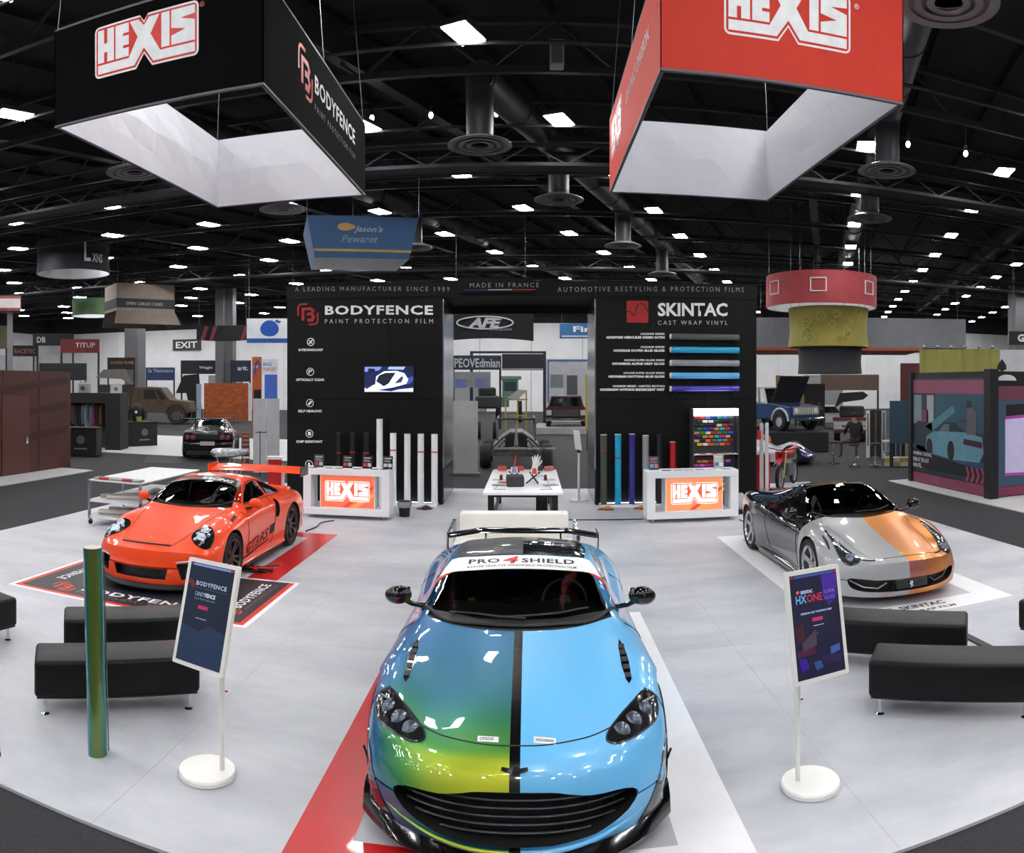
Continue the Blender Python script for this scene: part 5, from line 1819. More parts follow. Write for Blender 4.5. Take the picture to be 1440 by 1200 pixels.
    patch(bv, [(x_, z_ - .012) for x_, z_ in wing], 'front', 'badge', mat('dark_badge', '#2c2c30', .2, metal=.8), t, .008, .03)
    for x0_, s_txt in ((-.215, 'CF5525'), (.105, 'HXONE600')):
        pl = patch(bv, [(x0_, .155), (x0_ + .125, .15), (x0_ + .125, .19), (x0_, .195)] if x0_ > 0 else [(x0_, .165), (x0_ + .12, .155), (x0_ + .12, .19), (x0_, .20)], 'top', 'code_plate', mat('plate_white', '#f2f2f2', .5), t, .003, .03, .003)
        decal(bv, s_txt, lambda a_, b_, x0_=x0_: (x0_ + .012 + a_, (.164 if x0_ > 0 else .170) + b_ - .04 * a_), .08 if x0_ < 0 else .1, .018, 'top', INK, pl, .02, .0055)
    # grille: slats and uprights set back in the mouth
    cap_y = lambda x_: .46 * (abs(x_) / .95) ** 2.6 + .02
    for k in range(6):
        z_ = .225 + k * .045
        prf = [(.183, .1), (.19, .2), (.215, .4), (.27, .58), (.37, .70), (.43, .62), (.452, .42), (.475, .30), (.5, .1)]
        hw_ = next(w0 + (w1 - w0) * (z_ - z0) / (z1 - z0) for (z0, w0), (z1, w1) in zip(prf, prf[1:]) if z0 <= z_ <= z1) - .01
        pts = [(hw_ * (j / 10 - 1), cap_y(hw_ * (j / 10 - 1)) + .03, z_ - .0) for j in range(21)]
        MB().tube(pts, .008, 6).build('grille_slat', mat('grille_slat', '#3c3c40', .3, metal=.5), t, smooth=1)
    for k in range(9):
        x_ = -.56 + k * .14
        zt_, zb_ = .485 - abs(x_) * .1, .195 + max(0, abs(x_) - .2) * .3
        MB().box(x_ - .004, x_ + .004, cap_y(x_) + .04, cap_y(x_) + .07, zb_, zt_).build('grille_upright', satin_black, t)
    MB().grid(lambda u, v: (1.3 * (u - .5), cap_y(1.3 * (u - .5)) + .12, .16 + v * .36), 20, 4).build('grille_mesh', mesh_m, t)
    # splitter and corner fins
    sp_ = MB()
    prof = [(-.05, .075), (-.055, .09), (-.03, .12), (.02, .165), (.12, .17), (.14, .075)]

    def spl(u, v):
        x_ = (u - .5) * 1.86
        j = min(int(v * 6), 5)
        a_, b_ = prof[j % 6]
        k_ = 1 + .9 * max(0, abs(x_) - .7)
        return (x_, .46 * (abs(x_) / .95) ** 2.6 + a_, b_ + (max(0, abs(x_) - .62) ** 1.5) * .5 * (1 if b_ > .1 else .3))
    vs, fs = [], []
    n_ = 40
    for i in range(n_ + 1):
        for j in range(6):
            vs.append(spl(i / n_, (j + .01) / 6))
    for i in range(n_):
        for j in range(6):
            j2 = (j + 1) % 6
            fs.append((i * 6 + j, i * 6 + j2, (i + 1) * 6 + j2, (i + 1) * 6 + j))
    fs += [tuple(range(6)), tuple(reversed(range(n_ * 6, n_ * 6 + 6)))]
    sp_.add(vs, fs)
    sp_.build('front_splitter', trim_black, t, fix=True, smooth=.6)
    for s in (-1, 1):
        patch(bv, mirror_pts([(.90, .50), (.93, .52), (.94, .3), (.9, .16), (.70, .17), (.76, .25)], s), 'front', 'corner_fin', trim_black, t, .006, .04)
        MB().tube([(s * .74, .30, .27), (s * .88, .42, .33), (s * .965, .56, .40)], [.008, .01, .008], 6).build('canard', trim_black, t, smooth=1)
        door_mirror(t, s, .80, 1.90, .985, trim_black, trim_black, 1.2, out=.185)
    lip = [(x_, cap_y(x_) - .055, .165 + .10 * (abs(x_) / .75) ** 2) for x_ in [-.78 + .06 * k for k in range(27)]]
    MB().tube(lip, [.008 + .01 * (1 - abs(p[0]) / .78) for p in lip], 8).build('mouth_lip', m, t, smooth=1)
    # wipers
    for pts in ([(-.15, 1.38, .0), (.25, 1.43, .0), (.52, 1.56, .0)], [(-.52, 1.5, 0), (-.2, 1.40, 0), (.05, 1.37, 0)]):
        q = []
        for p_ in crom(pts, 6):
            h = bv.ray_cast(Vector((p_.x, p_.y, 4)), Vector((0, 0, -1)))[0]
            q.append(h + Vector((0, 0, .022)))
        MB().tube(q, .009, 6).build('wiper', satin_black, t)
    # rear wing
    wg = MB()
    pr = [(-.11, .0), (-.06, .022), (.06, .03), (.13, .02), (.06, .008), (-.06, -.008)]
    vs, fs = [], []
    n_ = 30
    for i in range(n_ + 1):
        x_ = (i / n_ - .5) * 1.66
        dz = -.055 * max(0, (abs(x_) - .5) / .33) ** 1.0
        for a_, b_ in pr:
            vs.append((x_, 4.34 + a_ - .03 * (abs(x_) / .83) ** 2, 1.03 + b_ + dz))
    for i in range(n_):
        for j in range(6):
            j2 = (j + 1) % 6
            fs.append((i * 6 + j, i * 6 + j2, (i + 1) * 6 + j2, (i + 1) * 6 + j))
    fs += [tuple(range(6)), tuple(reversed(range(n_ * 6, n_ * 6 + 6)))]
    wg.add(vs, fs).build('rear_wing', trim_black, t, fix=True, smooth=.7)
    for s in (-1, 1):
        MB().box(min(s * .828, s * .842), max(s * .828, s * .842), 4.18, 4.5, .86, 1.03).build('wing_end_plate', trim_black, t, bevel=.004)
        MB().bar((s * .42, 4.3, .93), (s * .42, 4.34, 1.03), .02, .1).build('wing_stay', trim_black, t)
    ducktail = [(-.7, 4.18), (0, 4.28), (.7, 4.18), (.72, 4.28), (0, 4.42), (-.72, 4.28)]
    # cabin
    red_l = mat('red_leather', '#8c1c1a', .5)
    dk = mat('dark_leather', '#222228', .55)
    MB().grid(lambda u, v: (1.28 * (u - .5), 1.52 + .34 * v + .2 * (2 * abs(u - .5)) ** 2 * .6, .945 + .02 * math.sin(PI * u) - .02 * v), 16, 6).build('dashboard', satin_black, t, smooth=1)
    MB().box(-.64, .64, 1.9, 1.98, .62, .935).build('dash_front', satin_black, t)
    seat(t, -.36, 2.3, .3, dk, .5, .5)
    seat(t, .36, 2.3, .3, red_l, .5, .5)
    for s, ss in ((1, .30), (-1, -.42)):
        MB().box(ss - .03, ss + .03, 2.3, 2.32, .72, .86).build('belt_tag', mat('yellow_tag', '#c4cc28', .5), t)
    steering_wheel(t, .36, 1.98, .93)
    MB().box(-.14, .14, 2.0, 2.6, .5, .78).build('centre_console', satin_black, t, bevel=.02)
    MB().box(-.14, .1, 1.86, 1.9, .955, 1.0).build('centre_screen', trim_black, t)
    rim_m = mat('dark_rim', '#2a2a2e', .25, metal=.8)
    for yy in (ay, by):
        for s in (1, -1):
            wheel(t, s * .82, yy, wr, .26, s, rim_m, 'ten')
    return t


build_front_coupe()


# ------------------------------------------------------------------ left car: orange rear-engined coupe with a tall wing
PROJ_F = Matrix(((1, 0, 0, 0), (0, 0, 1, 0), (0, 1, 0, 0), (0, 0, 0, 1)))       # outline x,y -> car x,z ; depth -> y
PROJ_S = Matrix(((0, 0, 1, 0), (1, 0, 0, 0), (0, 1, 0, 0), (0, 0, 0, 1)))       # outline x,y -> car y,z ; depth -> x


def build_orange_coupe():
    t = thing('sports_car', 'bright orange sports coupe with a high rear wing on the dark mat', 'car', (-4.84, 8.25, 0))
    B = [(0, .12), (.82, .12)]
    st = [
        (0.00, [(0, .14), (.72, .14), (.82, .2), (.85, .32), (.83, .44), (.73, .52), (.5, .55), (.25, .56), (0, .565)]),
        (0.14, [(0, .12), (.78, .12), (.86, .2), (.89, .36), (.87, .51), (.74, .595), (.5, .595), (.25, .605), (0, .61)]),
        (0.50, B + [(.885, .22), (.915, .44), (.90, .64), (.72, .742), (.5, .70), (.25, .695), (0, .697)]),
        (0.98, B + [(.89, .24), (.925, .5), (.905, .73), (.72, .835), (.5, .81), (.25, .815), (0, .82)]),
        (1.33, B + [(.875, .22), (.905, .5), (.885, .75), (.73, .855), (.56, .885), (.28, .915), (0, .92)]),
        (1.55, B + [(.87, .22), (.90, .5), (.88, .77), (.745, .88), (.62, .96), (.31, 1.03), (0, 1.045)]),
        (1.90, B + [(.87, .22), (.895, .5), (.875, .79), (.75, .91), (.60, 1.12), (.31, 1.195), (0, 1.21)]),
        (2.25, B + [(.87, .22), (.895, .5), (.88, .80), (.755, .92), (.56, 1.20), (.3, 1.265), (0, 1.28)]),
        (2.60, B + [(.88, .22), (.905, .5), (.89, .80), (.765, .92), (.55, 1.205), (.3, 1.265), (0, 1.28)]),
        (3.00, B + [(.90, .22), (.93, .5), (.915, .80), (.79, .915), (.54, 1.12), (.3, 1.185), (0, 1.2)]),
        (3.45, B + [(.92, .26), (.94, .52), (.93, .78), (.80, .90), (.52, .99), (.3, 1.04), (0, 1.055)]),
        (3.90, [(0, .16), (.82, .16), (.92, .28), (.938, .54), (.915, .76), (.78, .86), (.5, .89), (.27, .92), (0, .93)]),
        (4.30, [(0, .22), (.82, .22), (.88, .32), (.90, .56), (.87, .73), (.74, .82), (.5, .84), (.25, .845), (0, .85)]),
        (4.50, [(0, .3), (.75, .3), (.82, .4), (.84, .58), (.80, .72), (.68, .78), (.45, .80), (.22, .80), (0, .80)])]
    me = body_mesh(st, (.48, 1.0), (.3, .9), .03, hw=.92, pw=2.3)
    bv = bvh_of(me)
    m, nt, out, sp = blank('orange_wrap')
    nt.links.new(paint_node(nt, '#f24710', .35, 0, .8, spec=.3), out.inputs['Surface'])
    me.materials.append(m)
    body = link(bpy.data.objects.new('body', me), t)
    ay, by = 1.0, 3.46
    cut = []
    for yy, r_ in ((ay, .37), (by, .385)):
        for s in (1, -1):
            cut.append(cutter(wheel_cut(s * .62, s * 1.2, yy, r_, .345), well_m))
    mouth = [(-.40, .34), (.40, .34), (.36, .20), (-.36, .20)]
    cut.append(cutter(MB().prism(mouth, -.5, .25, 0, PROJ_F), well_m))
    side_in = {}
    for s in (1, -1):
        cut.append(cutter(MB().prism(mirror_pts([(.50, .40), (.66, .41), (.76, .38), (.76, .24), (.55, .20)], s), -.5, .5, 0, PROJ_F), well_m))
    wsc = [(-.66, .925), (-.58, 1.12), (-.52, 1.2), (0, 1.262), (.52, 1.2), (.58, 1.12), (.66, .925)]
    cut.append(cutter(MB().prism(wsc, 1.2, 2.75, 0, PROJ_F), cabin_m))
    cut.append(cutter(MB().box(-.64, .64, 1.7, 2.8, .35, .95), cabin_m))
    sidew = [(1.80, .945), (1.98, 1.08), (2.18, 1.165), (2.45, 1.185), (2.56, 1.17), (2.62, .965), (2.2, .945)]
    cut.append(cutter(MB().prism(sidew, -1.2, 1.2, 0, PROJ_S), cabin_m))
    intake = [(2.68, .62), (2.72, .60), (2.80, .61), (2.84, .68), (2.84, .82), (2.80, .88), (2.73, .87), (2.69, .78)]
    for s in (1, -1):
        cut.append(cutter(MB().prism(intake, min(s * .8, s * 1.2), max(s * .8, s * 1.2), 0, PROJ_S), well_m))
    carve(body, cut)
    ws = [(-.70, 1.74), (-.52, 1.50), (-.27, 1.385), (0, 1.35), (.27, 1.385), (.52, 1.50), (.70, 1.74), (.60, 2.0), (.53, 2.13), (.3, 2.175), (0, 2.19), (-.3, 2.175), (-.53, 2.13), (-.60, 2.0)]
    patch(bv, ws, 'top', 'windscreen', screen_glass, t, .004, .06)
    ribbon(bv, [(-.70, 1.74), (-.52, 1.49), (-.27, 1.375), (0, 1.34), (.27, 1.375), (.52, 1.49), (.70, 1.74)], 'top', .013, 'screen_seal', satin_black, t)
    strip_ = [(-.625, 1.92), (-.3, 1.95), (0, 1.96), (.3, 1.95), (.625, 1.92), (.53, 2.13), (.3, 2.175), (0, 2.19), (-.3, 2.175), (-.53, 2.13)]
    ss = patch(bv, strip_, 'top', 'sun_strip', mat('strip_black', '#0b0b0c', .3), t, .007, .05, .004)
    yb = lambda x_: 1.99 - .03 * (x_ / .55) ** 2
    decal(bv, 'EXOTICS', lambda a_, b_: (-.50 + a_, yb(-.5 + a_) + b_), .42, .085, 'top', mat('orange_red_print', '#e0401f'), ss, .03, .0095, .25)
    decal(bv, 'RACING', lambda a_, b_: (-.07 + a_, yb(-.07 + a_) + b_), .54, .095, 'top', WHITE, ss, .03, .0095, .25)
    dg = mat('dark_glass', '#0c0e10', .04)
    for s, v in ((1, 'right'), (-1, 'left')):
        patch(bv, sidew, v, 'side_window', window_glass, t, .003, .06)
        patch(bv, [(2.68, .97), (2.62, 1.165), (2.85, 1.12), (3.1, 1.02), (3.2, .95), (3.15, .935)], v, 'quarter_window', dg, t, .004, .05)
        ribbon(bv, [(1.78, .935), (1.97, 1.085), (2.18, 1.178), (2.45, 1.198), (2.62, 1.18), (2.86, 1.13), (3.12, 1.025), (3.22, .945), (3.1, .925), (2.6, .935), (1.8, .93)], v, .007, 'window_seal', satin_black, t, .002, 6, 4)
        ribbon(bv, [(1.55, .86), (1.57, .6), (1.55, .35), (1.62, .24)], v, .0035, 'shut_line', satin_black, t)
        ribbon(bv, [(2.62, .93), (2.66, .6), (2.55, .3), (2.5, .24)], v, .0035, 'shut_line', satin_black, t)
        if s > 0:
            decal(bv, 'GT3', lambda a_, b_: (1.48 + a_, .27 + b_ + .10 * a_), .5, .15, v, satin_black, t, .02, .004, .3)
            decal(bv, 'RS', lambda a_, b_: (2.02 + a_, .32 + b_ + .10 * a_), .36, .15, v, satin_black, t, .02, .004, .3)
            patch(bv, [(2.42, .38), (2.62, .40), (2.64, .54), (2.44, .52)], v, 'side_stripe', satin_black, t, .004, .05, .003)
            patch(bv, [(1.42, .22), (2.4, .31), (2.4, .33), (1.42, .25)], v, 'side_stripe', satin_black, t, .004, .05, .003)
        MB().box(min(s * .80, s * .92), max(s * .80, s * .92), 1.45, 3.02, .085, .15).build('side_skirt', satin_black, t, bevel=.02)
        patch(bv, mirror_pts([(.80, 1.12), (.845, 1.1), (.80, 1.34), (.755, 1.36)], s), 'top', 'wing_vent', satin_black, t, .005, .04)
        lens = [(s * (.66 + .145 * math.cos(a_) - .03 * math.sin(a_)), .54 + .19 * math.sin(a_)) for a_ in [2 * PI * k / 24 for k in range(24)]]
        hl = patch(bv, lens, 'top', 'headlamp', mat('lamp_bowl', '#141418', .15, coat=.8), t, .008, .035)
        ribbon(bv, lens + [lens[0]], 'top', .009, 'lamp_rim', trim_black, t, .007, 6, 3)
        for (lx, ly, r_) in ((.66, .48, .055), (.66, .62, .05), (.735, .56, .022), (.585, .56, .022), (.71, .43, .02), (.6, .43, .02)):
            h = bv.ray_cast(Vector((s * lx, ly, 4)), Vector((0, 0, -1)))
            MB().lathe([(.001, .026), (r_ * .6, .022), (r_, .006), (r_ * 1.25, .008), (r_ * 1.3, 0)], 20, M=Matrix.Translation(h[0] + Vector((0, -.004, .008))) @ Matrix.Rotation(.75, 4, 'X')).build('lamp_lens', mat('lamp_lens_bright', '#b8c0cc', .25, metal=.7), hl, smooth=1)
        MB().tube([(s * .50, .07, .425), (s * .64, .16, .435), (s * .77, .31, .42)], .012, 8).build('position_light', mat('light_strip', '#d0d4da', .1, metal=.6), t, smooth=1)
        MB().box(-.03, .03, -.01, .03, -.015, .015).build('side_marker', mat('amber_lens', '#d88820', .2), t, (s * .885, .66, .5), (0, 0, s * .9), bevel=.006)
        MB().grid(lambda u, v2, s=s: (s * (.5 + .28 * u), .05 + .48 * (.5 / .92 + .28 * u / .92) ** 2.3 + .06, .19 + .23 * v2), 8, 6).build('intake_mesh', mesh_m, t)
        mh = door_mirror(t, s, .79, 1.75, .965, m, satin_black, 1.05, out=.15)
        for k in range(4):
            pass
    MB().grid(lambda u, v2: ((u - .5) * .84, .07 + .48 * (abs(u - .5) * .84 / .92) ** 2.3, .18 + .17 * v2), 12, 4).build('mouth_mesh', mesh_m, t)
    ribbon(bv, [(-.36, .20), (-.2, .165), (0, .15), (.2, .165), (.36, .20)], 'top', .016, 'bonnet_slot', satin_black, t, .0)
    for s in (-1, 1):
        ribbon(bv, mirror_pts([(.36, .20), (.43, .40), (.50, .75), (.585, 1.2), (.60, 1.42)], s), 'top', .0035, 'shut_line', mat('dark_orange_gap', '#6a1e08', .6), t, .0)
    patch(bv, [(-.025, .29), (.025, .29), (.03, .33), (0, .25), (.02, .35), (-.02, .35), (-.03, .33)][:2] + [(.028, .33), (.0, .35), (-.028, .33)], 'top', 'badge', mat('gold_badge', '#c09020', .3, metal=.7), t, .005, .02)
    # front lip
    vs, fs = [], []
    prof = [(-.045, .07), (-.05, .09), (-.02, .115), (.03, .15), (.14, .15), (.14, .07)]
    n_ = 36
    for i in range(n_ + 1):
        x_ = (i / n_ - .5) * 1.78
        for a_, b_ in prof:
            vs.append((x_, .48 * (abs(x_) / .92) ** 2.3 + a_, b_))
    for i in range(n_):
        for j in range(6):
            j2 = (j + 1) % 6
            fs.append((i * 6 + j, i * 6 + j2, (i + 1) * 6 + j2, (i + 1) * 6 + j))
    fs += [tuple(range(6)), tuple(reversed(range(n_ * 6, n_ * 6 + 6)))]
    MB().add(vs, fs).build('front_lip', satin_black, t, fix=True, smooth=.6)
    # rear wing
    vs, fs = [], []
    pr = [(-.17, -.01), (-.1, .025), (.05, .05), (.18, .075), (.05, .035), (-.1, .0)]
    n_ = 20
    for i in range(n_ + 1):
        x_ = (i / n_ - .5) * 1.76
        for a_, b_ in pr:
            vs.append((x_, 4.22 + a_, 1.13 + b_ + .02 * math.cos(x_ * 1.6)))
    for i in range(n_):
        for j in range(6):
            j2 = (j + 1) % 6
            fs.append((i * 6 + j, i * 6 + j2, (i + 1) * 6 + j2, (i + 1) * 6 + j))
    fs += [tuple(range(6)), tuple(reversed(range(n_ * 6, n_ * 6 + 6)))]
    MB().add(vs, fs).build('rear_wing', m, t, fix=True, smooth=.7)
    for s in (-1, 1):
        MB().box(min(s * .875, s * .892), max(s * .875, s * .892), 4.02, 4.44, 1.07, 1.24).build('wing_end_plate', m if s < 0 else mat('end_plate', '#3c3234', .3), t, bevel=.004)
        MB().bar((s * .5, 4.18, .86), (s * .5, 4.2, 1.13), .02, .12).build('wing_stay', mat('alu', '#b8babd'), t)
    patch(bv, [(-.62, 4.05), (0, 4.12), (.62, 4.05), (.6, 4.28), (0, 4.38), (-.6, 4.28)], 'top', 'tail_spoiler', m, t, .04, .06, .05)
    # cabin
    MB().grid(lambda u, v: (1.24 * (u - .5), 1.56 + .26 * v + .14 * (2 * abs(u - .5)) ** 2, .93 - .01 * v), 14, 5).build('dashboard', satin_black, t, smooth=1)
    seat(t, -.34, 2.3, .3, mat('orange_seat', '#7a2814', .6), .46, .55)
    seat(t, .34, 2.3, .3, mat('dark_leather', '#222228', .55), .46, .55)
    steering_wheel(t, .34, 1.86, .93)
    cage = mat('cage_grey', '#9a9a9c', .4)
    MB().tube([(-.5, 1.75, .7), (.5, 2.5, 1.14)], .02, 8).build('cage_bar', cage, t)
    MB().tube([(.58, 2.55, .7), (.52, 2.6, 1.1), (0, 2.6, 1.18), (-.52, 2.6, 1.1), (-.58, 2.55, .7)], .02, 8).build('cage_hoop', cage, t)
    MB().box(.12, .24, 1.6, 1.66, .942, .955).build('dash_ticket', mat('yellow_ticket', '#c8a830', .5), t)
    rim_m = mat('bronze_rim', '#4a4642', .3, metal=.8)
    for yy, r_ in ((ay, .335), (by, .352)):
        for s in (1, -1):
            wheel(t, s * .79, yy, r_, .26, s, rim_m, 'double', mat('rim_centre', '#6a1c14', .4))
    return t


def build_two_tone_coupe():
    t = thing('sports_car', 'low grey, copper and black mid-engined sports car on the white floor frame', 'car', (4.45, 7.87, 0))
    B = [(0, .11), (.85, .11)]
    st = [
        (0.00, [(0, .13), (.75, .13), (.83, .2), (.86, .29), (.84, .39), (.73, .47), (.5, .515), (.25, .53), (0, .535)]),
        (0.14, [(0, .11), (.82, .11), (.89, .2), (.915, .34), (.89, .48), (.76, .565), (.5, .565), (.25, .58), (0, .585)]),
        (0.55, B + [(.92, .22), (.945, .42), (.925, .61), (.77, .705), (.52, .648), (.26, .66), (0, .665)]),
        (1.07, B + [(.93, .24), (.965, .48), (.945, .70), (.77, .80), (.54, .755), (.27, .775), (0, .78)]),
        (1.38, B + [(.90, .22), (.93, .47), (.905, .71), (.77, .815), (.6, .845), (.3, .89), (0, .90)]),
        (1.70, B + [(.885, .22), (.91, .47), (.885, .72), (.755, .83), (.62, .965), (.32, 1.04), (0, 1.055)]),
        (2.05, B + [(.88, .22), (.905, .48), (.885, .73), (.75, .85), (.57, 1.10), (.3, 1.165), (0, 1.18)]),
        (2.40, B + [(.885, .22), (.915, .48), (.90, .74), (.76, .87), (.54, 1.15), (.29, 1.20), (0, 1.213)]),
        (2.80, B + [(.905, .22), (.94, .5), (.93, .77), (.80, .89), (.52, 1.11), (.28, 1.165), (0, 1.18)]),
        (3.30, B + [(.935, .24), (.965, .52), (.955, .80), (.82, .915), (.5, 1.0), (.27, 1.035), (0, 1.045)]),
        (3.72, B + [(.945, .28), (.968, .54), (.955, .82), (.80, .925), (.5, .93), (.27, .94), (0, .945)]),
        (4.20, [(0, .2), (.82, .2), (.92, .32), (.94, .56), (.92, .80), (.78, .90), (.5, .905), (.25, .90), (0, .90)]),
        (4.49, [(0, .3), (.75, .3), (.84, .4), (.87, .6), (.85, .78), (.72, .85), (.45, .86), (.22, .86), (0, .86)])]
    me = body_mesh(st, (.50, 1.05), (.25, .9), .03, hw=.95, pw=2.4)
    bv = bvh_of(me)
    m, nt, out, sp = blank('grey_copper_black_wrap')
    x, y, z = sp.outputs['X'], sp.outputs['Y'], sp.outputs['Z']
    grey = paint_node(nt, '#98989a', .32, 0, 1.0)
    cop = paint_node(nt, None, .34, .65, .35, [(0, '#a8506a'), (.14, '#b06a68'), (.26, '#c87a4c'), (.45, '#dc8c44'), (.7, '#c87c40'), (1, '#9a5a58')])
    blk = paint_node(nt, '#09090b', .1, 0, 1.0)
    a = mixsh(nt, zone(nt, x, -.04), grey, cop)
    slant = mathn(nt, 'ADD', y, mathn(nt, 'MULTIPLY', z, .12))
    s_ = mixsh(nt, zone(nt, slant, 1.56), a, blk)
    nt.links.new(s_, out.inputs['Surface'])
    me.materials.append(m)
    body = link(bpy.data.objects.new('body', me), t)
    ay, by = 1.07, 3.72
    cut = []
    for yy, r_ in ((ay, .37), (by, .385)):
        for s in (1, -1):
            cut.append(cutter(wheel_cut(s * .64, s * 1.2, yy, r_, .345), well_m))
    mouth = [(-.74, .345), (-.60, .35), (-.3, .325), (0, .32), (.3, .325), (.60, .35), (.74, .345), (.72, .25), (.60, .20), (.3, .19), (-.3, .19), (-.60, .20), (-.72, .25)]
    mouth = smooth_loop(mouth)
    cut.append(cutter(MB().prism(mouth, -.5, .5, 0, PROJ_F), well_m))
    wsc = [(-.66, .91), (-.57, 1.07), (-.50, 1.14), (0, 1.195), (.50, 1.14), (.57, 1.07), (.66, .91)]
    cut.append(cutter(MB().prism(wsc, 1.3, 2.6, 0, PROJ_F), cabin_m))
    cut.append(cutter(MB().box(-.62, .62, 1.75, 2.7, .35, .93), cabin_m))
    carve(body, cut)
    ws = [(-.71, 1.72), (-.54, 1.48), (-.28, 1.36), (0, 1.32), (.28, 1.36), (.54, 1.48), (.71, 1.72), (.60, 2.0), (.52, 2.16), (.3, 2.215), (0, 2.23), (-.3, 2.215), (-.52, 2.16), (-.60, 2.0)]
    patch(bv, ws, 'top', 'windscreen', glass_mat('tinted_windscreen', (.34, .36, .37)), t, .004, .06)
    ribbon(bv, [(-.71, 1.72), (-.54, 1.47), (-.28, 1.35), (0, 1.31), (.28, 1.35), (.54, 1.47), (.71, 1.72)], 'top', .012, 'screen_seal', satin_black, t)
    dg = mat('dark_glass', '#0c0e10', .04)
    for s, v in ((1, 'right'), (-1, 'left')):
        patch(bv, [(1.72, .87), (1.95, 1.0), (2.2, 1.09), (2.5, 1.11), (2.72, 1.06), (2.85, .93), (2.7, .89)], v, 'side_window', dg, t, .003, .06)
        ribbon(bv, [(1.62, .82), (1.6, .55), (1.55, .25)], v, .0035, 'shut_line', mat('gap_grey', '#2c2c30', .5), t)
        ribbon(bv, [(2.75, .88), (2.85, .6), (2.7, .25)], v, .0035, 'shut_line', mat('gap_grey', '#2c2c30', .5), t)
        patch(bv, [(2.9, .86), (3.25, .82), (3.3, .72), (3.1, .74)], v, 'side_intake', satin_black, t, .003, .05)
        MB().box(min(s * .80, s * .925), max(s * .80, s * .925), 1.52, 3.28, .085, .16).build('side_skirt', trim_black, t, bevel=.025)
        lens = mirror_pts([(.705, 1.02), (.735, 1.0), (.755, .75), (.775, .52), (.765, .36), (.70, .26), (.61, .22), (.565, .27), (.60, .38), (.655, .55), (.685, .8)], s)
        hl = patch(bv, lens, 'top', 'headlamp', mat('lamp_bowl_grey', '#2c3036', .12, coat=.9), t, .004, .03)
        ribbon(bv, lens + [lens[0]], 'top', .005, 'lamp_rim', satin_black, t, .003, 6, 3)
        for (lx, ly, r_) in ((.665, .33, .055),):
            h = bv.ray_cast(Vector((s * lx, ly, 4)), Vector((0, 0, -1)))
            MB().lathe([(.001, .03), (r_ * .6, .024), (r_, .006), (r_ * 1.25, .008), (r_ * 1.3, 0)], 20, M=Matrix.Translation(h[0]) @ Matrix.Rotation(.7, 4, 'X')).build('lamp_lens', mat('lamp_lens', '#5c6470', .25, metal=.6), hl, smooth=1)
        for k in range(10):
            lx, ly = .70 + .008 * math.sin(k), .5 + k * .05
            h = bv.ray_cast(Vector((s * lx, ly, 4)), Vector((0, 0, -1)))[0]
            MB().box(-.016, .016, -.014, .014, 0, .008).build('led_cell', mat('lamp_bar', '#9aa0a8', .3, metal=.6), hl, h, (.3, 0, 0))
        patch(bv, mirror_pts([(.80, .92), (.825, .86), (.84, .62), (.825, .60), (.80, .74)], s), 'top', 'lamp_intake', satin_black, t, .003, .03)
        ribbon(bv, mirror_pts([(.56, .24), (.50, .19), (.42, .15)], s), 'top', .012, 'bonnet_slot', satin_black, t, .0)
        MB().tube([(s * .70, .30, .31), (s * .56, .20, .235), (s * .40, .13, .215), (s * .30, .085, .285)], .010, 6).build('grille_winglet', mat('winglet', '#a8a4a0', .3, metal=.6), t, smooth=1)
        mh = door_mirror(t, s, .80, 1.66, .93, trim_black, trim_black, 1.05, out=.17)
    MB().grid(lambda u, v2: ((u - .5) * 1.46, .10 + .50 * (abs(u - .5) * 1.46 / .95) ** 2.4, .16 + .21 * v2), 20, 4).build('grille_mesh', mesh_m, t)
    MB().grid(lambda u, v2: ((u - .5) * .5, .03 + .50 * (abs(u - .5) * .5 / .95) ** 2.4, .185 + .14 * v2), 8, 2).build('grille_centre', trim_black, t)
    hs = [(-.012, -.035), (.0, -.03), (.004, -.012), (.018, -.03), (.024, -.026), (.014, -.002), (.022, .018), (.012, .03), (.004, .022), (-.004, .034), (-.016, .026), (-.008, .012), (-.022, .004), (-.018, -.004), (-.006, -.004)]
    MB().prism([(a_ * 1.3, .255 + b_ * 1.3) for a_, b_ in hs], -.045, -.02, 0, Matrix(((1, 0, 0, 0), (0, 0, 1, .055), (0, 1, 0, 0), (0, 0, 0, 1)))).build('badge', chrome, t)
    patch(bv, [(-.06, .16), (-.02, .16), (-.02, .21), (-.06, .21)], 'top', 'bonnet_badge', mat('yellow_badge', '#d8b820', .4), t, .004, .02)
    ribbon(bv, [(-.40, .155), (-.2, .12), (0, .11), (.2, .12), (.40, .155)], 'top', .0045, 'shut_line', satin_black, t, 0)
    for s in (-1, 1):
        ribbon(bv, mirror_pts([(.40, .155), (.48, .3), (.53, .6), (.58, 1.0), (.64, 1.35)], s), 'top', .003, 'shut_line', mat('gap_grey', '#2c2c30', .5), t, 0)
    patch(bv, [(-.40, 2.9), (0, 2.95), (.40, 2.9), (.44, 3.4), (.36, 3.8), (-.36, 3.8), (-.44, 3.4)], 'top', 'engine_cover_glass', dg, t, .004, .07)
    patch(bv, [(-.5, 2.245), (0, 2.28), (.5, 2.245), (.5, 2.262), (0, 2.3), (-.5, 2.262)], 'top', 'roof_stripe', mat('olive_stripe', '#57541a', .3), t, .004, .04, .003)
    for s in (-1, 1):
        MB().lathe([(.001, .05), (.05, .045), (.068, .01), (.07, 0)], 18, M=Matrix.Translation((s * .68, 4.40, .74)) @ Matrix.Rotation(-PI / 2, 4, 'X')).build('tail_lamp', mat('tail_red', '#a01014', .2), t, smooth=1)
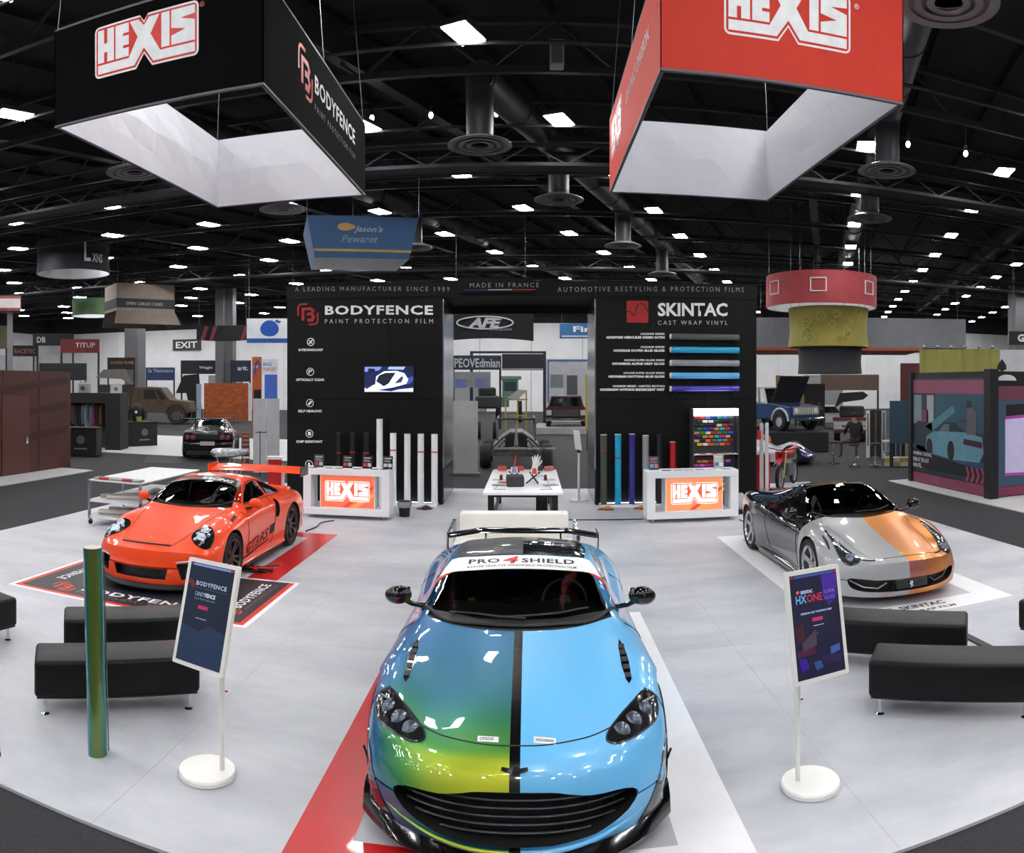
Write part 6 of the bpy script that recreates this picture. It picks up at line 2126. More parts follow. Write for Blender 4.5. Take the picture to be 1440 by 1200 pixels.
    for pts in ([(-.1, 1.40, .0), (.25, 1.42, .0), (.48, 1.54, .0)],):
        q = []
        for p_ in crom(pts, 6):
            h = bv.ray_cast(Vector((p_.x, p_.y, 4)), Vector((0, 0, -1)))[0]
            q.append(h + Vector((0, 0, .022)))
        MB().tube(q, .009, 6).build('wiper', satin_black, t)
    MB().grid(lambda u, v: (1.24 * (u - .5), 1.55 + .28 * v + .14 * (2 * abs(u - .5)) ** 2, .915 - .01 * v), 14, 5).build('dashboard', mat('dash_grey', '#26282a', .6), t, smooth=1)
    seat(t, -.33, 2.25, .26, mat('dark_leather', '#222228', .55), .46, .52)
    seat(t, .33, 2.25, .26, mat('dark_leather', '#222228', .55), .46, .52)
    steering_wheel(t, .34, 1.86, .89)
    rim_m = mat('silver_rim', '#c0c2c6', .25, metal=.8)
    for yy, r_ in ((ay, .342), (by, .352)):
        for s in (1, -1):
            wheel(t, s * .81, yy, r_, .26, s, rim_m, 'five', mat('yellow_cap', '#d0b428', .4))
    return t


build_orange_coupe()
build_two_tone_coupe()


# ------------------------------------------------------------------ neighbouring stands
class Spot:
    """a thing that stands at bearing px and distance r, turned to face the aisle; local x to the right, y away, z up"""

    def __init__(self, name, label, cat, px, r, turn=0.0, group=None, z=0.0):
        p = at_r(px, HY, r)
        self.t = thing(name, label, cat, (p.x, p.y, z), -(px - AX) / FOC + turn, group)
        self.k, self.px, self.z = r / FOC, px, z

    def X(self, px):
        return (px - self.px) * self.k

    def Z(self, py):
        return CAMH + (HY - py) * self.k - self.z

    def box(self, name, m, x0, x1, y0, y1, d0=0.0, d1=.1, bevel=0.0):
        return MB().box(self.X(x0), self.X(x1), d0, d1, self.Z(y1), self.Z(y0)).build(name, m, self.t, bevel=bevel)

    def text(self, s, x0, x1, y0, y1, m, bold=.02, d=-.01, shear=0.0):
        return lettering(s, frame((self.X(x0), d, self.Z(y1)), *XZ), self.X(x1) - self.X(x0), self.Z(y0) - self.Z(y1), m, self.t, bold, shear=shear)

    def poly(self, name, pts, m, d=-.005, th=.004):
        return MB().prism([(self.X(x), self.Z(y)) for x, y in pts], 0, th, 0, frame((0, d, 0), *XZ)).build(name, m, self.t)


def bm_(c, rough=.7):
    return mat('stand_' + c[1:], c, rough, vary=.08, scale=2)


def cables(t, pts, top=11.58):
    for (x, y, z) in pts:
        MB().cyl((x, y, z), (x, y, top - t.location.z), .012, 5).build('cable', cable_m, t)


# --- hanging signs
ink0 = bm_('#1c1c1e')
S = Spot('hanging_sign', 'blue tapering hanging sign with yellow stripe and script lettering', 'hanging sign', 511, 24, .12, z=6.3)
pb = bm_('#35557c')
hw_, hb_, zt_, zb_ = 1.83, 1.56, S.Z(304), S.Z(361)
d_ = 3.2
for (a, b, c, dd) in (((-hw_, 0), (hw_, 0), (hb_, .3), (-hb_, .3)), ((hw_, 0), (hw_, d_), (hb_, d_ - .3), (hb_, .3)), ((hw_, d_), (-hw_, d_), (-hb_, d_ - .3), (hb_, d_ - .3)), ((-hw_, d_), (-hw_, 0), (-hb_, .3), (-hb_, d_ - .3))):
    MB().add([(*a, zt_), (*b, zt_), (*c, zb_), (*dd, zb_)], [(0, 3, 2, 1)]).build('fabric_panel', pb, S.t)
MB().box(-hb_, hb_, .3, d_ - .3, zb_ - .0, zb_ + .02).build('underside', bm_('#d0d0d4'), S.t)
slope = frame((0, .3, zb_), (1, 0, 0), (0, -.3, zt_ - zb_))
MB().prism([(-1.6, .21), (1.6, .21), (1.62, .29), (-1.62, .29)], .003, .012, 0, slope).build('yellow_stripe', bm_('#a8924a'), S.t)
lettering("Jason's", slope @ Matrix.Translation((-.3, .8, .004)), .95, .24, bm_('#a8a8ae'), S.t, .01, shear=.3)
lettering('Pewaret', slope @ Matrix.Translation((-.7, .5, .004)), 1.2, .24, bm_('#7f8a98'), S.t, .01, shear=.3)
MB().prism([(.26 * math.cos(a / 8 * PI) * (1 + .3 * (math.cos(a / 8 * PI) > .8)) - .58, 1.0 + .13 * math.sin(a / 8 * PI)) for a in range(16)], .003, .012, 0, slope).build('bread_mark', bm_('#b08a58'), S.t)
cables(S.t, [(-hw_, 0, zt_), (hw_, 0, zt_), (0, d_, zt_)])


def drum(label, px, r, y0, y1, rad, m_out, m_in=None, cat='hanging sign', squeeze=.03, name='hanging_sign', top=11.58):
    S = Spot(name, label, cat, px, r + rad)
    z1, z0 = S.Z(y0), S.Z(y1)
    S.t.location.z = z0
    h = z1 - z0
    prof = [(rad, 0), (rad * (1 - squeeze), h * .5), (rad, h)]
    prof = [(p.x, p.z) for p in crom([(a, 0, b) for a, b in prof], 4)]
    MB().lathe(prof + [(a - .03, b) for a, b in reversed(prof)], 48, closed=True).build('fabric_ring', m_out, S.t, smooth=.6)
    MB().lathe([(rad - .05, h * .98), (rad * (1 - squeeze) - .05, h * .5), (rad - .05, .02), (rad - .07, .02), (rad * (1 - squeeze) - .07, h * .5), (rad - .07, h * .98)], 48, closed=True).build('lining', m_in or liner_m, S.t, smooth=.6)
    for a in range(4):
        MB().cyl((rad * math.cos(a * PI / 2 + .4), rad * math.sin(a * PI / 2 + .4), h), (rad * math.cos(a * PI / 2 + .4), rad * math.sin(a * PI / 2 + .4), top - z0), .012, 5).build('cable', cable_m, S.t)
    return S, h


def ring_text(t, s, rad, a0, a1, z0, h, m, bold=.02):
    """letters bent round a drum; angles in radians from the front, left to right"""
    me = text_mesh(s, bold)
    xs = [v.co.x for v in me.vertices]
    ys = [v.co.y for v in me.vertices]
    for v in me.vertices:
        u = a0 + (a1 - a0) * (v.co.x - min(xs)) / (max(xs) - min(xs))
        z = z0 + h * (v.co.y - min(ys)) / (max(ys) - min(ys))
        v.co = Vector((rad * math.sin(u), -rad * math.cos(u), z))
    me.materials.clear()
    me.materials.append(m)
    me.name = 'lettering'
    return link(bpy.data.objects.new('lettering', me), t)


S, h = drum('round black hanging sign with white letters, far left', 103, 38, 343, 386, 2.0, bm_('#1c1d24'), bm_('#9a9a9e'))
ring_text(S.t, 'L', 2.03, .28, .46, h * .25, h * .6, bm_('#c8c8cc'))
ring_text(S.t, 'XNS', 2.03, .5, .85, h * .24, h * .28, bm_('#c8c8cc'))
S, h = drum('pale green round hanging sign at the far left', 131, 52, 422, 445, 1.55, bm_('#6a8f68'))
S, h = drum('red ring-shaped hanging sign with white squares, above the yellow drum', 1155, 34, 391, 434, 2.75, bm_('#9c3a40'), bm_('#c8c8cc'), squeeze=0)
for a in (-.95, -.05, .98):
    mb = MB()
    pts = [(a - .13, h * .35), (a + .13, h * .35), (a + .13, h * .75), (a - .13, h * .75), (a - .13, h * .35)]
    for i in range(4):
        (u0, z0), (u1, z1) = pts[i], pts[i + 1]
        mb.tube([(2.77 * math.sin(u0 + (u1 - u0) * j / 4), -2.77 * math.cos(u0 + (u1 - u0) * j / 4), z0 + (z1 - z0) * j / 4) for j in range(5)], .035, 5)
    mb.build('square_mark', bm_('#d8c8c8'), S.t)
S, h = drum('dull yellow fabric drum hanging under the red ring sign', 1165, 34.8, 435, 489, 2.0, bm_('#8c8238'), bm_('#4a4620'), squeeze=.04)
rg = random.Random(3)
for k in range(16):
    a, z, q = rg.uniform(-1.1, 1.1), rg.uniform(.3, h - .3), rg.uniform(.12, .26)
    n_ = rg.choice((3, 4, 5, 12))
    pts = [((2.0 + .015) * math.sin(a + q * .5 * math.cos(2 * PI * j / n_)), -(2.0 + .015) * math.cos(a + q * .5 * math.cos(2 * PI * j / n_)), z + q * math.sin(2 * PI * j / n_)) for j in range(n_ + 1)]
    MB().tube(pts, .02, 5).build('line_drawing', bm_('#a8a060'), S.t)
S, h = drum('dark fabric drum hanging lowest, under the yellow drum', 1167, 35.2, 490, 526, 1.6, bm_('#2a2a2e'), bm_('#1c1c1e'))
S = Spot('hanging_sign', 'cardboard-brown box-shaped hanging sign with open flaps', 'hanging sign', 216, 46, .35, z=6.2)
brn, brn2, blk_ = bm_('#7a6f64'), bm_('#6b6158'), bm_('#232326')
MB().box(-2.4, 1.4, 0, 2.6, S.Z(438), S.Z(400)).build('carton', brn, S.t)
MB().box(-2.42, 1.42, -.02, 2.62, S.Z(434), S.Z(421)).build('dark_band', blk_, S.t)
lettering('OPEN CARGO CASES', frame((-1.8, -.022, S.Z(430)), *XZ), 2.4, .18, bm_('#a8a49c'), S.t)
for sg in (0, 1):
    x0, x1 = (-2.4, 1.4)
zf = S.Z(438)
for q in ([(-2.4, 0, zf), (1.4, 0, zf), (1.6, -.55, zf - .85), (-2.7, -.55, zf - .85)], [(1.4, 0, zf), (1.4, 2.6, zf), (2.0, 2.8, zf - .85), (2.0, -.2, zf - .85)], [(-2.4, 2.6, zf), (1.4, 2.6, zf), (1.4, 3.1, zf - .85), (-2.4, 3.1, zf - .85)]):
    q2 = [(a, b + .05, c) for a, b, c in q]
    MB().add(q + q2, [(0, 1, 2, 3), (7, 6, 5, 4), (0, 4, 5, 1), (1, 5, 6, 2), (2, 6, 7, 3), (3, 7, 4, 0)]).build('flap', brn2, S.t, fix=True)
cables(S.t, [(-2.3, .1, S.Z(400)), (1.3, .1, S.Z(400))])
S = Spot('stand_sign', 'red and white lettered sign on a grey post at the left picture edge', 'sign', 8, 34)
S.box('panel', bm_('#8a4a48'), -30, 29.5, 416, 437, 0, 1.2)
S.box('face', bm_('#c8c0be'), -29, 28.5, 420, 433, -.02, 0)
S.text('CEOVI', -4, 26, 422, 431, bm_('#5a2c2c'))
MB().box(S.X(10), S.X(18), .4, .66, 0, S.Z(437)).build('post', bm_('#77777c'), S.t)
S = Spot('hanging_sign', 'black ring-like hanging banner with red ends in front of the far wall', 'hanging sign', 313, 50, 0, z=4.2)
MB().grid(lambda u, v: ((u - .5) * 3.55, .5 * (2 * u - 1) ** 2, S.Z(480) + (S.Z(458) - S.Z(480)) * v + .12 * (2 * u - 1) ** 2), 16, 2).build('banner', bm_('#1c1a1e'), S.t, smooth=1)
for x in (-1.5, -.9, 1.2):
    MB().prism([(x, S.Z(479)), (x + .25, S.Z(479)), (x + .55, S.Z(459)), (x + .3, S.Z(459))], 0, .02, 0, frame((0, -.03, 0), *XZ)).build('red_slash', bm_('#7c3238'), S.t)
cables(S.t, [(-1.6, .5, S.Z(458)), (1.6, .5, S.Z(458))])
S = Spot('hanging_sign', 'white hanging sign with a blue lemon-shaped mark beside the black booth wall', 'hanging sign', 380, 42, 0, z=5)
S.box('panel', bm_('#d4d6da'), 347, 415, 448, 476, 0, .3)
S.box('blue_edge', bm_('#28529c'), 347, 415, 476, 482, -.01, .31)
S.poly('lemon_mark', [(379 + 13 * math.cos(a / 10 * PI) * (1 - .1 * math.sin(a / 10 * PI)), 462 - 11.5 * math.sin(a / 10 * PI)) for a in range(20)], bm_('#1c4ca0'), -.01, .01)
S.poly('leaf_mark', [(386, 452), (390, 449), (391, 451), (396, 452), (392, 455)], bm_('#1c4ca0'), -.01, .01)
cables(S.t, [(S.X(350), .15, S.Z(448)), (S.X(412), .15, S.Z(448))])
S = Spot('hanging_sign', 'broad grey box-shaped hanging sign with orange underside at the far right', 'hanging sign', 1210, 52, .1, z=5)
S.box('fabric_panel', bm_('#6f7076'), 1060, 1362, 447, 489, 0, 8)
S.box('orange_edge', bm_('#9c4a2c'), 1060, 1300, 489, 493, -.02, 8.02)
cables(S.t, [(S.X(1070), .1, S.Z(447)), (S.X(1350), .1, S.Z(447))])
S = Spot('hanging_sign', 'small black sign with a white G at the right picture edge', 'hanging sign', 1436, 40, 0, z=4.5)
S.box('panel', bm_('#1a1a1c'), 1419, 1460, 466, 485, 0, .3)
S.text('G', 1431, 1441, 470, 481, bm_('#d0d0d0'), .05)
cables(S.t, [(S.X(1425), .15, S.Z(466))])
S = Spot('hanging_sign', 'black curved hanging sign with an oval emblem seen through the passage', 'hanging sign', 690, 32, 0, z=4.3)
MB().grid(lambda u, v: ((u - .5) * 3.75, .35 * (2 * u - 1) ** 2 * (1 if u > .5 else .4), S.Z(476) + (S.Z(435) - S.Z(476)) * v - (.1 * (2 * u - 1) ** 2 if v < .5 else -.05 * (2 * u - 1) ** 2)), 20, 4).build('banner', bm_('#121216'), S.t, smooth=1)
mb = MB()
mb.tube([(S.X(682) + 1.22 * math.cos(a / 14 * PI), -.03, S.Z(454) + .27 * math.sin(a / 14 * PI)) for a in range(29)], .035, 6)
mb.build('oval_mark', bm_('#c0c0c6'), S.t, smooth=1)
S.text('AFE', 658, 706, 447, 461, bm_('#b4b4ba'), .05, -.02, .3)
S.text('ADVANCED FLOW', 688, 720, 462, 465, bm_('#a0a0a6'), .02, -.02)
cables(S.t, [(-1.5, .1, S.Z(436)), (1.5, .1, S.Z(436))])
S = Spot('hanging_sign', 'small blue curved hanging sign seen at the right of the passage', 'hanging sign', 815, 50, 0, z=5)
MB().grid(lambda u, v: ((u - .5) * 2.7, .2 * (2 * u - 1) ** 2, S.Z(476) + (S.Z(455) - S.Z(476)) * v), 12, 2).build('banner', bm_('#3a6a9c'), S.t, smooth=1)
S.box('white_band', bm_('#c8d0d8'), 790, 838, 472, 474, -.03, -.01)
S.text('Fin', 806, 832, 459, 467, bm_('#d8dce4'), .03, -.03)
cables(S.t, [(-1.2, .1, S.Z(455)), (1.2, .1, S.Z(455))])

# --- far left: container wall, clothing stand, counters
t = thing('container_booth', 'maroon steel container wall with a door at the left picture edge', 'booth wall', (-18.2, 9.5, 0))
mar = mat('maroon_steel', '#4a2723', .55, vary=.25, scale=.7)
for k in range(6):
    MB().box(4.0 - (0 if k % 2 else .02), 4.06, k * 1.7 + .01, k * 1.7 + 1.69, 0, 3.1).build('wall_panel', mar, t)
MB().box(0, 4.0, 0, 10.2, 0, 3.08).build('core', mar, t)
dr = MB().box(4.06, 4.09, 6.75, 8.0, .02, 2.35).build('door', mat('maroon_door', '#55302a', .5), t)
MB().box(4.09, 4.13, 7.8, 7.9, .9, 1.1).build('handle', chrome, dr)
for i in range(3):
    MB().prism([(0.3, .4 + i * .7), (10, 1.1 + i * .8), (10, 1.35 + i * .8), (.3, .5 + i * .7)], 0, .003, 0, frame((4.062, 0, 0), *YZ_R)).build('stripe', mat('maroon_stripe', '#3c1e1c', .6), t)
S = Spot('clothing_stand', 'black clothing display with a hanging rail beside the maroon wall', 'clothes rack', 132, 30.5, -.35)
ink_ = bm_('#141416')
MB().box(S.X(88), S.X(150), .0, 1.0, S.Z(567), S.Z(553)).build('top_box', ink_, S.t)
MB().box(S.X(150), S.X(172), -.1, 1.0, 0, S.Z(553)).build('side_tower', ink_, S.t)
MB().box(S.X(88), S.X(92), .0, 1.0, 0, S.Z(567)).build('side_post', ink_, S.t)
MB().box(S.X(92), S.X(150), .9, 1.0, 0, S.Z(567)).build('back_board', bm_('#3a3a3c'), S.t)
MB().cyl((S.X(92), .4, S.Z(565)), (S.X(150), .4, S.Z(565)), .02, 8).build('rail', chrome, S.t)
for i, c in enumerate(('#8a6a50', '#6c4c5c', '#3c3c3c', '#2c3c34', '#7c8494', '#a0a8b4', '#5c6c7c', '#8c9098', '#7c3c54', '#2c2c34', '#a06a3c', '#303a4c')):
    x = S.X(95 + i * 4.5)
    p = S.t.matrix_world
    g = thing('hanging_shirt', ('tan', 'plum', 'charcoal', 'dark green', 'slate blue', 'pale blue', 'steel blue', 'grey', 'wine red', 'black', 'orange brown', 'navy')[i] + ' shirt hanging on the rail of the black clothing display', 'shirt', group='shirts on the clothing rail')
    a = S.t.rotation_euler.z
    g.location = S.t.location + Vector((x * math.cos(a) - .4 * math.sin(a), x * math.sin(a) + .4 * math.cos(a), S.Z(566)))
    g.rotation_euler = (0, 0, a + 1.2)
    L = .75 + .12 * (i % 3)
    MB().grid(lambda u, v: ((u - .5) * (.42 + .06 * math.sin(3 * v)) * (1 if v > .15 else .35 + 4.3 * v), .03 * math.sin(12 * u + i) * v, -.06 - L * v), 8, 6).build('cloth', bm_(c, .9), g, smooth=1.2)
    MB().tube([(-.18, 0, -.1), (0, 0, -.02), (.18, 0, -.1)], .012, 5).build('hanger', ink_, g)
for (px, r, w, d, y0, lb, tr) in ((108, 27.6, 1.5, .8, 603, 'black counter with a pale logo in front of the clothing display', -.3), (199, 32.0, 1.6, 1.0, 595, 'black counter with pale logos right of the clothing display', .5)):
    S = Spot('counter', lb, 'counter', px, r, tr)
    MB().box(-w / 2, w / 2, 0, d, 0, S.Z(y0)).build('body', ink_, S.t, bevel=.02)
    MB().box(-w / 2 - .03, w / 2 + .03, -.03, d + .03, S.Z(y0), S.Z(y0) + .04).build('top', ink_, S.t)
    MB().lathe([(.001, 0), (.16, 0), (.16, .01), (.001, .01)], 20, M=frame((.15, -.012, S.Z(y0) * .6), *XZ)).build('logo_disc', bm_('#5a5c64'), S.t)
    MB().box(-.1, .4, -.012, 0, S.Z(y0) * .25, S.Z(y0) * .3).build('logo_line', bm_('#7a7a80'), S.t)
S = Spot('mannequin_torso', 'black jacket torso with a white badge standing on the far black counter', 'mannequin', 192, 32.3, 0, z=1.06)
MB().tube([(0, 0, 0), (0, 0, .25), (0, 0, .5), (0, 0, .68), (0, 0, .78)], [.2, .22, .28, .22, .08], 12).build('jacket', ink_, S.t, smooth=1)
for s in (-1, 1):
    MB().tube([(s * .22, 0, .6), (s * .38, -.02, .35), (s * .32, -.06, .1)], [.1, .09, .07], 8).build('sleeve', ink_, S.t, smooth=1)
MB().lathe([(.001, 0), (.06, 0), (.06, .01), (.001, .01)], 12, M=frame((-.02, -.29, .42), *XZ)).build('badge', WHITE, S.t)
MB().tube([(.08, -.1, -.0), (.08, -.1, .22)], [.13, .16], 10).build('yellow_bag', bm_('#9a9440'), S.t, smooth=1)
S = Spot('engine_model', 'grey engine block displayed on top of the black clothing display', 'engine', 113, 30.6, -.35, z=CAMH - 13 * 30.6 / 1040)
MB().box(-.22, .22, .3, .7, 0, .42).build('block', bm_('#8a8884', .4), S.t, bevel=.04)
for x in (-.15, 0, .15):
    MB().cyl((x, .5, .42), (x, .5, .52), .06, 10).build('cylinder_head', bm_('#b0aea8', .4), S.t)
MB().lathe([(.001, 0), (.1, 0), (.1, .05), (.001, .05)], 16, M=frame((0, .3, .2), *XZ)).build('pulley', bm_('#3c3c3c'), S.t)
S = Spot('price_card', 'small white card standing on the black clothing display', 'card', 162, 30.4, -.35, z=CAMH - 13 * 30.4 / 1040)
MB().box(-.25, .25, .1, .14, 0, .34).build('card', bm_('#b8b8ba'), S.t)
MB().box(-.08, .08, .09, .1, .1, .24).build('print', bm_('#5a5a5e'), S.t)


def booth_wall(label, px, r, x0, x1, y0, y1, c, txt=None, tc='#c0c0c4', ty=None, depth=.4, base=None, tx=None, turn=0.0, legs=True):
    S = Spot('booth_panel', label, 'booth panel', px, r, turn)
    S.box('panel', bm_(c), x0, x1, y0, y1, 0, depth)
    if legs and S.Z(y1) > .05:
        for x in (x0, x1):
            w = .12
            xx = S.X(x) + (w if x == x0 else -w) / 2
            MB().box(xx - w / 2, xx + w / 2, .1, depth - .05, 0, S.Z(y1)).build('post', steel_paint, S.t)
    if txt:
        S.text(txt, tx[0], tx[1], ty[0], ty[1], bm_(tc))
    return S


booth_wall('red lettered sign panel on dark posts, far left', 112, 48, 85, 140, 477, 496, '#7a3438', 'TITUP', '#c8b8b8', (482, 489), .6, tx=(106, 134))
booth_wall('black banner panel with small red letters, far left', 37, 50, 10, 54, 486, 501, '#1c1c1e', 'RACETEC', '#8a5a50', (491, 497), tx=(20, 50))
booth_wall('black two-part banner with a white mark, far left', 75, 52, 46, 104, 469, 486, '#18181a', 'DB', '#b8b0b0', (474, 482), tx=(52, 64))
booth_wall('dark booth back wall behind the clothing stand', 85, 44, 55, 122, 511, 535, '#232325', None)
booth_wall('black display panel with red and yellow words behind the tan tent', 170, 56, 151, 190, 503, 520, '#1e1e22', 'RUGGED FRAME', '#9a6a48', (508, 512), tx=(156, 188))
booth_wall('blue lettered banner panel beyond the military truck', 226, 60, 205, 246, 517, 535, '#3a4a70', 'Sa Thinkware', '#b0b8c8', (519, 524), tx=(208, 243))
booth_wall('dark navy lit booth wall with white lettering', 304, 58, 254, 324, 507, 526, '#23262f', 'Weight', '#d0d0d4', (515, 520), .6, tx=(280, 299))
booth_wall('dark navy lit booth wall with slanted white letters', 339, 57, 324, 353, 507, 537, '#2a3040', 'arit.', '#d4d4d8', (515, 521), .6, tx=(334, 349))
booth_wall('yellow and black poster panel at the left edge', 4, 36, -14, 11, 458, 490, '#5c5840', None)
booth_wall('white booth panel with small signs beyond the maroon wall', 40, 62, -10, 80, 500, 525, '#9a9a9c', None)
# orange brick-pattern wall
S = Spot('brick_wall_panel', 'orange wall panel with a raised block pattern behind the black car', 'booth panel', 319, 52)
S.box('panel', bm_('#8f4a2a'), 287, 349, 539, 592, 0, .3)
S.box('white_end', bm_('#c4c4c8'), 349, 354, 539, 592, 0, .3)
rg = random.Random(5)
y = 540.0
while y < 590:
    x = 287.5
    hh = 3.0 + rg.random() * 1.6
    while x < 347:
        ww = 3.5 + rg.random() * 5
        ww = min(ww, 348.6 - x)
        MB().box(S.X(x + .15), S.X(x + ww - .15), -.03 - .03 * rg.random(), 0, S.Z(min(591.5, y + hh - .25)), S.Z(y + .15)).build('brick', bm_(rg.choice(('#a8552c', '#9c4e28', '#b45c30'))), S.t)
        x += ww
    y += hh
S = Spot('banner_tower', 'tall orange pillar with a blue swirl beside the blue and white tower', 'pillar', 361, 38)
S.box('pillar', bm_('#b05428'), 354.5, 368, 502, 613.5, 0, .5)
MB().tube([(S.X(358), -.01, S.Z(528)), (S.X(359), -.01, S.Z(512)), (S.X(362), -.01, S.Z(507)), (S.X(365.5), -.01, S.Z(512)), (S.X(364), -.01, S.Z(519))], .05, 6).build('swirl_mark', bm_('#2c4ca0'), S.t, smooth=1)
S.text('enova', 357, 366, 514, 518, bm_('#e0d8d0'))
S.box('speaker_box', ink_, 357, 367, 548, 561, -.3, 0)
S = Spot('banner_tower', 'blue and white printed tower with small lettering near the black booth wall', 'pillar', 380, 37)
S.box('upper_panel', bm_('#c8ccd4'), 368, 391, 505, 527, 0, .4)
S.box('lower_panel', bm_('#3c5cb0'), 372, 390, 527, 561, .02, .38)
S.box('post', bm_('#3c5cb0'), 376, 386, 561, 617, .1, .3)
S.text('BRAND', 370, 382, 510, 515, bm_('#4a6ab8'))
S.text('TARGET', 370, 389, 517, 522, bm_('#b86858'))
S = Spot('panel_display', 'two tall white plain display panels beside the black booth wall', 'display panel', 375, 22.5)
for a, b in ((356, 374.2), (374.6, 393)):
    S.box('panel', bm_('#c0c0c4'), a, b, 561, 665, 0, .25)
S = Spot('post_stand', 'thin dark T-shaped post before the white display panels', 'post', 366, 21.5)
S.box('post', steel_paint, 365.2, 366.4, 606, 671, 0, .03)
S.box('arm', steel_paint, 359, 375, 607.5, 608.8, 0, .03)
S = Spot('plinth_box', 'bright red box plinth with a white top beside the black booth wall', 'plinth', 387, 18.8)
S.box('box', bm_('#c01820', .4), 377, 396, 646.5, 689, 0, .35)
S.box('top', plinth_m, 375.8, 397.5, 643, 646.4, -.02, .37)
S = Spot('tool_rack', 'narrow orange rack of small tools behind the silver tank', 'rack', 345, 23)
S.box('board', bm_('#7a4a2c'), 339.5, 351, 609, 661, 0, .15)
for k in range(6):
    S.box('tool_hook', chrome, 341, 350, 612 + k * 6, 614.5 + k * 6, -.06, -.01)
S = Spot('foil_tank', 'silver foil-wrapped tank lying on a folding trestle behind the orange car', 'tank', 322, 20.8)
zz = S.Z(637)
MB().tube([(S.X(296), 0, zz), (S.X(299), 0, zz), (S.X(305), 0, zz), (S.X(330), 0, zz + .01), (S.X(343), 0, zz + .02), (S.X(352), 0, zz + .03)], [.03, .11, .135, .13, .09, .03], 20).build('tank', mat('crumpled_foil', '#b8b8bc', .38, metal=1.0, vary=.4, scale=14, bump=.6), S.t, smooth=1)
for (xa, xb) in ((305, 314), (325, 314), (328, 336), (345, 336)):
    MB().bar((S.X(xa), 0, zz - .13), (S.X(xb), 0, .0), .025).build('trestle_leg', alu, S.t)
MB().bar((S.X(308), 0, zz * .6), (S.X(323), 0, zz * .6), .02).build('trestle_brace', alu, S.t)
S = Spot('tent_canopy', 'grey rooftop tent standing open behind the clothing stand', 'tent', 168, 44)
MB().prism([(S.X(135), S.Z(531)), (S.X(145), S.Z(520)), (S.X(176), S.Z(519)), (S.X(188), S.Z(541)), (S.X(183), S.Z(541)), (S.X(171), S.Z(533))], 0, 1.4, 0, frame((0, 1.4, 0), *XZ)).build('canopy', bm_('#6a665f'), S.t)
S.box('body', bm_('#2c2a28'), 137, 188, 541, 556, .1, 1.3)
S.box('post', steel_paint, 140, 142, 556, 600, .3, .5)
S.box('post', steel_paint, 183, 185, 556, 600, .3, .5)
S = Spot('ramp_display', 'black sloped display board with a pale blue tube, beside the orange wall', 'display', 268, 57)
MB().prism([(S.X(247), S.Z(553)), (S.X(258), S.Z(528)), (S.X(280), S.Z(526)), (S.X(285), S.Z(592)), (S.X(270), S.Z(592)), (S.X(262), S.Z(553))], 0, .5, 0, frame((0, .5, 0), *XZ)).build('board', ink_, S.t)
S.box('tube', bm_('#8a9aa8'), 276, 283, 540, 590, -.2, 0)


# --- background vehicles
def simple_wheels(t, spots, r, w, m_rim=None):
    for (x, y) in spots:
        s = 1 if x > 0 else -1
        M = Matrix.Translation((x, y, r)) @ Matrix.Rotation(s * PI / 2, 4, 'Y')
        ty = MB().lathe([(r * .6, -w / 2), (r * .95, -w / 2), (r, -w * .3), (r, w * .3), (r * .95, w / 2), (r * .6, w / 2)], 24, 0, M, closed=True).build('tyre', tyre_m, t, smooth=.6)
        MB().lathe([(.001, w * .3), (r * .2, w * .35), (r * .3, w * .25), (r * .55, w * .4), (r * .62, w * .45), (r * .62, -w * .3), (.001, -w * .3)], 20, 0, M).build('rim', m_rim or bm_('#77777c', .3), ty, smooth=.5)


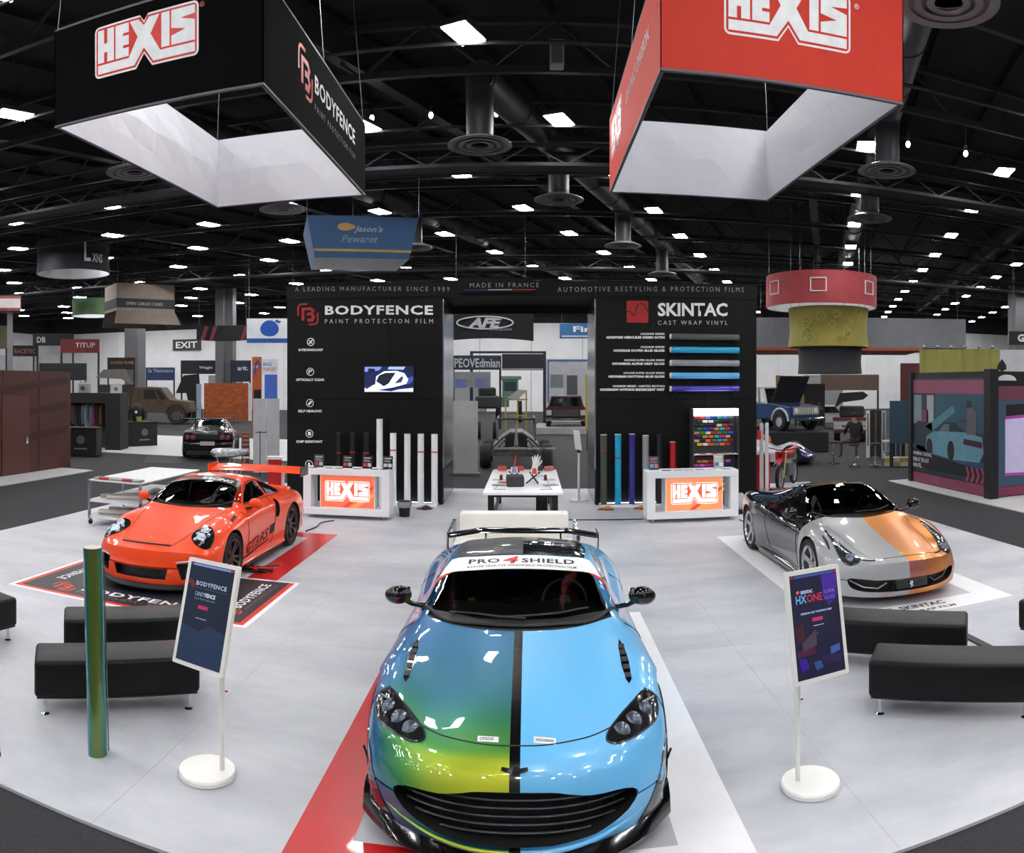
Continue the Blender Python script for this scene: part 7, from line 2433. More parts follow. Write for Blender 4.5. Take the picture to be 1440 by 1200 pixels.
def gt_car(label, loc, rz, paint):
    t = thing('sports_car', label, 'car', loc, rz)
    B = [(0, .13), (.82, .13)]
    st = [(0, [(0, .2), (.75, .2), (.85, .3), (.88, .45), (.84, .6), (.7, .68), (.45, .7), (.22, .7), (0, .7)]), (.5, B + [(.9, .25), (.93, .5), (.9, .68), (.75, .78), (.5, .79), (.25, .8), (0, .8)]),
          (1.3, B + [(.9, .25), (.93, .5), (.91, .75), (.76, .88), (.55, .92), (.28, .95), (0, .96)]), (2.0, B + [(.9, .25), (.92, .5), (.9, .8), (.77, .95), (.58, 1.24), (.3, 1.3), (0, 1.32)]),
          (2.7, B + [(.92, .25), (.94, .5), (.92, .82), (.8, .97), (.56, 1.27), (.3, 1.33), (0, 1.35)]), (3.5, B + [(.93, .28), (.95, .55), (.94, .85), (.82, 1.0), (.55, 1.12), (.3, 1.15), (0, 1.16)]),
          (4.2, [(0, .2), (.82, .2), (.93, .32), (.95, .6), (.93, .88), (.8, 1.0), (.5, 1.02), (.25, 1.03), (0, 1.03)]), (4.6, [(0, .28), (.8, .28), (.89, .38), (.92, .62), (.9, .85), (.78, .95), (.5, .97), (.25, .97), (0, .97)])]
    me = body_mesh(st, (.4, 1.0), (.2, .8), .03, ny=3, ns=3)
    bv = bvh_of(me)
    me.materials.append(paint)
    body = link(bpy.data.objects.new('body', me), t)
    dg = mat('dark_glass', '#0c0e10', .04)
    patch(bv, [(-.5, 2.95), (.5, 2.95), (.56, 3.5), (-.56, 3.5)], 'top', 'rear_window', dg, t, .004, .12)
    for v in ('left', 'right'):
        patch(bv, [(1.6, 1.0), (2.1, 1.2), (2.7, 1.24), (3.2, 1.1), (3.1, 1.0)], v, 'side_window', dg, t, .004, .12)
    for s in (-1, 1):
        for x in (.52, .72):
            MB().lathe([(.001, .03), (.075, .025), (.09, 0)], 18, M=Matrix.Translation((s * x, 4.6, .78)) @ Matrix.Rotation(-PI / 2, 4, 'X')).build('tail_lamp', mat('tail_red_dim', '#3c1014', .2, emit=.15, ecol='#c06060'), t, smooth=1)
        MB().bar((s * .45, 4.35, .98), (s * .45, 4.4, 1.42), .04, .1).build('wing_stay', satin_black, t)
        MB().box(min(s * .95, s * .98), max(s * .95, s * .98), 4.15, 4.7, 1.33, 1.58).build('wing_end_plate', satin_black, t)
    MB().box(-.95, .95, 4.25, 4.62, 1.42, 1.46).build('rear_wing', satin_black, t, bevel=.01)
    MB().box(-.26, .26, 4.66, 4.68, .5, .64).build('number_plate', bm_('#a8a8ac'), t)
    MB().box(-.75, .75, 4.45, 4.7, .14, .28).build('rear_diffuser', satin_black, t, bevel=.02)
    simple_wheels(t, [(.82, .9), (-.82, .9), (.84, 3.7), (-.84, 3.7)], .34, .28)
    return t


p = ground(297, 648)
gt_car('black coupe seen from behind with a big rear wing, beyond the orange car', (p.x - 1.9, p.y + 4.7, 0), PI + .35 - .0, mat('black_car_paint', '#0d0d0f', .2, coat=1.0))
S = Spot('floor_pad', 'black carpet pad under the black winged coupe', 'floor pad', 290, 27.5)
MB().box(-2.2, 2.6, -2.4, 3.4, -.018, -.012).build('pad', ink_, S.t)


def boxy(label, px, r, z, turn, prof, w, m, name, wheels, wr, group=None):
    """vehicle from a side outline, x forward"""
    S = Spot(name, label, 'car', px, r, turn, z=z)
    S.t['category'] = 'truck'
    MB().prism(prof, -w / 2, w / 2, 0, Matrix(((1, 0, 0, 0), (0, 0, -1, 0), (0, 1, 0, 0), (0, 0, 0, 1)))).build('body', m, S.t, bevel=.05)
    for (x, s) in wheels:
        M = Matrix.Translation((x, s * (w / 2 - .05), wr)) @ Matrix.Rotation(-s * PI / 2, 4, 'X')
        ty = MB().lathe([(wr * .55, -.15), (wr * .93, -.15), (wr, -.1), (wr, .1), (wr * .93, .15), (wr * .55, .15)], 24, 0, M, closed=True).build('tyre', bm_('#3a332c', .8) if 'tan' in label or 'brown' in label else tyre_m, S.t, smooth=.6)
        MB().lathe([(.001, .08), (wr * .3, .1), (wr * .5, .06), (wr * .57, .12), (wr * .57, -.1), (.001, -.1)], 20, 0, M).build('rim', bm_('#5c5046' if 'brown' in label else '#a8a8ac', .5), ty, smooth=.5)
    return S


mil = mat('mud_brown', '#5c5042', .85, vary=.2, scale=3)
S = boxy('mud brown armoured off-road truck in the far left background', 222, 51, 0, -.25, [(-2.6, .75), (2.3, .75), (2.45, 1.0), (2.4, 1.5), (1.1, 1.62), (.45, 2.45), (-.9, 2.5), (-2.6, 2.4)], 2.1, mil, 'armoured_truck', [(1.55, -1), (1.55, 1), (-1.7, -1), (-1.7, 1)], .62)
for q in ([(.45, 1.66), (.85, 1.66), (.38, 2.28), (.1, 2.28)], [(-.7, 1.68), (.2, 1.68), (.0, 2.3), (-.7, 2.3)]):
    MB().prism(q, 0, .02, 0, frame((0, -1.06, 0), *XZ)).build('window', bm_('#2c2a28', .3), S.t)
MB().box(-2.5, -.8, -1.07, -1.04, 1.1, 1.6).build('side_panel', mil, S.t)
MB().box(2.3, 2.6, -.9, .9, .8, 1.05).build('bumper', mil, S.t, bevel=.03)
MB().tube([(1.55 + .72 * math.cos(a / 8 * PI), -1.1, .62 + .72 * math.sin(a / 8 * PI)) for a in range(9)], .05, 6).build('wheel_arch', bm_('#3a342c'), S.t)
# classic blue off-roader on a raised platform
S0 = Spot('display_platform', 'black raised platform carrying the blue classic off-roader', 'platform', 1098, 31.5)
MB().box(-2.3, 1.9, -2.2, 2.2, 0, .78).build('deck', ink_, S0.t, bevel=.02)
blu = mat('classic_blue', '#1c3a66', .3, coat=.8)
S = boxy('blue classic off-roader with white roof and raised bonnet, on a platform', 1092, 31.5, .78, -.85, [(-2.2, .45), (1.75, .45), (1.8, 1.0), (.55, 1.12), (-2.2, 1.12)], 1.7, blu, 'off_roader', [(1.2, -1), (1.2, 1), (-1.4, -1), (-1.4, 1)], .4)
t = S.t
cream = bm_('#b8b8b4', .4)
MB().box(-2.15, .1, -.8, .8, 1.72, 1.82).build('roof', cream, t, bevel=.03)
for x in (-2.1, -.9, .0):
    for s in (-1, 1):
        MB().bar((x + (.25 if x == 0 else 0), s * .8, 1.1), (x, s * .76, 1.75), .08).build('pillar', cream, t)
MB().add([(.28, -.75, 1.12), (.28, .75, 1.12), (.06, .72, 1.72), (.06, -.72, 1.72)], [(0, 1, 2, 3)]).build('windscreen', mat('dark_glass', '#0c0e10'), t)
MB().box(0, .06, -.8, .8, 0, 1.25).build('bonnet', ink_, t, (.55, 0, 1.15), (0, .5, 0))
gr = MB().box(1.8, 1.84, -.7, .7, .66, .98).build('grille', bm_('#8a8a86', .3), t)
for s in (-1, 1):
    MB().lathe([(.001, .03), (.1, .025), (.12, 0)], 16, M=Matrix.Translation((1.84, s * .55, .82)) @ Matrix.Rotation(PI / 2, 4, 'Y')).build('headlamp', bm_('#c8c8c0', .2), gr)
for k in range(7):
    MB().box(1.84, 1.86, -.4 + k * .12, -.35 + k * .12, .7, .94).build('grille_bar', bm_('#b4b4ae', .3), gr)
MB().box(1.82, 2.0, -.85, .85, .42, .54).build('bumper', chrome, t, bevel=.02)
for x in (1.2, -1.4):
    MB().tube([(x + .5 * math.cos(a / 8 * PI), -.87, .42 + .5 * math.sin(a / 8 * PI)) for a in range(9)], .05, 6).build('wheel_arch', cream, t)
# white and purple racing car
p = ground(1146, 651)
t = thing('racing_car', 'white and purple low racing car behind the silver posts', 'car', (p.x, p.y, 0), .0)
t.rotation_euler = (0, 0, 1.15)
st = [(0, [(0, .12), (.6, .12), (.75, .18), (.8, .24), (.72, .3), (.5, .32), (.3, .33), (.15, .34), (0, .35)]), (.7, [(0, .1), (.85, .1), (.93, .2), (.95, .45), (.85, .66), (.65, .62), (.4, .42), (.2, .42), (0, .43)]),
      (1.4, [(0, .1), (.85, .1), (.92, .2), (.92, .4), (.8, .5), (.6, .5), (.4, .55), (.2, .58), (0, .6)]), (2.2, [(0, .1), (.85, .1), (.92, .2), (.93, .42), (.85, .55), (.6, .62), (.42, .92), (.22, 1.02), (0, 1.04)]),
      (3.2, [(0, .1), (.85, .1), (.94, .2), (.95, .5), (.88, .7), (.7, .75), (.4, .85), (.2, .9), (0, .92)]), (4.3, [(0, .2), (.8, .2), (.9, .3), (.92, .5), (.85, .66), (.65, .68), (.4, .68), (.2, .68), (0, .68)])]
me = body_mesh(st, (.3, 1.0), (.1, .5), .02, ny=3, ns=3)
bv = bvh_of(me)
m, nt, out, sp = blank('white_purple_livery')
a = mixsh(nt, zone(nt, mathn(nt, 'ADD', sp.outputs['Y'], mathn(nt, 'MULTIPLY', sp.outputs['Z'], 1.2)), 1.25), paint_node(nt, '#2c1c5c', .3), paint_node(nt, '#b8b8be', .3))
nt.links.new(a, out.inputs['Surface'])
me.materials.append(m)
body = link(bpy.data.objects.new('body', me), t)
carve(body, [])
simple_wheels(t, [(.86, .75), (-.86, .75), (.86, 3.4), (-.86, 3.4)], .34, .3)
patch(bv, [(-.4, 1.75), (.4, 1.75), (.36, 2.15), (-.36, 2.15)], 'top', 'windscreen', mat('dark_glass', '#0c0e10'), t, .006, .1)
MB().sphere((0, 1.7, .75), .2, .2, .22).build('driver_helmet', bm_('#b06a30', .3), t, smooth=1)
MB().box(-.95, .95, 4.0, 4.3, 1.0, 1.04).build('rear_wing', satin_black, t)
for s in (-1, 1):
    MB().box(min(s * .94, s * .97), max(s * .94, s * .97), 3.9, 4.35, .6, 1.1).build('wing_end_plate', bm_('#b8b8be', .4), t)
# red motorcycle
p = ground(1097, 690)
t = thing('motorcycle', 'red motocross bike with number plate between the red cabinet and the two-tone car', 'motorcycle', (p.x, p.y, 0), -.6)
for y in (0, 1.4):
    M = Matrix.Translation((0, y, .33)) @ Matrix.Rotation(PI / 2, 4, 'Y')
    ty = MB().lathe([(.26, -.04), (.31, -.045), (.33, 0), (.31, .045), (.26, .04)], 26, 0, M, closed=True).build('tyre', tyre_m, t, smooth=.8)
    sp_ = MB().lathe([(.26, -.02), (.245, -.02), (.245, .02), (.26, .02)], 24, 0, M, closed=True)
    for k in range(12):
        sp_.tube([M @ Vector((0, 0, 0)), M @ Vector((.25 * math.cos(k * PI / 6), .25 * math.sin(k * PI / 6), 0))], .004, 4)
    sp_.build('rim', bm_('#9a9aa0', .3), ty)
rd = bm_('#a81c20', .35)
for s in (-1, 1):
    MB().tube([(s * .09, 0, .33), (s * .1, .22, .95)], .025, 8).build('fork', bm_('#b8a870', .3), t, smooth=1)
MB().grid(lambda u, v: ((v - .5) * .16, -.35 + u * .75, .72 + .12 * math.sin(PI * u) - .05 * (2 * v - 1) ** 2), 10, 6).build('front_mudguard', rd, t, smooth=1)
MB().prism([(-.12, .74), (.12, .74), (.13, .98), (-.13, .98)], 0, .02, 0, frame((0, .02, 0), *XZ)).build('number_plate', bm_('#b8242a', .4), t)
lettering('X', frame((-.07, .0, .78), *XZ), .14, .16, INK, t, .05)
MB().tube([(-.38, .25, 1.06), (-.12, .22, 1.0), (.12, .22, 1.0), (.38, .25, 1.06)], .014, 8).build('handlebar', satin_black, t, smooth=1)
MB().tube([(0, .3, .92), (0, .7, .86), (0, 1.2, .9), (0, 1.7, .98)], [.06, .12, .1, .05], 10).build('tank_and_seat', rd, t, smooth=1)
MB().box(-.12, .12, .45, .95, .3, .66).build('engine', bm_('#55555a', .4), t, bevel=.04)
MB().bar((0, .95, .42), (0, 1.4, .33), .05, .06).build('swing_arm', bm_('#88888c', .4), t)
# posts and red cabinet beside the right tower
S = Spot('rope_post', 'tall silver and red display posts beside the right booth wall', 'post', 1075, 17.3)
for (a, b, c) in ((1068, 1073.5, '#b4b6ba'), (1076, 1081, '#c8cacc')):
    S.box('post', bm_(c, .35), a, b, 595, 694, 0, .09, .01)
S.box('red_lamp', bm_('#b01820', .4), 1064, 1070, 605, 618, -.1, -.01, .02)
S = Spot('red_cabinet', 'red tool cabinet behind the silver posts', 'cabinet', 1075, 18.1)
S.box('body', bm_('#a8141a', .4), 1062, 1083, 640, 694, 0, .5, .01)
for k in range(4):
    S.box('drawer', bm_('#b81c20', .35), 1063.5, 1082, 643 + k * 12, 653 + k * 12, -.02, -.001)
# seen through the passage: buggy, red truck, tractor, yellow frame, booths
S = Spot('truss_frame', 'black box truss frame with a dark banner seen through the passage', 'truss', 705, 46)
for x in (663, 766):
    S.box('post', bm_('#2a2a2c'), x - 2, x + 2, 496, 601, 0, .25)
S.box('beam', bm_('#2a2a2c'), 661, 768, 494, 497, 0, .25)
S.box('banner', bm_('#26262a'), 706, 764, 498, 518, -.05, 0)
S.box('light_bar', bm_('#8a8a8c'), 706, 764, 518, 521, -.05, .0)
S = booth_wall('dark blue lettered banner panel left of the passage truss', 672, 44, 636, 705, 500, 520, '#2c3440', 'PEOVEdmian', '#b4b8bc', (504, 517), tx=(639, 703))
S.box('lower_wall', bm_('#8a8a8e'), 636, 690, 523, 545, .1, .3)
S.box('screen', bm_('#6a74a0'), 640, 655, 533, 546, .0, .09)
S.box('screen', bm_('#6a74a0'), 668, 684, 532, 546, .0, .09)
S = Spot('booth_panel', 'white booth wall with blue edges and a grey picture beyond the passage', 'booth panel', 803, 52)
S.box('wall', bm_('#b8bac0'), 768, 838, 505, 594, 0, .3)
S.box('blue_edge', bm_('#4a6a9c'), 770, 838, 506, 508.5, -.03, -.001)
S.box('blue_edge', bm_('#4a6a9c'), 770, 772, 508.5, 566, -.03, -.001)
S.box('picture', bm_('#7c8288'), 774, 792, 527, 545, -.03, -.001)
S.box('doorway', bm_('#5a5a5e'), 797, 812, 528, 566, -.03, -.001)
S = Spot('yellow_banner', 'narrow yellow banner at the right edge of the passage', 'banner', 829, 30)
S.box('banner', bm_('#a8963c'), 823, 834, 526, 605, 0, .05)
S.box('foot', steel_paint, 825, 832, 605, 633, -.1, .2)
S = Spot('roller_panel', 'white roll-up panel standing at the left of the passage', 'roll-up panel', 655, 22)
S.box('panel', bm_('#c0c0c2'), 637, 672, 564, 665, 0, .04)
S.box('cassette', alu, 634, 675, 665, 668, -.08, .12)
redt = mat('dark_red_paint', '#4a1c20', .3, coat=.6)
S = Spot('pickup_truck', 'dark red pickup truck facing the aisle on a white platform', 'truck', 796, 40)
t = S.t
MB().prism([(-1.1, .85), (1.1, .85), (1.12, 1.35), (.95, 1.5), (.82, 2.05), (-.82, 2.05), (-.95, 1.5), (-1.12, 1.35)], -3.6, 0, 0, frame((0, 0, 0), *XZ)).build('body', redt, t, bevel=.05)
MB().prism([(-.85, 1.5), (.85, 1.5), (.74, 1.98), (-.74, 1.98)], 0, .02, 0, frame((0, -.005, 0), *XZ)).build('windscreen', mat('dark_glass', '#0c0e10'), t)
g = MB().box(-.75, .75, -.06, 0, .92, 1.3).build('grille', bm_('#222226', .3), t)
for k in range(4):
    MB().box(-.72, .72, -.09, -.06, .97 + k * .09, 1.0 + k * .09).build('grille_bar', bm_('#6a6a70', .3), g)
for s in (-1, 1):
    MB().box(min(s * .78, s * 1.06), max(s * .78, s * 1.06), -.07, 0, 1.0, 1.28).build('headlamp', bm_('#b0b0b4', .2), t, bevel=.02)
    for y in (.6, 3.0):
        MB().cyl((s * .85, y, .75), (s * 1.08, y, .75), .38, 20).build('tyre', tyre_m, t, smooth=.6)
MB().box(-1.1, 1.1, -.15, 0, .7, .88).build('bumper', chrome, t, bevel=.03)
S = Spot('display_platform', 'white low platform under the dark red pickup truck', 'platform', 796, 39.6)
MB().box(-1.7, 1.7, -.3, 4.3, 0, .37).build('deck', bm_('#9a9a9c'), S.t, bevel=.02)
S = Spot('buggy', 'black off-road buggy with exposed suspension seen through the passage', 'buggy', 726, 23.5)
t = S.t
bk = bm_('#19191b', .4)
MB().prism([(-.7, .35), (.7, .35), (.75, .7), (.5, .95), (.2, 1.15), (-.2, 1.15), (-.5, .95), (-.75, .7)], -2.0, 0, 0, frame((0, .2, 0), *XZ)).build('body', bk, t, bevel=.06)
for s in (-1, 1):
    for y in (.1, 2.0):
        M = Matrix.Translation((s * .98, y, .4)) @ Matrix.Rotation(s * PI / 2, 4, 'Y')
        ty = MB().lathe([(.22, -.16), (.36, -.17), (.4, -.1), (.4, .1), (.36, .17), (.22, .16)], 24, 0, M, closed=True).build('tyre', tyre_m, t, smooth=.6)
        MB().lathe([(.001, .06), (.1, .08), (.24, .02), (.24, -.1), (.001, -.1)], 18, 0, M).build('rim', bm_('#4a4a4e', .4), ty, smooth=.5)
    MB().tube([(s * .2, -.1, .55), (s * .85, .0, .42)], .03, 6).build('suspension_arm', bm_('#5a5650', .4), t)
    MB().tube([(s * .35, -.05, .95), (s * .8, .0, .5)], .045, 8).build('shock_absorber', bm_('#6a665c', .3), t)
    MB().tube([(s * .6, .1, .9), (s * .62, .6, 1.55), (s * .6, 1.7, 1.6), (s * .65, 2.2, .9)], .03, 8).build('roll_bar', bk, t, smooth=1)
    MB().lathe([(.001, .03), (.08, .02), (.1, 0)], 14, M=frame((s * .45, -.0, .78), *XZ)).build('headlamp', bm_('#a8a8a8', .2), t)
MB().tube([(-.62, .6, 1.55), (.62, .6, 1.55)], .03, 8).build('roll_bar', bk, t)
MB().prism([(-.07, .75), (.07, .75), (.03, 1.25), (0, 1.5), (-.03, 1.25)], 0, .06, 0, frame((0, -.02, 0), *XZ)).build('nose_cone', bm_('#8a8a86', .3), t)
for k in range(3):
    MB().tube([(-.35 + .05 * k, -.04, .62 - .07 * k), (0, -.08, .72 - .07 * k), (.35 - .05 * k, -.04, .62 - .07 * k)], .02, 6).build('bumper_tube', bm_('#6a6048', .4), t, smooth=1)
S = Spot('tractor', 'pale green tractor cab in the far background of the passage', 'tractor', 716, 52)
S.box('cab', bm_('#5c7a70', .4), 706, 729, 533, 560, 0, 1.6, .06)
S.box('roof', bm_('#6a8a80', .4), 703, 733, 529, 534, -.1, 1.7, .03)
S.box('windscreen', bm_('#3a4444', .2), 709, 726, 537, 550, -.03, -.001)
S.box('bonnet', bm_('#4c6a60', .4), 698, 716, 558, 572, -1.2, 0, .05)
for x in (700, 731):
    MB().cyl((S.X(x) - .15, .6, .75), (S.X(x) + .15, .6, .75), .75, 22).build('tyre', tyre_m, S.t, smooth=.6)
S = Spot('tubular_stand', 'yellow tubular display stand with a tilted picture behind the buggy', 'frame', 727, 32)
yl = bm_('#8f8a34', .5)
for x, y0 in ((711, 562), (728, 556), (740, 549)):
    S.box('post', yl, x - 1, x + 1, y0, 627, -.05, .05)
for y in (562, 585):
    S.box('rail', yl, 709, 742, y - 1, y + 1, -.04, .04)
S.poly('picture', [(713, 560), (729, 548), (742, 549), (727, 563)], bm_('#9a9a96'), -.06, .03)
S = Spot('dark_vehicle', 'dark truck parked at the left behind the passage', 'truck', 684, 36)
S.box('body', bm_('#2c2e30', .4), 668, 702, 557, 575, 0, 3, .1)
S.box('cab', bm_('#26282a', .3), 672, 698, 545, 558, .6, 2.4, .1)
for x in (672, 697):
    MB().cyl((S.X(x) - .14, .5, .42), (S.X(x) + .14, .5, .42), .42, 20).build('tyre', tyre_m, S.t, smooth=.6)

# --- right side: posters, bar, stools, people, billboard stand
booth_wall('brown desert picture panel above the far bar', 1196, 46, 1154, 1236, 527, 549, '#5c4a40', None, depth=.2)
booth_wall('black booth wall with a white disc sign behind the blue off-roader', 1136, 40, 1118, 1160, 540, 575, '#1c1c1e', None)
S = Spot('poster_panel', 'sunset coloured slanted poster panel behind the blue off-roader', 'poster', 1110, 36)
S.poly('panel', [(1091, 528), (1108, 529), (1131, 556), (1131, 570), (1091, 570)], bm_('#7a5a38'), 0, .08)
S.poly('sky_print', [(1092, 529), (1106, 530), (1116, 543), (1092, 548)], bm_('#a89868'), -.01, .008)
S.box('post', steel_paint, 1100, 1102, 570, 618, .02, .1)
booth_wall('maroon tall panel beside the yellow awning', 1279, 40, 1266, 1293, 511, 566, '#5a2c2a', None, depth=.3)
booth_wall('blue poster panel with a white streak left of the picture booth', 1267, 24, 1251, 1284, 564, 624, '#2c4656', None, depth=.1)
S = Spot('open_bonnet_truck', 'white classic truck with open bonnet and a black bar front, far right', 'truck', 1195, 34)
S.box('body', bm_('#a8a8ac', .4), 1172, 1218, 592, 605, 0, 2.0, .05)
S.box('stripe', bm_('#5a2c38', .4), 1171, 1219, 587, 592, -.02, 2.02)
S.box('lower_stripe', bm_('#5a2c38', .4), 1172, 1218, 605, 609, -.02, 2.0)
S.text('BRONSON', 1184, 1216, 598, 601, INK)
S.poly('bonnet', [(1173, 575), (1181, 553), (1214, 551), (1221, 556), (1214, 562), (1184, 566)], ink_, .3, .5)
S.box('engine', bm_('#3a3434'), 1180, 1216, 572, 587, .3, 1.4, .1)
for x in (1177, 1213):
    MB().cyl((S.X(x) - .14, .5, .4), (S.X(x) + .14, .5, .4), .4, 18).build('tyre', tyre_m, S.t, smooth=.6)
for i, (a, b, y0, y1, c, lb) in enumerate(((1218, 1223, 578, 627, '#c0c0c2', 'white'), (1224, 1239, 577, 627, '#1c1a1a', 'black'), (1240, 1246, 578, 634, '#8a9aa4', 'pale blue'))):
    S = Spot('totem', lb + ' upright totem panel behind the bar stools', 'totem', (a + b) / 2, 27)
    S.box('panel', bm_(c), a, b, y0, y1 + 17, 0, .2)
    S.box('trim_line', bm_('#5c5038'), (a + b) / 2 - 1, (a + b) / 2 + 1, y0 + 3, y1, -.02, -.001)
for i, x in enumerate((1256, 1263, 1270)):
    S = Spot('roll_post', ('left', 'middle', 'right')[i] + ' one of three dark upright rolls beside the yellow boxes', 'roll', x, 25)
    MB().cyl((0, 0, 0), (0, 0, S.Z(591 + 1.5 * i)), .07, 14).build('roll', bm_(('#2a2c34', '#3c4a5c', '#1a1a1c')[i], .3), S.t, smooth=.6)
    MB().lathe([(.08, 0), (.08, .02), (.07, .03)], 16).build('foot', steel_paint, S.t)
S = Spot('carton', 'yellow and white patterned box on the floor by the picture booth', 'box', 1266, 24.2)
for k in range(8):
    MB().box(-.52 + (k % 4) * .26, -.27 + (k % 4) * .26, 0, .4, (k // 4) * .14, (k // 4) * .14 + .14).build('block', bm_('#a8983c' if (k + k // 4) % 2 else '#b0b0ac'), S.t)
for i, (px, r) in enumerate(((1173, 25.2), (1202, 24.2), (1231, 24.4), (1248, 25.6))):
    S = Spot('bar_stool', ('empty chrome bar stool left of the seated person', 'chrome bar stool under the seated person', 'empty chrome bar stool right of the seated person', 'white topped bar stool farthest right')[i], 'stool', px, r, 0, 'chrome bar stools')
    MB().lathe([(.2, 0), (.2, .012), (.05, .04), (.03, .1), (.03, .66), (.06, .68)], 20).build('base', chrome, S.t, smooth=.6)
    MB().lathe([(.001, .68), (.18, .68), (.19, .72), (.17, .75), (.001, .76)], 20).build('seat', bm_('#2a2a2c' if i < 3 else '#b0b0b2'), S.t, smooth=.6)
    MB().lathe([(.12, .28), (.13, .29), (.12, .3), (.11, .29)], 16, closed=True).build('foot_ring', chrome, S.t, smooth=.6)


def person(label, loc, rz, pose, cols):
    """one continuous skinned body; faces coloured by garment"""
    t = thing('person', label, 'person', loc, rz)
    V, E, R = [], [], []

    def add(p, r, par=None):
        V.append(p)
        R.append(r)
        if par is not None:
            E.append((par, len(V) - 1))
        return len(V) - 1
    P = pose
    pel = add(P['pelvis'], (.15, .12))
    wa = add(P['waist'], (.15, .11), pel)
    ch = add(P['chest'], (.19, .13), wa)
    nk = add(P['neck'], (.06, .06), ch)
    hd = add(P['head'], (.085, .10), nk)
    tp = add(P['crown'], (.07, .085), hd)
    for s in ('l', 'r'):
        sh = add(P['sh_' + s], (.075, .075), ch)
        el = add(P['el_' + s], (.052, .052), sh)
        wr = add(P['wr_' + s], (.038, .038), el)
        hn = add(P['ha_' + s], (.045, .03), wr)
        hp = add(P['hip_' + s], (.095, .1), pel)
        kn = add(P['kn_' + s], (.068, .068), hp)
        an = add(P['an_' + s], (.045, .045), kn)
        to = add(P['to_' + s], (.045, .035), an)
    me = bpy.data.meshes.new('body')
    me.from_pydata(V, E, [])
    o = bpy.data.objects.new('body', me)
    link(o, t)
    sk = o.modifiers.new('skin', 'SKIN')
    for i, r in enumerate(R):
        me.skin_vertices[0].data[i].radius = r
    me.skin_vertices[0].data[0].use_root = True
    sb_ = o.modifiers.new('sub', 'SUBSURF')
    sb_.levels = 2
    bpy.context.view_layer.update()
    m2 = bpy.data.meshes.new_from_object(o.evaluated_get(bpy.context.evaluated_depsgraph_get()))
    o.modifiers.clear()
    o.data = m2
    for c in cols:
        m2.materials.append(bm_(c, .8))
    idx = {'skin': 0, 'top': 1, 'legs': 2, 'shoe': 3}
    names = ['pelvis', 'waist', 'chest', 'neck', 'head', 'crown']
    part = {'pelvis': 2, 'waist': 1, 'chest': 1, 'neck': 0, 'head': 0, 'crown': 0}
    for s in 'lr':
        part.update({'sh_' + s: 1, 'el_' + s: 1, 'wr_' + s: 1, 'ha_' + s: 0, 'hip_' + s: 2, 'kn_' + s: 2, 'an_' + s: 2, 'to_' + s: 3})
    for f in m2.polygons:
        c = f.center
        f.material_index = part[min(part, key=lambda n: (Vector(P[n]) - c).length)]
        f.use_smooth = True
    hh = Vector(P['head'])
    MB().sphere(hh + Vector((0, .0, .07)), .098, .112, .1, 14, 8).build('hair', bm_(cols[4], .8), t, smooth=1)
    return t


p = at_r(1202, HY, 24.2)
seat_pose = dict(pelvis=(0, 0, .86), waist=(0, -.02, 1.05), chest=(0, .02, 1.3), neck=(0, .06, 1.5), head=(0, .1, 1.6), crown=(0, .1, 1.7),
                 sh_l=(-.2, .02, 1.4), el_l=(-.3, .12, 1.14), wr_l=(-.22, .34, 1.05), ha_l=(-.2, .42, 1.04), sh_r=(.2, .02, 1.4), el_r=(.3, .12, 1.14), wr_r=(.22, .34, 1.05), ha_r=(.2, .42, 1.04),
                 hip_l=(-.12, .04, .84), kn_l=(-.34, .38, .78), an_l=(-.36, .34, .34), to_l=(-.4, .46, .29), hip_r=(.12, .04, .84), kn_r=(.2, .44, .8), an_r=(.2, .4, .36), to_r=(.2, .52, .3))
person('seated person in black jacket and tan trousers on a bar stool, back turned', (p.x, p.y, 0), -(1202 - AX) / FOC + .35, seat_pose, ('#7a5c48', '#161618', '#4c4032', '#141414', '#14100e'))


def stand_pose(k=0.0):
    return dict(pelvis=(0, 0, .95), waist=(0, 0, 1.1), chest=(0, .0, 1.34), neck=(0, .0, 1.53), head=(0, -.02, 1.62), crown=(0, -.01, 1.73),
                sh_l=(-.2, 0, 1.44), el_l=(-.27, .03, 1.16), wr_l=(-.24, -.12 - k, .98 + k), ha_l=(-.23, -.17 - k, .92 + k), sh_r=(.2, 0, 1.44), el_r=(.27, .03, 1.16), wr_r=(.25, -.08, .94), ha_r=(.25, -.1, .86),
                hip_l=(-.1, 0, .92), kn_l=(-.12, -.02, .5), an_l=(-.13, .02, .1), to_l=(-.14, -.12, .045), hip_r=(.1, 0, .92), kn_r=(.12, 0, .5), an_r=(.14, .04, .1), to_r=(.15, -.1, .045))


for (px, r, rz, k, cols, lb) in ((1153, 36, .4, .2, ('#6a5446', '#1c1c20', '#1a1c22', '#121212', '#181412'), 'standing person in dark clothes with a backpack, beyond the blue off-roader'), (1140, 36.5, 2.6, .0, ('#6a5446', '#22262c', '#1c2430', '#121212', '#201812'), 'standing person in navy clothes just left of the one with the backpack')):
    p = at_r(px, HY, r)
    t = person(lb, (p.x, p.y, 0), rz, stand_pose(k), cols)
    if k:
        MB().box(-.16, .16, .1, .3, 1.05, 1.5).build('backpack', ink_, t, bevel=.05)
S = Spot('white_car', 'white car parked in the far right background', 'car', 1160, 44)
MB().prism([(-2.0, .35), (2.0, .35), (2.05, .8), (1.3, .95), (.7, 1.4), (-.9, 1.42), (-1.6, 1.0), (-2.05, .9)], 0, 1.7, 0, frame((0, 1.7, 0), *XZ)).build('body', bm_('#a4a4a8', .3), S.t, bevel=.08)
MB().prism([(-1.1, .98), (.95, .98), (.6, 1.34), (-.8, 1.35)], 0, .02, 0, frame((0, -.005, 0), *XZ)).build('side_window', mat('dark_glass', '#0c0e10'), S.t)
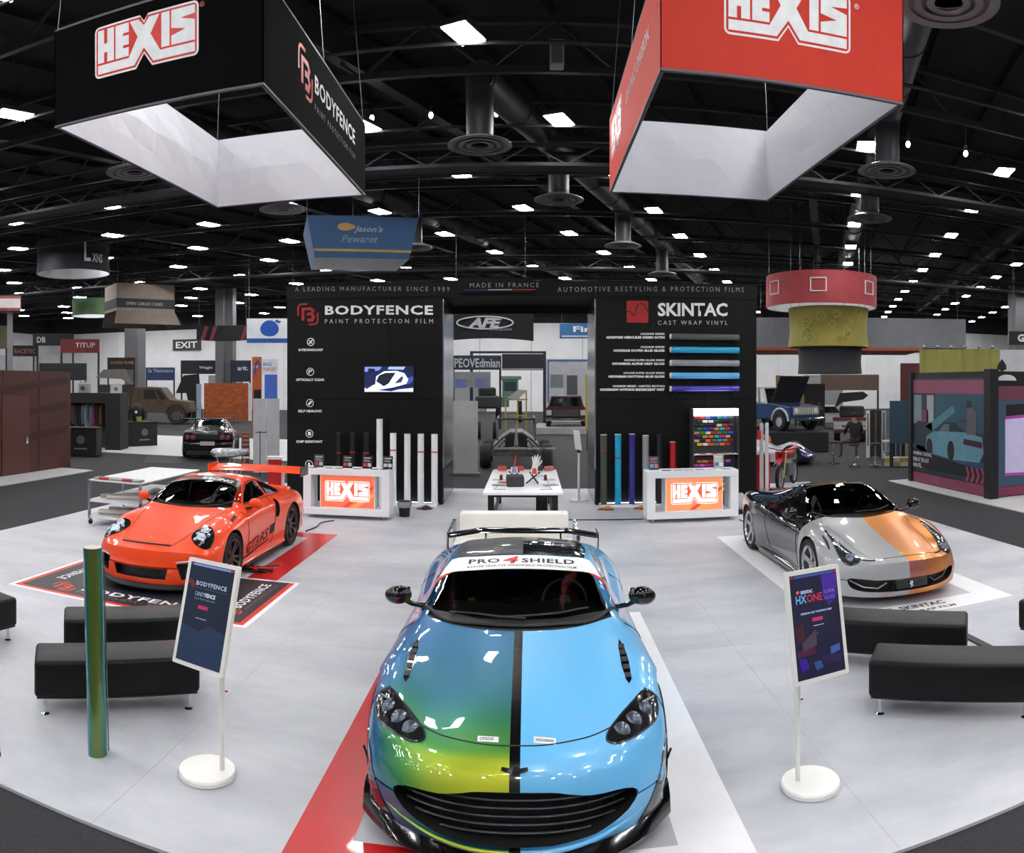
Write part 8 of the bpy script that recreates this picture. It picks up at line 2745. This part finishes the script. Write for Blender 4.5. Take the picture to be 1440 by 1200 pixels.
for x in (-1.25, 1.25):
    MB().cyl((x, -.02, .32), (x, .2, .32), .32, 20).build('tyre', tyre_m, S.t, smooth=.6)

# picture booth at the right edge
t = thing('picture_booth', 'black booth box with a large blue car picture and pink trim', 'booth', (10.15, 14.15, 0))
frm = bm_('#17171a', .5)
MB().box(.0, 9, 0, 3.8, .0, 3.0).build('core', frm, t)
MB().box(-.12, .12, -.12, .14, 0, 3.05).build('corner_post', frm, t)
MB().box(-.08, .06, 3.7, 3.86, 0, 3.02).build('corner_post', frm, t)
FL = frame((-.01, 3.72, 0), (0, -1, 0), (0, 0, 1))
L_ = 3.55


def art(pts, c, z, parent, F=None):
    return MB().prism([(x * L_, y) for x, y in pts], z - .002, z, 0, F or FL).build('picture_shape', bm_(c, .45), parent)


pic = MB().prism([(0, .3), (L_, .3), (L_, 2.85), (0, 2.85)], 0, .01, 0, FL).build('picture', bm_('#24323c', .45), t)
for pts, c, z in (([(0, 2.45), (1, 2.45), (1, 2.8), (0, 2.8)], '#8a4a62', .014), ([(.02, 1.6), (.14, 1.7), (.14, 2.4), (.02, 2.4)], '#7a8c96', .014), ([(.22, 1.6), (.32, 1.6), (.32, 2.4), (.22, 2.4)], '#9aa2a6', .014),
                  ([(.14, 1.55), (.24, 1.55), (.24, 2.0), (.14, 2.0)], '#6a3850', .014), ([(.34, 1.5), (1, 1.5), (1, 2.45), (.34, 2.45)], '#2c5060', .014), ([(.3, 1.45), (.62, 2.0), (.58, 2.15), (.2, 1.55)], '#4a7a86', .016),
                  ([(.06, .9), (.3, .85), (.3, 1.65), (.08, 1.7)], '#2a333c', .016),
                  ([(.2, .95), (.22, 1.3), (.32, 1.45), (.72, 1.5), (.95, 1.42), (.97, 1.05), (.92, .8), (.6, .78), (.3, .85)], '#5c8c9c', .018), ([(.36, 1.46), (.46, 1.72), (.62, 1.72), (.74, 1.5)], '#1c2c36', .02), ([(.4, 1.47), (.47, 1.67), (.54, 1.67), (.54, 1.47)], '#5a6a74', .022),
                  ([(.72, 1.2), (.95, 1.15), (.95, 1.3), (.73, 1.34)], '#3a1c28', .022), ([(0, .95), (.2, .85), (1, .62), (1, .8), (.2, 1.0), (0, 1.05)], '#2c4a66', .016), ([(.0, .4), (.98, .4), (.98, .62), (.2, .84), (0, .92)], '#16191e', .017),
                  ([(.76, 1.45), (.88, 1.45), (.88, 2.0), (.84, 2.12), (.78, 2.08), (.76, 1.9)], '#5a5a62', .02), ([(.76, 2.1), (.82, 2.14), (.82, 2.28), (.77, 2.28)], '#2c2426', .02), ([(.68, 1.7), (.77, 1.76), (.77, 1.84), (.67, 1.8)], '#3a3c44', .02)):
    art(pts, c, z, pic)
for cx_ in (.26, .56):
    MB().lathe([(.001, 0), (.2, 0), (.2, .004), (.001, .004)], 20, M=FL @ Matrix.Translation((cx_ * L_, 1.0, .02)) @ Matrix.Diagonal((.8, 1.25, 1, 1))).build('picture_shape', bm_('#1c1e22', .45), pic)
for i, s_ in enumerate(('POWERING TOGETHER,', 'EVEN AT THE LAST', 'MINUTE...')):
    lettering(s_, FL @ Matrix.Translation((.06, .74 - i * .16, .024)), (1.0, .85, .5)[i], .11, bm_('#c4c4c8'), pic, .03)
MB().prism([(0, .02), (L_, .02), (L_, .28), (0, .28)], 0, .012, 0, FL).build('pink_skirting', bm_('#7c3850', .5), t)
for k in range(4):
    x = L_ - .9 + k * .22
    MB().prism([(x, .3), (x + .1, .3), (x + .2, .48), (x + .1, .66), (x, .66), (x + .1, .48)], .012, .02, 0, FL).build('chevron', bm_('#8c3c58', .5), t)
FR_ = frame((.14, -.01, 0), *XZ)
MB().prism([(0, .25), (3, .25), (3, 2.6), (0, 2.6)], 0, .01, 0, FR_).build('front_picture', bm_('#3a5468', .5), t)
MB().prism([(0, 2.3), (3, 2.3), (3, 2.65), (0, 2.65)], .01, .016, 0, FR_).build('front_band', bm_('#6a3a4c', .5), t)
MB().prism([(.25, .5), (3, .5), (3, 2.0), (.25, 1.85)], .01, .014, 0, FR_).build('front_glow', mat('pale_violet_print', '#b0a8c8', .5, emit=.25), t)
MB().prism([(.25, 1.85), (3, 2.0), (3, 2.07), (.25, 1.92)], .014, .02, 0, FR_).build('magenta_line', bm_('#a83c9c', .5), t)
MB().prism([(.25, .5), (3, .42), (3, .5), (.25, .57)], .014, .02, 0, FR_).build('magenta_line', bm_('#a83c9c', .5), t)
MB().prism([(.28, 1.93), (3, 2.08), (3, 2.28), (.28, 2.2)], .01, .014, 0, FR_).build('dark_band', ink_, t)
MB().prism([(0, .02), (3, .02), (3, .24), (0, .24)], 0, .012, 0, FR_).build('pink_skirting', bm_('#7c3850', .5), t)
MB().prism([(.3 + .28 * math.cos(a / 8 * PI), 2.78 + .14 * math.sin(a / 8 * PI)) for a in range(9)], 0, .02, 0, FR_).build('cloud_logo', bm_('#c0c0c2'), t)
S = Spot('lit_awning', 'dull yellow lit fascia with small spotlights above the picture booth', 'fascia', 1349, 23)
MB().grid(lambda u, v: (S.X(1293) + u * (S.X(1406) - S.X(1293)), -.04 * math.cos(12 * PI * u), S.Z(526) + v * (S.Z(491) - S.Z(526))), 60, 2).build('fascia', bm_('#8f8a48', .6), S.t, smooth=1)
for side in (1293, 1405):
    S.box('post', steel_paint, side, side + 1.5, 526, 661, .1, .2)
for k in range(6):
    x = S.X(1300 + k * 19)
    MB().tube([(x, .05, S.Z(491)), (x - .05, -.15, S.Z(487)), (x, -.3, S.Z(489))], .012, 5).build('lamp_arm', steel_paint, S.t)
    MB().cyl((x, -.3, S.Z(490)), (x, -.26, S.Z(487.5)), .05, 10).build('lamp_head', bm_('#9a9a9c', .3), S.t)
S.poly('spade_mark', [(1409, 505), (1415, 514), (1415, 520), (1411, 521), (1412, 526), (1406, 526), (1407, 521), (1402, 519), (1403, 513)], INK, -.08, .02)
booth_wall('white booth panel behind the spade mark at the right edge', 1425, 30, 1405, 1450, 492, 527, '#b4b4b8', None, depth=.2)


# ------------------------------------------------------------------ ceiling lights: say which row and which place in the row
bpy.context.view_layer.update()
_dg = bpy.context.evaluated_depsgraph_get()
ORD = ('first', 'second', 'third', 'fourth', 'fifth', 'sixth', 'seventh', 'eighth', 'ninth', 'tenth', 'eleventh', 'twelfth', 'thirteenth', 'fourteenth', 'fifteenth', 'sixteenth', 'seventeenth', 'eighteenth')
_rows = {}
for o in list(COL.objects):
    if o.name.startswith('ceiling_light') and o.type == 'EMPTY':
        p = o.location + Vector((0, 0, -.02))
        e = Vector((0, 0, CAMH))
        d = p - e
        u = AX + FOC * math.atan2(d.x, d.y)
        v = HY - FOC * d.z / math.hypot(d.x, d.y)
        if not (0 < u < 1440 and 0 < v < 1200) or d.y <= 0:
            continue
        hit = SC.ray_cast(_dg, e, d.normalized(), distance=d.length + .5)
        if hit[0] and hit[4].parent is not None and hit[4].parent.original.name == o.name:
            _rows.setdefault(round(o.location.y, 1), []).append(o)
for k, y in enumerate(sorted(_rows)):
    for i, o in enumerate(sorted(_rows[y], key=lambda q: q.location.x)):
        o['label'] = 'bright ceiling light panel, %s row back, %s from the left in its row' % (ORD[k], ORD[min(i, 17)])
